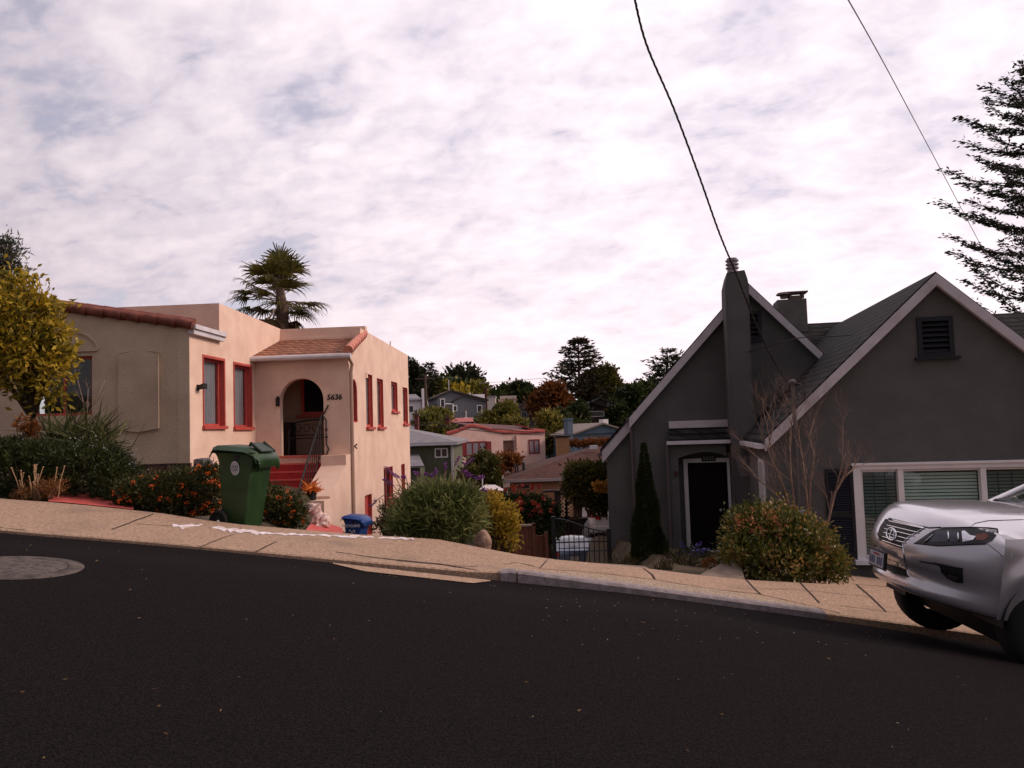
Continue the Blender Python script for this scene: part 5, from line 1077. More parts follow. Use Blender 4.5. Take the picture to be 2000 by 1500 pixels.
s0, s1, z0, z1 = niche; m = MB(); [m.tube([F.pt(s0+(s1-s0)*i/8, z0, .05), F.pt(s0+(s1-s0)*i/8, z0+.75, .05)], .022, 4) for i in range(9)]; m.tube([F.pt(s0, z0+.75, .05), F.pt(s1, z0+.75, .05)], .03, 4); m.build('balcony_railing', BLACK, hp)
m = MB(); a = F.hit(1008, 850); m.box(F, a[0]-.04, a[0]+.1, -6, a[1], -.15, -.003); m.build('downspout', PINK, hp)
# brown hip-roofed house
F = FY_(40, 0); hb = thing('brown_roof_house', 'tan house with broad brown shingle hip roof below the pink house', 'house', (3, 40, -7))
s0 = F.s(996, 940); ze = F.z(1040, 935); m = MB(); m.box(F, s0, s0+16, -9, ze, 0, 9.5); m.build('wall', TAN, hb)
hip(F, s0, s0+16, 9.5, ze, F.z(1140, 873, 4.75), 4.9, RBRN, hb, .35)
m = MB(); m.box(F, s0-.36, s0+16.3, ze-.13, ze+.02, -.40, -.352); Fe = Frame(F.pt(s0-.36, 0), F.w, F.u*-1); m.box(Fe, -.4, 9.9, ze-.13, ze+.05, -.0, .05); m.build('gutter', mat('pale_gutter', (.42, .33, .33), .6), hb)
bwin(F, hb, F.rect(1004, 945, 1036, 956), mat('tan_trim', (.33, .2, .13)), 1); s_, z_ = F.hit(1000, 936); m = MB(); m.box(F, s_-.06, s_+.06, -8, z_-.2, -.12, -.003); m.build('downspout', mat('tan_trim', (.33, .2, .13)), hb)
m = MB(); r_ = F.rect(1087, 854, 1111, 880, 9.0); m.box(F, r_[0], r_[1], r_[2]-2, r_[3], 8.5, 9.8); m.build('chimney', mat('ochre_stucco', (.36, .20, .10), .9), hb); m = MB(); m.box(F, r_[0]-.08, r_[1]+.08, r_[3]+.003, r_[3]+.12, 8.42, 9.88); m.build('chimney_cap', BLACK, hb)
m = MB(); r_ = F.rect(1152, 872, 1167, 877, 3.6); m.box(F, r_[0], r_[1], r_[2], r_[3]+.06, 3.5, 3.8); m.build('roof_vent', METW, hb)
m = MB()
for a, b in ((1006, 909), (1011, 912), (1021, 905), (1024, 908)): p = at(a, b, 42.6); m.tube([p-Vector((0, 0, .5)), p+Vector((0, 0, .12))], .05, 5)
m.build('vent_pipe', mat('vent_dark', (.06, .05, .05)), hb)
# blue house
F = FY_(60, 14); hu = thing('blue_house', 'slate blue gabled house with blue chimney behind the brown roof', 'house', (9, 60, -5))
ga_, zg = F.hit(1176, 829); sl0, ze = F.hit(1118, 850); m = MB(); m.prism(F, [(sl0, -7), (2*ga_-sl0, -7), (2*ga_-sl0, ze), (ga_, zg), (sl0, ze)], 0, 9); m.build('wall', BLUE, hu)
slp2 = (zg-ze)/(ga_-sl0); gable_roof(F, ga_, zg, sl0-.35, 2*ga_-sl0+.35, slp2, -.3, 9.2, .1, 'roof', hu, mat('pale_roof_edge', (.25, .20, .18), .9), .02)
m = MB(); m.box(F, sl0, 2*ga_-sl0, F.z(1150, 848), F.z(1150, 846.5), -.12, -.003); m.build('fascia_board', mat('blue_dark', (.03, .05, .075)), hu)
m = MB(); r_ = F.rect(1105, 820, 1115, 850); m.box(F, r_[0], r_[1], -6, r_[3], -.5, .5); m.build('chimney', mat('blue_chimney', (.13, .18, .24), .9), hu); m = MB(); m.box(F, r_[0]-.06, r_[1]+.06, r_[3]+.003, r_[3]+.12, -.56, .56); m.build('chimney_cap', BLUE, hu)
m = MB(); r_ = F.rect(1174, 819, 1184, 829, 4); m.box(F, r_[0], r_[1], r_[2]-1, r_[3], 3.5, 4.5); m.build('vent_stack', FW, hu)
# blue-grey house with two gables
F = FY_(98, 14); hg = thing('two_gable_house', 'blue-grey two-gabled house with white windows up the hill', 'house', (-7, 98, 0))
pk = F.hit(881, 764.5); l_ = F.hit(855, 776); rr_ = F.hit(949, 783); m = MB(); m.prism(F, [(l_[0], -4), (rr_[0], -4), rr_, pk, l_], 0, 9); m.build('wall', GREYB, hg)
m = MB(); rf = mat('brown_grey_roof', (.07, .055, .05), .9); m.slab([F.pt(l_[0]-.4, l_[1]-.1, -.3), F.pt(pk[0], pk[1]+.05, -.3), F.pt(pk[0], pk[1]+.05, 9), F.pt(l_[0]-.4, l_[1]-.1, 9)], (0, 0, .18)); m.slab([F.pt(pk[0], pk[1]+.05, -.3), F.pt(rr_[0]+.3, rr_[1], -.3), F.pt(rr_[0]+.3, rr_[1], 9), F.pt(pk[0], pk[1]+.05, 9)], (0, 0, .18)); m.build('roof', rf, hg)
b0, b1, b2 = F.hit(886, 784, -.5), F.hit(904, 774, -.5), F.hit(948, 785, -.5); m = MB(); m.prism(F, [(b0[0], -4), (b2[0], -4), b2, b1, b0], -.6, -.003); m.build('front_gable', GREYB, hg)
m = MB(); m.slab([F.pt(b0[0]-.2, b0[1]-.05, -.8), F.pt(b1[0], b1[1]+.02, -.8), F.pt(b1[0], b1[1]+.02, -.01), F.pt(b0[0]-.2, b0[1]-.05, -.01)], (0, 0, .12)); m.slab([F.pt(b1[0], b1[1]+.02, -.8), F.pt(b2[0]+.2, b2[1], -.8), F.pt(b2[0]+.2, b2[1], -.01), F.pt(b1[0], b1[1]+.02, -.01)], (0, 0, .12)); m.build('gable_roof', rf, hg)
bwin(F, hg, F.rect(859.5, 778.5, 869, 796), FW, 1, None, .10); bwin(F, hg, F.rect(883, 792, 891.5, 804), FW, 1, None, .1, d=-.65); bwin(F, hg, F.rect(929.5, 791.5, 940, 806), FW, 1, None, .1, d=-.65)
for r_ in (F.rect(883, 792, 891.5, 804), F.rect(929.5, 791.5, 940, 806)): m = MB(); m.box(F, r_[0]+.05, r_[1]-.05, r_[2]+.05, r_[3]-.05, -.64, -.605); m.build('pane', WPANE, hg)
m = MB(); r_ = F.rect(831, 790, 855, 812); m.box(F, r_[0], r_[1]-.01, -4, r_[3], .5, 6); m.build('low_wing', mat('wing_grey', (.06, .055, .065)), hg)
m = MB(); [m.tube([F.pt(F.s(a, 790), F.z(a, b), -.9), F.pt(F.s(a, 790), F.z(a, c_), -.9)], .06, 4) for a, b, c_ in ((882.5, 789, 820), (907, 803, 816))]; m.tube([F.pt(*F.hit(870, 789, -.9), -.9), F.pt(*F.hit(883, 789, -.9), -.9)], .06, 4); m.tube([F.pt(*F.hit(907, 816, -.9), -.9), F.pt(*F.hit(928, 817, -.9), -.9)], .06, 4); m.tube([F.pt(F.s(876.5, 750, 3), F.z(876.5, 764, 3)-.2, 3), F.pt(F.s(876.5, 750, 3), F.z(876.5, 742, 3), 3)], .035, 4); m.build('white_pipe', FW, hg)
# white house by the utility pole
F = FY_(92, 14); hw = thing('white_house', 'white house with tall white chimney at the edge of the cream wall', 'house', (-12, 92, -1))
r_ = F.rect(795, 781, 823, 812); m = MB(); m.box(F, r_[0], r_[1], -4, r_[3], 0, 7); m.build('wall', mat('white_siding', (.75, .70, .75), .9), hw); m = MB(); m.slab([F.pt(r_[0], r_[3]-.1, -.3), F.pt(r_[1]+.1, r_[3]-.1, -.3), F.pt(r_[1]-.2, F.z(815, 769), 3.5), F.pt(r_[0], F.z(815, 769), 3.5)], (0, 0, .12)); m.build('roof', RGREY, hw)
r_ = F.rect(824, 759, 828, 812); m = MB(); m.box(F, r_[0], r_[1], -4, r_[3], -.4, .3); m.build('chimney', mat('white_siding', (.75, .70, .75)), hw); bwin(F, hw, F.rect(796, 792, 808, 806), FW, 1)
# dark flat house with coral roof edge, brick chimneys
F = FY_(76); hd = thing('coral_roof_house', 'low dark house with coral coloured roof strip behind the pink house', 'house', (-5, 76, -3))
r_ = F.rect(877, 825, 926, 850); m = MB(); m.box(F, r_[0], r_[1], -6, r_[3], 0, 5); m.build('wall', mat('dark_grey', (.045, .04, .042), .9), hd); m = MB(); z_ = r_[3]; m.slab([F.pt(r_[0]-.2, z_+.003, -.3), F.pt(r_[1], z_+.003, -.3), F.pt(r_[1]-.3, z_+.45, 3), F.pt(r_[0]+.4, z_+.45, 3)], (0, 0, .05)); m.build('roof', mat('coral_roof', (.42, .13, .12), .9), hd)  # wall is one even dark grey of its own
BRK = courses('red_brick', [(.16, .035, .03), (.22, .06, .05), (.10, .07, .06)], .12, .3)
def stack(x0, y0, x1, y1, Y, lab):
    F = FY_(Y); t = thing('brick_chimney', lab, 'chimney', F.pt(F.s((x0+x1)/2, y1), F.z(x0, y1)-1)); r_ = F.rect(x0, y0, x1, y1); m = MB(); m.box(F, r_[0], r_[1], r_[2]-2, r_[3], 0, .6); m.build('stack', BRK, t); m = MB(); m.box(F, r_[0]-.08, r_[1]+.08, r_[3]+.003, r_[3]+.12, -.08, .68); m.box(F, r_[0]+.15, r_[1]-.15, r_[3]+.123, r_[3]+.4, .15, .45); m.build('cap', mat('chimney_top', (.09, .05, .045)), t)
stack(869, 818, 878, 850, 70, 'red brick chimney left of the pink house gable'); stack(809.5, 812, 816.5, 838, 50, 'red brick chimney above the grey hip roof beside the cream house'); stack(946.5, 759, 951, 786, 106, 'slender brick chimney at the right end of the blue-grey house')
# houses on the skyline
F = FY_(118); h1 = thing('hill_house', 'pale grey roofed house behind the blue-grey gables', 'house', (-6, 118, 2)); a = F.rect(900, 770, 948, 790); m = MB(); m.slab([F.pt(a[0]-.5, a[2]+.1, -.4), F.pt(a[1], a[2]+.1, -.4), F.pt(a[1], a[3], 4), F.pt(a[0]+1, a[3], 4)], (0, 0, .15)); m.build('roof', mat('light_roof', (.38, .35, .38), .9), h1); m = MB(); m.box(F, a[0], a[1]-.1, -1, a[2], 0, 6); m.build('wall', FW, h1); m = MB(); r_ = F.rect(915.5, 767, 919, 778, 2.); m.box(F, r_[0], r_[1], r_[2], r_[3], 1.9, 2.4); m.build('flue', FW, h1)
F = FY_(112); h2 = thing('hill_house', 'small white stucco block on the skyline right of the brick chimney', 'house', (-3, 112, 2)); r_ = F.rect(952, 776, 968, 800); m = MB(); m.box(F, r_[0], r_[1], 0, r_[3], 0, 5); m.build('wall', mat('hill_white', (.72, .62, .60), .9), h2); m = MB(); m.box(F, r_[0]-.1, r_[1]+.1, r_[3]+.003, r_[3]+.2, -.1, 5.1); m.build('roof', mat('light_roof', (.38, .35, .38)), h2)
F = FY_(115); h3 = thing('hill_house', 'flat cream house with pale roof line below the far round trees', 'house', (-1, 115, 2)); r_ = F.rect(973, 779, 1008, 800); m = MB(); m.box(F, r_[0], r_[1], 0, r_[3], 0, 6); m.build('wall', mat('hill_cream', (.55, .42, .36), .9), h3); m = MB(); m.box(F, r_[0]+.3, r_[1]+.1, r_[3]+.003, r_[3]+.45, -.2, 6); m.build('parapet', mat('hill_pale', (.62, .50, .46)), h3); m = MB(); z_ = F.z(1000, 788); m.box(F, F.s(984, 788), F.s(1028, 788), z_-.25, z_, -.7, -.2); m.build('dark_beam', DBRN, h3)
F = FY_(96); h4 = thing('hill_house', 'grey house with paired windows between the olive trees and the orange tree', 'house', (0, 96, -1)); ga_, zg = F.hit(1009, 788); sr_, ze = F.hit(1032, 799); sl_ = 2*ga_-sr_
m = MB(); m.prism(F, [(sl_, -4), (F.s(1046, 820), -4), (F.s(1046, 820), ze-1.6), (sr_, ze), (ga_, zg), (sl_, ze)], 0, 6); m.build('wall', mat('mauve_grey', (.11, .095, .10), .9), h4); gable_roof(F, ga_, zg, sl_-.3, sr_+.3, (zg-ze)/(sr_-ga_), -.3, 6, .12, 'roof', h4, mat('mauve_roof', (.13, .11, .115))); bwin(F, h4, F.rect(1008.5, 804, 1029, 820), mat('pale_frame', (.30, .30, .34)), 2)
F = FY_(86); h5 = thing('dark_brown_house', 'very dark brown house with two white-framed windows under the tall conifer', 'house', (12, 86, -2)); ga_, zg = F.hit(1172, 779); sr_ = F.s(1200, 800); sl_ = F.s(1140, 800); ze = F.z(1200, 792); m = MB(); m.prism(F, [(sl_, -4), (sr_, -4), (sr_, ze), (ga_, zg), (sl_, ze)], 0, 7); m.build('wall', DBRN, h5)
gable_roof(F, ga_, zg, sl_-.3, sr_+.3, (zg-ze)/(sr_-ga_), -.3, 7.2, .12, 'roof', h5, mat('black_roof', (.02, .018, .018))); bwin(F, h5, F.rect(1187, 786, 1196, 803), FW, 1); bwin(F, h5, F.rect(1147.5, 803, 1180, 814), FW, 1)
m = MB(); a, b = F.hit(1151, 786), F.hit(1186, 797); m.slab([F.pt(*a, -1), F.pt(*b, -1), F.pt(*b, 0), F.pt(*a, 0)], (0, 0, .15)); m.build('lower_roof', mat('black_roof', (.02, .018, .018)), h5)
# tan/white awning seen over the salvia
F = FY_(31); aw_ = thing('garden_awning', 'small white sloping canopy showing above the red flowers', 'canopy', (-1, 31, -5)); a, b, c_, d_ = at(935, 957, 31), at(990, 960, 31), at(967, 948, 33.5), at(948, 948, 33.5); m = MB(); m.slab([a, b, c_, d_], (0, 0, .03)); m.build('cloth', mat('canopy_cloth', (.62, .52, .52), .8), aw_)
m = MB(); [m.tube([p, p-Vector((0, 0, 2.2))], .03, 5) for p in (a, b)]; p = at(942, 930, 31); m.tube([p, at(942, 960, 31)], .03, 5); m.build('pole', METW, aw_)
# utility pole and wires
F = FY_(84); up_ = thing('utility_pole', 'tall weathered wooden utility pole right of the white chimney', 'utility pole', (-9.5, 84, -3)); a, b = at(830.5, 731, 84), at(831, 818, 84); m = MB(); m.tube([a, Vector((a.x, a.y, b.z-2))], [.14, .20], 8); m.build('pole', BARK, up_); m = MB(); m.tube([Vector((a.x, a.y, a.z-2.2)), at(841, 812, 84)], .03, 4); m.build('guy_wire', METW, up_)
m = MB(); q = Vector((a.x, a.y, a.z-.5)); m.tube([q+Vector((-1.1, 0, 0)), q+Vector((1.1, 0, 0))], .07, 5); m.build('crossarm', BARK, up_)
cable('utility_wire', 'upper dark wire crossing in front of the pink house', [(803, 822), (900, 833), (1000, 841), (1100, 848), (1190, 850)], 38, 40, .018, BLACK)
cable('utility_wire', 'lower dark wire crossing in front of the pink house', [(803, 828), (900, 838), (1000, 847), (1100, 851), (1190, 853)], 38, 40, .018, BLACK)
cable('utility_wire', 'faint distant wire sloping up toward the tall conifer', [(935, 749), (1000, 744), (1065, 738)], 110, 120, .03, mat('wire_grey', (.16, .17, .19)))
# ================================================================ PLANTS
def trunk(m, base, top, r0, r1, n=7, wob=.0, rng=random.Random(1)):
    b, t = Vector(base), Vector(top); L_ = (t-b).length
    pts = [b+(t-b)*k/n+Vector((rng.uniform(-1, 1), rng.uniform(-1, 1), 0))*wob*L_*(0 < k < n) for k in range(n+1)]
    m.tube(pts, [r0+(r1-r0)*k/n for k in range(n+1)], 7); return pts
def broadleaf(name, label, cat, blobs, gz, lm, ncl, per, cr, size, width=.55, tr=.2, shell=.5, group=None, leafname='foliage', barkm=BARK, up=.2, lean=0):
    cs = [b[0] for b in blobs]; c = sum(cs, Vector((0, 0, 0)))/len(cs); base = Vector((c.x+lean, c.y, gz)); t = thing(name, label, cat, base, group)
    m = MB(); rng = random.Random(hash(label) % 999 if False else len(label)*7+int(abs(c.x)*10))
    low = min(b[0].z-b[1][2]*.5 for b in blobs); mid = Vector((c.x, c.y, max(low, gz+.3*(c.z-gz)))); P_ = trunk(m, base, mid, tr, tr*.7, 5, .03, rng)
    for b in blobs:
        for k in range(3):
            e = b[0]+Vector((rng.uniform(-.7, .7)*b[1][0], rng.uniform(-.7, .7)*b[1][1], rng.uniform(-.2, .8)*b[1][2])); m.tube([P_[-2], (P_[-1]+e)/2+Vector((0, 0, .05*b[1][2])), e], [tr*.6, tr*.35, tr*.1], 5)
    m.build('trunk', barkm, t, smooth='all')
    P, D = clumpy(blobs, ncl, per, cr, shell, up); leafobj(leafname, P, D, size, width, lm, t); return t
def bush(name, label, cat, blobs, gz, lm, ncl, per, cr, size, width=.5, stem=.015, shell=.35, nst=9, up=.5, group=None, barkm=BARK, out=.8):
    cs = [b[0] for b in blobs]; c = sum(cs, Vector((0, 0, 0)))/len(cs); base = Vector((c.x, c.y, gz)); t = thing(name, label, cat, base, group); m = MB(); rng = random.Random(int(abs(c.x)*100)+3)
    for b in blobs:
        for k in range(nst):
            e = b[0]+Vector((rng.uniform(-.8, .8)*b[1][0], rng.uniform(-.8, .8)*b[1][1], rng.uniform(-.1, .8)*b[1][2])); q = Vector((b[0].x+rng.uniform(-.2, .2)*b[1][0], b[0].y, gz)); m.tube([q, (q+e)/2+Vector((0, 0, .1*b[1][2])), e], [stem, stem*.7, stem*.3], 4)
    m.build('stems', barkm, t)
    P, D = clumpy(blobs, ncl, per, cr, shell, up, out, zmin=gz-.02); leafobj('foliage', P, D, size, width, lm, t); return t
def flowers(t, blobs, ncl, per, cr, size, lm, shell=.95, up=.6, width=.9, zmin=None, name='flowers', front=True):
    P, D = clumpy(blobs, ncl, per, cr, shell, up, zmin=zmin)
    leafobj(name, P, D, size, width, lm, t, kind='stuff')
def conifer(name, label, base, top, rad, lm, tr=.3, whorls=26, br=7, droop=.25, tipup=.12, size=.5, per=9, seed=1, start=.12, width=.28, shape=.9, gapk=.15, cr=.28, group=None):
    rng = random.Random(seed); nr = np.random.default_rng(seed); base, top = Vector(base), Vector(top); H_ = (top-base).length; t = thing(name, label, 'tree', base, group); m = MB(); trunk(m, base, top, tr, .03, 10, .004, rng); P = []; D = []; m2 = MB()
    for w in range(whorls):
        k = start+(1-start)*(w+rng.uniform(-.3, .3))/whorls; k = min(max(k, start), .995); L_ = rad*max(.04, (1-k))**shape*rng.uniform(.72, 1.12)
        for j in range(br):
            if rng.random() < gapk: continue
            a = j*2*math.pi/br+w*1.9+rng.uniform(-.35, .35); l = L_*rng.uniform(.65, 1.12); o = base+(top-base)*k; d = Vector((math.cos(a), math.sin(a), 0)); pts = []
            for q in lin(0, 1, 6): pts.append(o+d*l*q+Vector((0, 0, -droop*l*q+tipup*l*q*q*2)))
            m2.tube(pts, [max(.012, tr*.16*(1-k)*(1-i/6)+.012) for i in range(6)], 4)
            for i in range(int(per*max(.35, l/rad))):
                q = .18+.86*(i+rng.random())/max(1, int(per*max(.35, l/rad))); q = min(q, 1.03); ii = min(4, int(q*5)); c_ = pts[ii]+(pts[ii+1]-pts[ii])*(q*5-ii)
                for _ in range(4):
                    P.append(list(c_+Vector((rng.gauss(0, cr), rng.gauss(0, cr), rng.gauss(0, cr*.35))))); dd = d*.9+Vector((rng.gauss(0, .5), rng.gauss(0, .5), rng.gauss(.1, .22))); D.append(list(dd))
    m.build('trunk', BARK, t, smooth='all'); m2.build('branches', BARK, t); P = np.array(P); leafobj('foliage', P, np.array(D), size, width, lm, t, .15, nr); return t
DK = leafmat('dark_conifer', [(.012, .018, .010), (.03, .038, .016), (.055, .05, .022)], .15)
DK2 = leafmat('reddish_conifer', [(.015, .02, .012), (.05, .035, .02), (.09, .05, .025)], .15)
OLV = leafmat('olive_leaf', [(.05, .055, .012), (.15, .14, .026), (.28, .22, .045)], .3, clump=.4)
DGR = leafmat('dark_green_leaf', [(.012, .022, .007), (.035, .05, .014), (.08, .08, .02)], .25, clump=.5)
DGO = leafmat('dark_olive_leaf', [(.02, .026, .007), (.07, .07, .014), (.16, .13, .025)], .3, clump=.5)
RUST = leafmat('rust_leaf', [(.06, .026, .008), (.17, .055, .014), (.30, .11, .025)], .3, clump=.35)
YEL = leafmat('yellow_green_leaf', [(.05, .050, .010), (.20, .16, .018), (.46, .32, .03), (.72, .50, .06)], .4, clump=2.0)
# distant tree belt (skyline), individual crowns
for i, (a, b, Y, rx_, ry_, lab, lm) in enumerate([
    (812, 760, 150, 20, 36, 'dark ragged tree rising just beyond the cream house wall', DGR), (845, 765, 150, 24, 26, 'dull green crown behind the utility pole', DGR), (868, 775, 140, 22, 22, 'low brownish crown behind the blue-grey gable', OLV),
    (905, 745, 160, 34, 27, 'big dark rounded tree on the left skyline', DK), (885, 768, 150, 24, 22, 'dusky crown left below the big dark skyline tree', DGR), (928, 772, 150, 26, 18, 'olive crown right below the big dark skyline tree', OLV), (895, 776, 138, 9, 12, 'small yellow tree above the blue-grey roof', YEL),
    (990, 768, 190, 16, 11, 'small dark hill tree at the left of the far pair', DGR), (1018, 765, 185, 20, 14, 'rounded dark hill tree left of the orange one', DGR), (960, 785, 150, 22, 12, 'low dark shrubbery tree beside the brick chimney', DGR)]):
    bl = [bpx(a, b, Y, rx_, ry_, rx_), bpx(a-rx_*.5, b+ry_*.3, Y, rx_*.55, ry_*.55, rx_*.5), bpx(a+rx_*.5, b+ry_*.35, Y, rx_*.55, ry_*.5, rx_*.5), bpx(a+rx_*.1, b+ry_*1.0, Y-3, rx_*.9, ry_*.9, rx_*.5)]
    broadleaf('hill_tree', lab, 'tree', bl, g_z(bl[0][0].x, Y), lm, 420, 7, .8, 1.05, .6, .3, .55, 'trees on the far hill')
# pines on left skyline
def pinetree(lab, a, b0, b1, Y, w, seed, n=9):
    rng = random.Random(seed); bt = at(a, b1, Y); tp = at(a, b0, Y); bs = []; k = Y/1500
    for i in range(n): t_ = i/(n-1); bs.append((at(a+rng.uniform(-.7, .7)*w, b0+(b1-b0)*t_*.55+3, Y), (w*k*rng.uniform(.35, .6), w*k*.5, 4.5*k)))
    return broadleaf('pine_tree', lab, 'tree', bs, bt.z-3, DK, 170, 8, .45, .7, .4, .28, .3, 'trees on the far hill')
pinetree('open-branched pine touching the cream wall on the skyline', 808, 706, 775, 140, 13, 4)
conifer('tiered_conifer', 'small tiered conifer right of the open pine on the skyline', at(836, 790, 138), at(838, 704, 138), 3.4, DK, .3, 11, 7, .1, .0, .8, 8, 3, .25, .3, .55, .1, .25, 'trees on the far hill')
conifer('tiered_conifer', 'thin dark spire standing on the big rounded skyline tree', at(907, 760, 161), at(907, 716, 161), 1.0, DK, .3, 7, 5, .1, .0, .8, 4, 9, .3, .4, .6, .1, .2, 'trees on the far hill')
# mid-distance trees
def bt(lab, blobs, lm, ncl, per, cr, size, tr=.2, nm='garden_tree', w=.55): return broadleaf(nm, lab, 'tree', blobs, g_z(blobs[0][0].x, blobs[0][0].y), lm, ncl, per, cr, size, w, tr, .45, 'garden trees across the valley')
bt('rusty orange broad tree left of the tall conifer', [bpx(1075, 785, 92, 32, 30), bpx(1052, 792, 91, 18, 18), bpx(1100, 790, 92, 18, 22), bpx(1080, 765, 92, 20, 14), bpx(1064, 815, 90, 18, 12), bpx(1098, 820, 90, 18, 12)], RUST, 1300, 8, .40, .45, .3)
bt('olive bushy tree in front of the blue-grey house', [bpx(985, 813, 82, 22, 18), bpx(958, 820, 81, 18, 13), bpx(993, 800, 82, 14, 9), bpx(940, 830, 80, 10, 7), bpx(1005, 828, 80, 22, 9)], OLV, 700, 8, .35, .40)
bt('yellowish tree right of the pink house', [bpx(1078, 838, 68, 16, 24), bpx(1068, 825, 68, 12, 14), bpx(1074, 862, 67, 15, 16)], OLV, 420, 8, .4, .42)
bt('scrubby yellow tree between the two brick chimneys', [bpx(845, 832, 72, 24, 18), bpx(862, 842, 70, 16, 14), bpx(828, 826, 72, 14, 12), bpx(850, 815, 76, 30, 10)], OLV, 520, 7, .4, .45)
bt('green rounded tree overlapping the tall conifer on its right', [bpx(1172, 748, 100, 30, 24), bpx(1198, 756, 100, 16, 16), bpx(1160, 768, 99, 30, 12), bpx(1202, 772, 99, 14, 12), bpx(1186, 730, 100, 14, 12)], DGO, 1300, 8, .45, .5, .4)
bt('dark tree mass beside the grey house gable', [bpx(1222, 795, 88, 24, 26), bpx(1238, 780, 88, 22, 22), bpx(1210, 820, 86, 18, 28), bpx(1260, 770, 90, 22, 18)], DGR, 800, 8, .55, .6, .3)
bt('deep green undergrowth tree below the tall conifer', [bpx(1105, 838, 76, 22, 22), bpx(1132, 846, 75, 20, 14), bpx(1105, 855, 74, 18, 14), bpx(1092, 818, 78, 16, 14), bpx(1130, 812, 84, 18, 22)], DGR, 900, 8, .4, .42)
bt('dark leafy tree in front of the pink house windows', [bpx(932, 910, 40, 18, 14), bpx(946, 893, 40, 9, 9), bpx(922, 928, 39, 20, 12), bpx(955, 935, 39, 18, 16), bpx(960, 905, 39, 10, 9)], DGO, 700, 8, .20, .20, .10)
bt('orange brown shrub tree below the pink balcony', [bpx(975, 905, 44, 20, 9), bpx(995, 900, 44, 16, 7), bpx(965, 915, 43, 12, 10)], RUST, 300, 8, .25, .26, .1)
conifer('tall_conifer', 'tall dark conifer standing above the houses in the centre', at(1132, 850, 98), at(1130, 657, 98), 6.6, DK2, .40, 22, 8, .10, .14, .62, 20, 5, .22, .30, .66, .18, .22)
conifer('leaning_cedar', 'flat-branched cedar showing over the left slope of the grey gable', at(1300, 800, 95), at(1304, 680, 95), 5.4, DK, .4, 13, 6, .02, .08, .7, 17, 12, .25, .28, .6, .18, .30)
# big conifer at the right edge
NC = leafmat('near_conifer', [(.014, .022, .014), (.032, .040, .026), (.08, .075, .045)], .12)
conifer('big_conifer', 'large near conifer with upswept branches cut by the right edge', at(2040, 905, 36)+Vector((0, 0, -4)), at(2035, 95, 36), 6.2, NC, .5, 27, 9, .05, .22, .25, 92, 21, .08, .34, .42, .24, .14)
# fan palm
def palm():
    top = at(546, 572, 30); t = thing('fan_palm', 'shaggy fan palm rising behind the cream house roof', 'tree', Vector((top.x, top.y, -3))); m = MB(); m.tube([Vector((top.x, top.y, -3.5)), Vector((top.x+.1, top.y, top.z-.6)), top+Vector((0, 0, .2))], [.30, .24, .16], 10); m.build('trunk', BARK, t, smooth='all')
    rng = random.Random(6); V = []; Fc = []; Vd = []; Fdd = []; mp_ = MB()
    for i in range(46):
        el = 1.35-2.35*((i*.618)%1); el = el*abs(el)**.25+rng.uniform(-.15, .15); az = rng.uniform(0, 6.283); L_ = rng.uniform(.6, 1.35)*(.8 if el < -.3 else 1); d = Vector((math.cos(az)*math.cos(el), math.sin(az)*math.cos(el), math.sin(el)))
        o = top+Vector((0, 0, -.35+.25*el)); c = o+d*L_+Vector((0, 0, -.12)); mp_.tube([o, o+d*L_*.5, c], .02, 4)
        side = d.cross(Vector((0, 0, 1))).normalized(); upv = side.cross(d); dead = el < -.3; vs, fs = (Vd, Fdd) if dead else (V, Fc)
        for k in range(26):
            a = (k/25-.5)*3.3; dr = (d*math.cos(a)+side*math.sin(a)).normalized(); ll = .95*rng.uniform(.8, 1.1)*(.7+.3*math.cos(a*.5)); w = .030; pn = dr.cross(upv).normalized()*w
            p0 = c; p1 = c+dr*ll*.5+upv*.04; dn = .02+.22*rng.random()+(.2 if dead else 0); p2 = c+dr*ll*.8+Vector((0, 0, -dn*ll*.6)); p3 = c+dr*ll*.92+Vector((0, 0, -dn*ll*1.5))
            b = len(vs); vs += [tuple(p0-pn*.3), tuple(p0+pn*.3), tuple(p1+pn), tuple(p1-pn), tuple(p2+pn*.6), tuple(p2-pn*.6), tuple(p3)]; fs += [(b, b+1, b+2, b+3), (b+3, b+2, b+4, b+5), (b+5, b+4, b+6)]
    for nm, vs, fs, lm in (('fronds', V, Fc, leafmat('palm_leaf', [(.035, .038, .010), (.10, .09, .02), (.22, .17, .04)], .25)), ('dead_fronds', Vd, Fdd, leafmat('palm_dead', [(.06, .035, .015), (.13, .075, .03)], .2))):
        me = bpy.data.meshes.new(nm); me.from_pydata(vs, [], fs); link(nm, me, lm, t)
    mp_.build('leaf_stalks', TWIG, t)
palm()
# yellow-green tree at the left edge, grey-green tree behind it
bl = [bpx(25, 625, 12.3, 62, 80, 70), bpx(80, 690, 12.2, 48, 50, 45), bpx(108, 725, 12.1, 26, 34, 30), bpx(20, 700, 12.1, 62, 60, 50), bpx(88, 610, 12.5, 22, 26, 24), bpx(-60, 660, 12.3, 80, 120, 70), bpx(60, 570, 12.4, 24, 26, 26), bpx(105, 650, 12.3, 30, 26, 26), bpx(45, 755, 12.1, 26, 22, 24), bpx(115, 690, 12.2, 28, 20, 24), bpx(30, 545, 12.3, 24, 20, 24), bpx(100, 770, 12.1, 20, 14, 20), bpx(118, 600, 12.4, 9, 12, 14)]
t = broadleaf('yellow_tree', 'yellow-green broad-leaved tree at the left edge in front of the cream house', 'tree', bl, -.9, YEL, 950, 9, .15, .115, .45, .06, .15)
bl = [bpx(0, 520, 17, 34, 42), bpx(25, 500, 17, 20, 26), bpx(-30, 500, 17, 40, 50), bpx(10, 478, 17, 16, 16)]
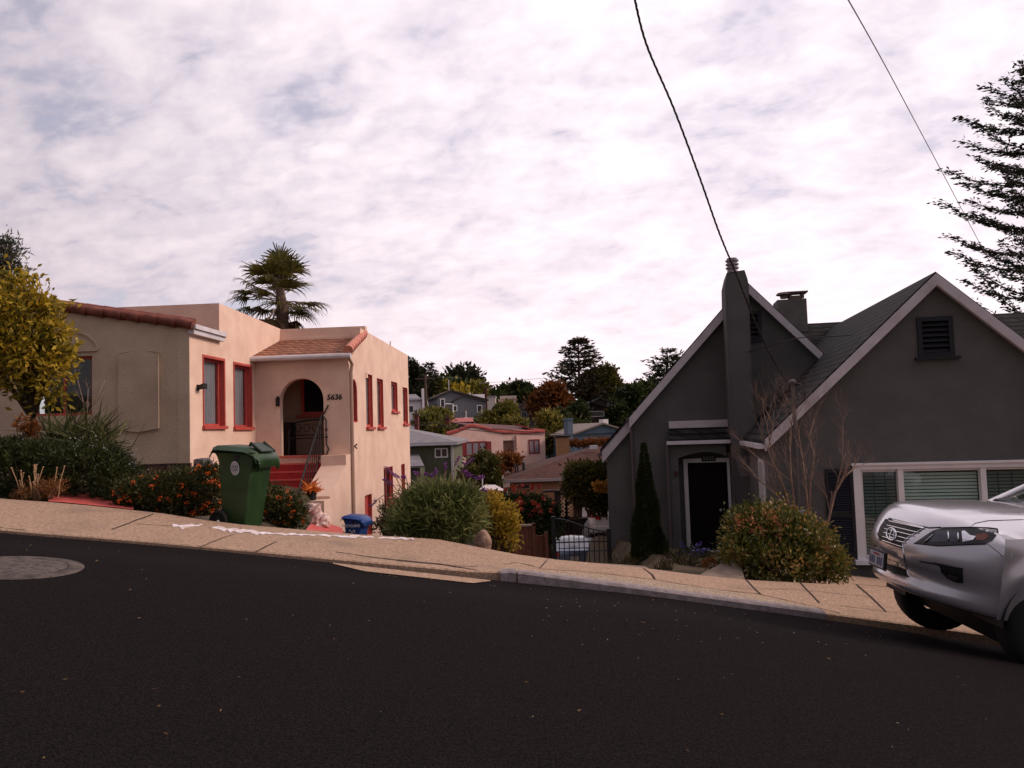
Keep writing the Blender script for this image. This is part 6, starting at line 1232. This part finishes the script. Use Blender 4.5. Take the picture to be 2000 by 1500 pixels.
broadleaf('grey_green_tree', 'thin grey-green tree peeking above the yellow one', 'tree', bl, -.9, leafmat('grey_green', [(.03, .04, .03), (.07, .08, .06), (.12, .13, .10)], .25), 260, 9, .16, .15, .22, .10, .3)
# hedge (rosemary), spiky plant, orange bloom, dry weed
gzl = -.86
HB = leafmat('rosemary_leaf', [(.012, .020, .007), (.030, .042, .010), (.075, .085, .022)], .2, clump=3)
bl = [bpx(60, 925, 10.9, 85, 55, 70), bpx(170, 922, 10.9, 72, 52, 70), bpx(-40, 920, 10.9, 90, 60, 70), bpx(228, 938, 10.8, 36, 42, 60), bpx(120, 895, 11.2, 90, 26, 60), bpx(205, 902, 11.1, 36, 28, 45), bpx(20, 885, 11.3, 60, 24, 50)]
t = bush('rosemary_hedge', 'dark rosemary hedge with tiny pale flowers below the left window', 'hedge', bl, gzl, HB, 2800, 12, .06, .060, .26, .012, .82, 8, .35)
P, D = clumpy([bpx(205, 885, 10.8, 62, 34, 60), bpx(150, 880, 10.9, 60, 26, 50), bpx(250, 920, 10.7, 30, 30, 50), bpx(20, 865, 11.0, 50, 20, 40)], 70, 3, .05, .95, .5); leafobj('flowers', P, D, .022, .8, leafmat('pale_bloom', [(.25, .24, .28), (.45, .43, .47)], .2), t, kind='stuff')
c = at(150, 830, 12.2); rr = np.random.default_rng(9); n = 420; P = np.tile(np.array([c.x, c.y, c.z-.45]), (n, 1))+rr.normal(size=(n, 3))*np.array([.22, .15, .05]); D = rr.normal(size=(n, 3)); D[:, 2] = np.abs(D[:, 2])*.8+.35
t = thing('spiky_plant', 'clump of long spiky green leaves behind the hedge', 'plant', (c.x, c.y, gzl)); leafobj('foliage', P, D, .72, .045, leafmat('spike_leaf', [(.02, .028, .01), (.06, .07, .02), (.14, .13, .05)], .2), t, .5); m = MB(); m.tube([Vector((c.x, c.y, gzl)), Vector((c.x, c.y, c.z-.4))], .10, 7); m.build('stem', BARK, t)
bl = [bpx(52, 828, 11.4, 20, 16, 16), bpx(64, 838, 11.4, 14, 13, 12)]; t = bush('orange_shrub', 'small rusty orange bloom cluster above the left hedge', 'plant', bl, gzl, leafmat('rust_bloom', [(.12, .04, .012), (.35, .13, .03)], .3), 60, 12, .04, .05, .5)
bl = [bpx(75, 960, 10.15, 32, 14, 22), bpx(100, 955, 10.15, 24, 18, 20), bpx(50, 965, 10.15, 22, 10, 16)]; t = bush('dry_weed', 'dried orange-brown weed at the sidewalk edge under the hedge', 'plant', bl, at(75, 976, 10.15).z, leafmat('dry_leaf', [(.09, .035, .012), (.24, .10, .03), (.45, .28, .14)], .3), 150, 12, .05, .05, .22, .006, .3, 10, 1.0, None, TWIG)
m = MB(); rng = random.Random(4)
for k in range(16):
    a = at(rng.uniform(35, 120), 972, 10.1); e = a+Vector((rng.uniform(-.12, .08), rng.uniform(-.1, .1), rng.uniform(.18, .46))); m.tube([a, (a+e)/2+Vector((rng.uniform(-.03, .03), 0, 0)), e], .006, 4); m.ball(e, (.014, .014, .009), 5, 4)
m.build('dry_stalks', mat('straw', (.38, .24, .14), .9), t)
# bare twiggy shrub by the window
def twigs(name, label, stems, mt, cat='shrub', rng=random.Random(8), depth=4, r0=.02, spread=.5, group=None, twn=(2, 3)):
    base = stems[0][0][0]; t = thing(name, label, cat, base, group); ms = MB(); mt_ = MB()
    def grow(p, d, l, r_, k):
        q = p+d*l+Vector((rng.uniform(-.1, .1), rng.uniform(-.1, .1), rng.uniform(-.04, .06)))*l; (ms if k >= depth-1 else mt_).tube([p, (p+q)/2+Vector((rng.uniform(-.05, .05), rng.uniform(-.05, .05), 0))*l, q], [r_, r_*.85, r_*.68], 5 if k > 1 else 3, False)
        if k > 0:
            for _ in range(rng.choice(twn)):
                dd = (d+Vector((rng.uniform(-1, 1), rng.uniform(-1, 1), rng.uniform(-.3, .9)))*spread).normalized(); grow(q-(q-p)*rng.uniform(0, .45), dd, l*rng.uniform(.55, .85), r_*.52, k-1)
    for pts, r_ in stems:
        rs = [r_*(1-.45*i/(len(pts)-1)) for i in range(len(pts))]; ms.tube(pts, rs, 7)
        for i in range(1, len(pts)):
            d = (pts[i]-pts[i-1]).normalized()
            for _ in range(2 if i < len(pts)-1 else 3): dd = (d+Vector((rng.uniform(-1, 1), rng.uniform(-1, 1), rng.uniform(-.2, .8)))*spread*1.1).normalized(); grow(pts[i], dd, (pts[-1]-pts[0]).length*rng.uniform(.12, .22), rs[i]*.42, depth-1)
    ms.build('stems', mt, t, smooth='all'); mt_.build('twigs', mt, t); return t
st_ = []
for a, b, c_, d_ in ((158, 850, 172, 760), (150, 840, 205, 742), (165, 840, 150, 735)): p = at(a, b, 13.4); q = at(c_, d_, 13.3); st_.append(([p, (p+q)/2+Vector((.05, 0, 0)), q], .010))
twigs('bare_shrub', 'pale leafless twigs in front of the left red-framed window', st_, mat('pale_twig', (.30, .21, .17), .9), depth=3, spread=.8)
# lantana
LM = leafmat('lantana_leaf', [(.02, .024, .008), (.05, .055, .015), (.10, .09, .025)], .25, clump=3); OR = leafmat('orange_bloom', [(.65, .09, .02), (.85, .16, .03), (.90, .30, .06)], .2)
def heads(t, blobs, n, seed, rb=.028, zmin=None):
    rr = np.random.default_rng(seed); P, _ = clumpy(blobs, n*2, 1, .0, 1.0, .5, rng=rr); P = P[P[:, 1] < np.median([b[0].y for b in blobs])+.05][:n]; A = np.repeat(P, 14, 0); D = rr.normal(size=A.shape); D[:, 2] += .3; A = A+D/np.linalg.norm(D, axis=1, keepdims=True)*rb*.5
    leafobj('flowers', A, D, rb*1.1, .9, OR, t, kind='stuff')
bl = [bpx(300, 965, 10.35, 62, 34, 40), bpx(258, 970, 10.3, 34, 28, 30), bpx(350, 960, 10.5, 48, 40, 40)]; g0 = at(300, 1000, 10.4).z
t = bush('lantana_bush', 'low spreading orange-flowered bush left of the green bin, beside the red path', 'bush', bl, g0, LM, 620, 11, .07, .055, .4, .008, .5, 8, .5); heads(t, bl, 34, 3)
bl = [bpx(400, 960, 10.9, 34, 50, 36), bpx(378, 975, 10.9, 30, 36, 30), bpx(415, 935, 11.0, 22, 26, 24)]
t = bush('lantana_bush', 'taller orange-flowered bush pressed against the back of the green bin', 'bush', bl, at(400, 1015, 10.9).z, LM, 420, 11, .07, .055, .4, .008, .5, 8, .5); heads(t, bl, 80, 4)
bl = [bpx(550, 995, 11.2, 38, 34, 36), bpx(532, 975, 11.3, 18, 30, 24), bpx(570, 1005, 11.1, 24, 26, 24)]
t = bush('lantana_bush', 'orange-flowered bush right of the green bin at the foot of the steps', 'bush', bl, at(550, 1030, 11.2).z-.05, LM, 420, 11, .07, .055, .4, .008, .5, 8, .5); heads(t, bl, 30, 5)
# salvia
SL = leafmat('salvia_leaf', [(.035, .050, .014), (.14, .17, .05), (.36, .34, .13)], .3, clump=2.5)
bl = [bpx(855, 1005, 10.8, 72, 44, 50), bpx(800, 1020, 10.7, 32, 28, 32), bpx(905, 1012, 10.7, 34, 34, 36), bpx(855, 978, 10.9, 48, 24, 40), bpx(900, 978, 10.8, 32, 20, 32), bpx(815, 985, 10.9, 26, 18, 26)]
gs = at(850, 1062, 10.7).z; t = bush('salvia_bush', 'large grey-green bush with purple flower spikes at the driveway edge', 'bush', bl, gs, SL, 1500, 12, .10, .15, .10, .010, .45, 8, .4)
rng = random.Random(5); P = []; D = []; m = MB()
for a, b, c_, d_ in [(790, 965, 752, 912), (795, 960, 765, 925), (788, 975, 748, 938), (820, 950, 812, 922), (830, 950, 832, 925), (850, 950, 853, 918), (870, 945, 870, 905), (880, 945, 898, 890), (890, 942, 925, 895), (900, 948, 912, 918), (915, 950, 938, 935), (905, 950, 920, 928), (925, 955, 944, 932), (800, 955, 785, 930), (840, 945, 845, 930), (935, 968, 952, 960)]:
    p, q = at(a, b, 10.7), at(c_, d_, 10.6); mid = (p+q)/2+Vector((0, 0, .07)); m.tube([p, mid, q], .005, 4)
    for k in range(60):
        s_ = rng.random(); c0 = mid+(q-mid)*s_; P.append([c0.x+rng.gauss(0, .010), c0.y+rng.gauss(0, .010), c0.z+rng.gauss(0, .010)]); D.append([rng.gauss(0, 1), rng.gauss(0, 1), rng.gauss(.3, 1)])
m.build('flower_stalks', TWIG, t); leafobj('flowers', np.array(P), np.array(D), .024, .7, leafmat('purple_spike', [(.10, .02, .14), (.22, .05, .28), (.30, .12, .35)], .2), t, kind='stuff')
# arching purple sprig over the basement door
m = MB(); pts = [at(a, b, 11.5) for a, b in ((800, 972), (785, 965), (765, 964), (748, 968), (735, 978), (727, 988), (722, 988))]; m.tube(pts, .006, 4)
tt = thing('arching_sprig', 'thin arching stem with purple tip in front of the red basement door', 'plant', pts[0]); m.build('stem', TWIG, tt); P = []; D = []
for k in range(60): s_ = rng.random(); c0 = pts[4]+(pts[6]-pts[4])*s_; P.append([c0.x+rng.gauss(0, .012), c0.y+rng.gauss(0, .01), c0.z+rng.gauss(0, .012)]); D.append([rng.gauss(0, 1), rng.gauss(0, 1), rng.gauss(0, 1)])
leafobj('flower', np.array(P), np.array(D), .025, .7, MATS['purple_spike'], tt)
bl = [bpx(765, 1005, 11.6, 22, 30, 22), bpx(755, 1025, 11.5, 20, 16, 18)]; t = bush('pink_rose_bush', 'small dark-leaved bush with pink blossoms left of the salvia', 'bush', bl, at(765, 1060, 11.6).z, leafmat('dark_red_leaf', [(.03, .03, .012), (.09, .05, .03), (.14, .10, .05)], .3), 130, 10, .06, .06, .35); P, D = clumpy([bpx(775, 980, 11.5, 16, 10, 14)], 12, 8, .02); leafobj('flowers', P, D, .035, .9, leafmat('pink_bloom', [(.60, .14, .12), (.80, .32, .26)], .2), t, kind='stuff')
# yellow bush, red flowered hedge, green bushes
bl = [bpx(962, 1000, 12.3, 26, 34, 26), bpx(982, 1015, 12.3, 26, 34, 24), bpx(955, 975, 12.4, 14, 16, 14), bpx(988, 1045, 12.3, 20, 28, 20)]
bush('yellow_bush', 'bright yellow-green bush right of the salvia above the iron fence', 'bush', bl, at(970, 1085, 12.3).z, leafmat('golden_leaf', [(.16, .10, .012), (.38, .26, .03), (.52, .34, .05)], .4, clump=3), 330, 11, .07, .07, .4)
RG = leafmat('red_hedge_leaf', [(.010, .018, .006), (.03, .042, .012), (.08, .08, .025)], .25, clump=1.5)
bl = [bpx(1000, 1003, 19, 46, 30, 40), bpx(1050, 1008, 19, 40, 34, 36), bpx(970, 982, 19.4, 24, 13, 22), bpx(1075, 1016, 19, 20, 30, 24), bpx(1020, 985, 19.3, 46, 14, 30), bpx(1060, 1045, 18.6, 24, 24, 20)]
t = bush('red_flowering_hedge', 'dark leafy hedge with red blossoms in front of the brown-roofed house', 'hedge', bl, g_z(.4, 19)-.3, RG, 1300, 9, .09, .10, .5, .02, .5); P, D = clumpy([bpx(1020, 975, 18.6, 60, 24, 30), bpx(1050, 985, 18.5, 36, 22, 26), bpx(965, 965, 18.9, 22, 10, 16)], 34, 12, .05, .95); leafobj('flowers', P, D, .07, .8, leafmat('red_bloom', [(.28, .03, .02), (.50, .08, .05)], .25), t, kind='stuff')
bl = [bpx(1152, 945, 24, 38, 36, 36), bpx(1130, 928, 24, 22, 18, 24), bpx(1178, 930, 24, 26, 22, 26), bpx(1172, 980, 24, 24, 18, 24), bpx(1120, 955, 24, 16, 18, 20)]
bush('green_shrub_tree', 'big green bush against the left corner of the grey house', 'bush', bl, at(1150, 1010, 24).z, leafmat('bushy_leaf', [(.022, .028, .008), (.07, .07, .015), (.15, .12, .025)], .3, clump=1.2), 1300, 9, .14, .13, .5, .03, .5)
bl = [bpx(1174, 952, 20.6, 14, 7, 10)]; bush('orange_shrub', 'little patch of golden orange foliage on the big green bush', 'plant', bl, at(1172, 962, 20.6).z, leafmat('orange_patch', [(.30, .14, .02), (.5, .26, .05)], .3), 50, 10, .06, .09, .5, .008)
bl = [bpx(1130, 866, 50, 26, 4, 26), bpx(1165, 863, 50, 24, 4, 22), bpx(1190, 864, 46, 16, 4, 16)]; bush('rusty_hedge', 'low rusty hedge between the brown roof and the blue house', 'hedge', bl, g_z(5, 50), RUST, 500, 8, .14, .15, .5, .03)
# cypress
base = at(1268, 1108, 14.8); g0 = base.z-.1; t = thing('slim_cypress', 'slim pointed dark cypress against the grey wall', 'tree', (base.x, base.y, g0)); P = []; D = []; rng = random.Random(7); zt = at(1257, 868, 14.8).z
for i in range(16000):
    k = 1-math.sqrt(rng.random())*.999 if rng.random() < .75 else rng.random(); z = g0+(zt-g0)*k; r_ = .34*(1-k)**.85*(1 if k > .12 else .8+k)+.02; cx_ = base.x+(at(1257, 868, 14.8).x-base.x)*k
    if k < .28: r_ += .06*(1-k/.28)
    a = rng.uniform(0, 6.28); rr_ = r_*math.sqrt(rng.uniform(.35, 1.1))*(1+.12*math.sin(a*3+z*7)); P.append([cx_+rr_*math.cos(a), base.y+rr_*math.sin(a), z]); D.append([math.cos(a)*.5, math.sin(a)*.5, 1.0+rng.gauss(0, .3)])
leafobj('foliage', np.array(P), np.array(D), .055, .35, leafmat('cypress_leaf', [(.008, .014, .004), (.020, .030, .008), (.04, .05, .012)], .15, clump=4), t); m = MB(); m.tube([Vector((base.x, base.y, g0)), Vector((at(1257, 868, 14.8).x, base.y, zt-.2))], [.05, .01], 6); m.build('trunk', BARK, t)
# foreground camellia-like bush
CB = leafmat('glossy_leaf', [(.018, .030, .007), (.07, .085, .016), (.18, .16, .035), (.42, .22, .08)], .25, .35, clump=3)
bl = [bpx(1510, 1070, 10.75, 90, 62, 60), bpx(1460, 1040, 10.9, 46, 44, 44), bpx(1560, 1060, 10.7, 56, 48, 50), bpx(1500, 1015, 11.0, 60, 28, 44), bpx(1600, 1095, 10.5, 48, 40, 40), bpx(1450, 1085, 10.5, 40, 36, 36), bpx(1625, 1118, 10.4, 30, 20, 26), bpx(1530, 1105, 10.3, 70, 34, 36)]
gb2 = at(1530, 1141, 10.25).z; t = bush('camellia_bush', 'broad glossy green bush with reddish tips and cream flowers by the sidewalk', 'bush', bl, gb2, CB, 1500, 10, .11, .062, .5, .012, .5, 8, .4)
P, D = clumpy(bl, 26, 8, .014, 1.0, .2); k = P[:, 1] < 10.8; leafobj('flowers', P[k], D[k], .045, .8, leafmat('cream_bloom', [(.45, .28, .20), (.70, .60, .42)], .2), t, kind='stuff')
P, D = clumpy([bpx(1520, 1050, 10.45, 30, 20, 20), bpx(1480, 1020, 10.6, 40, 20, 24), bpx(1615, 1070, 10.3, 8, 14, 8)], 30, 9, .04, .9); leafobj('red_tips', P, D, .05, .45, leafmat('red_tip', [(.28, .06, .03), (.42, .18, .10)], .3), t)
bl = [bpx(1390, 1100, 10.9, 12, 9, 10)]; bush('orange_grass', 'tiny orange tuft beside the concrete wedge', 'plant', bl, at(1390, 1112, 10.9).z, leafmat('rust_bloom', [(.12, .04, .012), (.35, .13, .03)]), 24, 9, .03, .05, .3, .004)
bl = [bpx(1330, 1100, 12.6, 34, 18, 30), bpx(1350, 1112, 12.2, 26, 12, 22), bpx(1222, 1104, 11.6, 26, 9, 18), bpx(1295, 1116, 11.6, 26, 9, 18)]; bush('grassy_clump', 'dark grassy undergrowth between the cypress and the planter', 'plant', bl, at(1335, 1118, 12.4).z-.1, leafmat('dim_grass', [(.02, .02, .008), (.05, .035, .012)], .2), 220, 10, .07, .10, .10, .006, .2, 6, 1.2)
# bare crape myrtles
Yb = 13.0; st_ = []
for pl in ([(1553, 1020), (1530, 950), (1500, 880), (1510, 830), (1495, 800)], [(1556, 1020), (1545, 930), (1543, 880), (1546, 830), (1550, 800)], [(1580, 1025), (1575, 960), (1568, 900), (1560, 850), (1555, 815)], [(1580, 1025), (1583, 940), (1590, 890), (1580, 855), (1590, 820)], [(1555, 1010), (1520, 970), (1480, 935), (1460, 910)], [(1545, 940), (1510, 912), (1475, 890), (1455, 870)], [(1516, 910), (1505, 870), (1498, 830), (1490, 800)]):
    st_.append(([at(a, b, Yb+.15*math.sin(a)) for a, b in pl], .015 if pl[0][1] > 1005 else .009))
twigs('crape_myrtle', 'leafless pinkish multi-stemmed tree behind the broad green bush', st_, TWIG, 'tree', random.Random(3), 5, spread=.6)
st_ = [([at(a, b, 12.6) for a, b in pl], r_) for pl, r_ in (([(1610, 1055), (1622, 1000), (1632, 960), (1650, 930), (1668, 915)], .022), ([(1628, 975), (1638, 935), (1645, 905), (1646, 870), (1646, 830)], .012))]
twigs('crape_myrtle', 'smaller leafless pinkish tree in front of the dark shutter', st_, TWIG, 'tree', random.Random(12), 5, spread=.6)
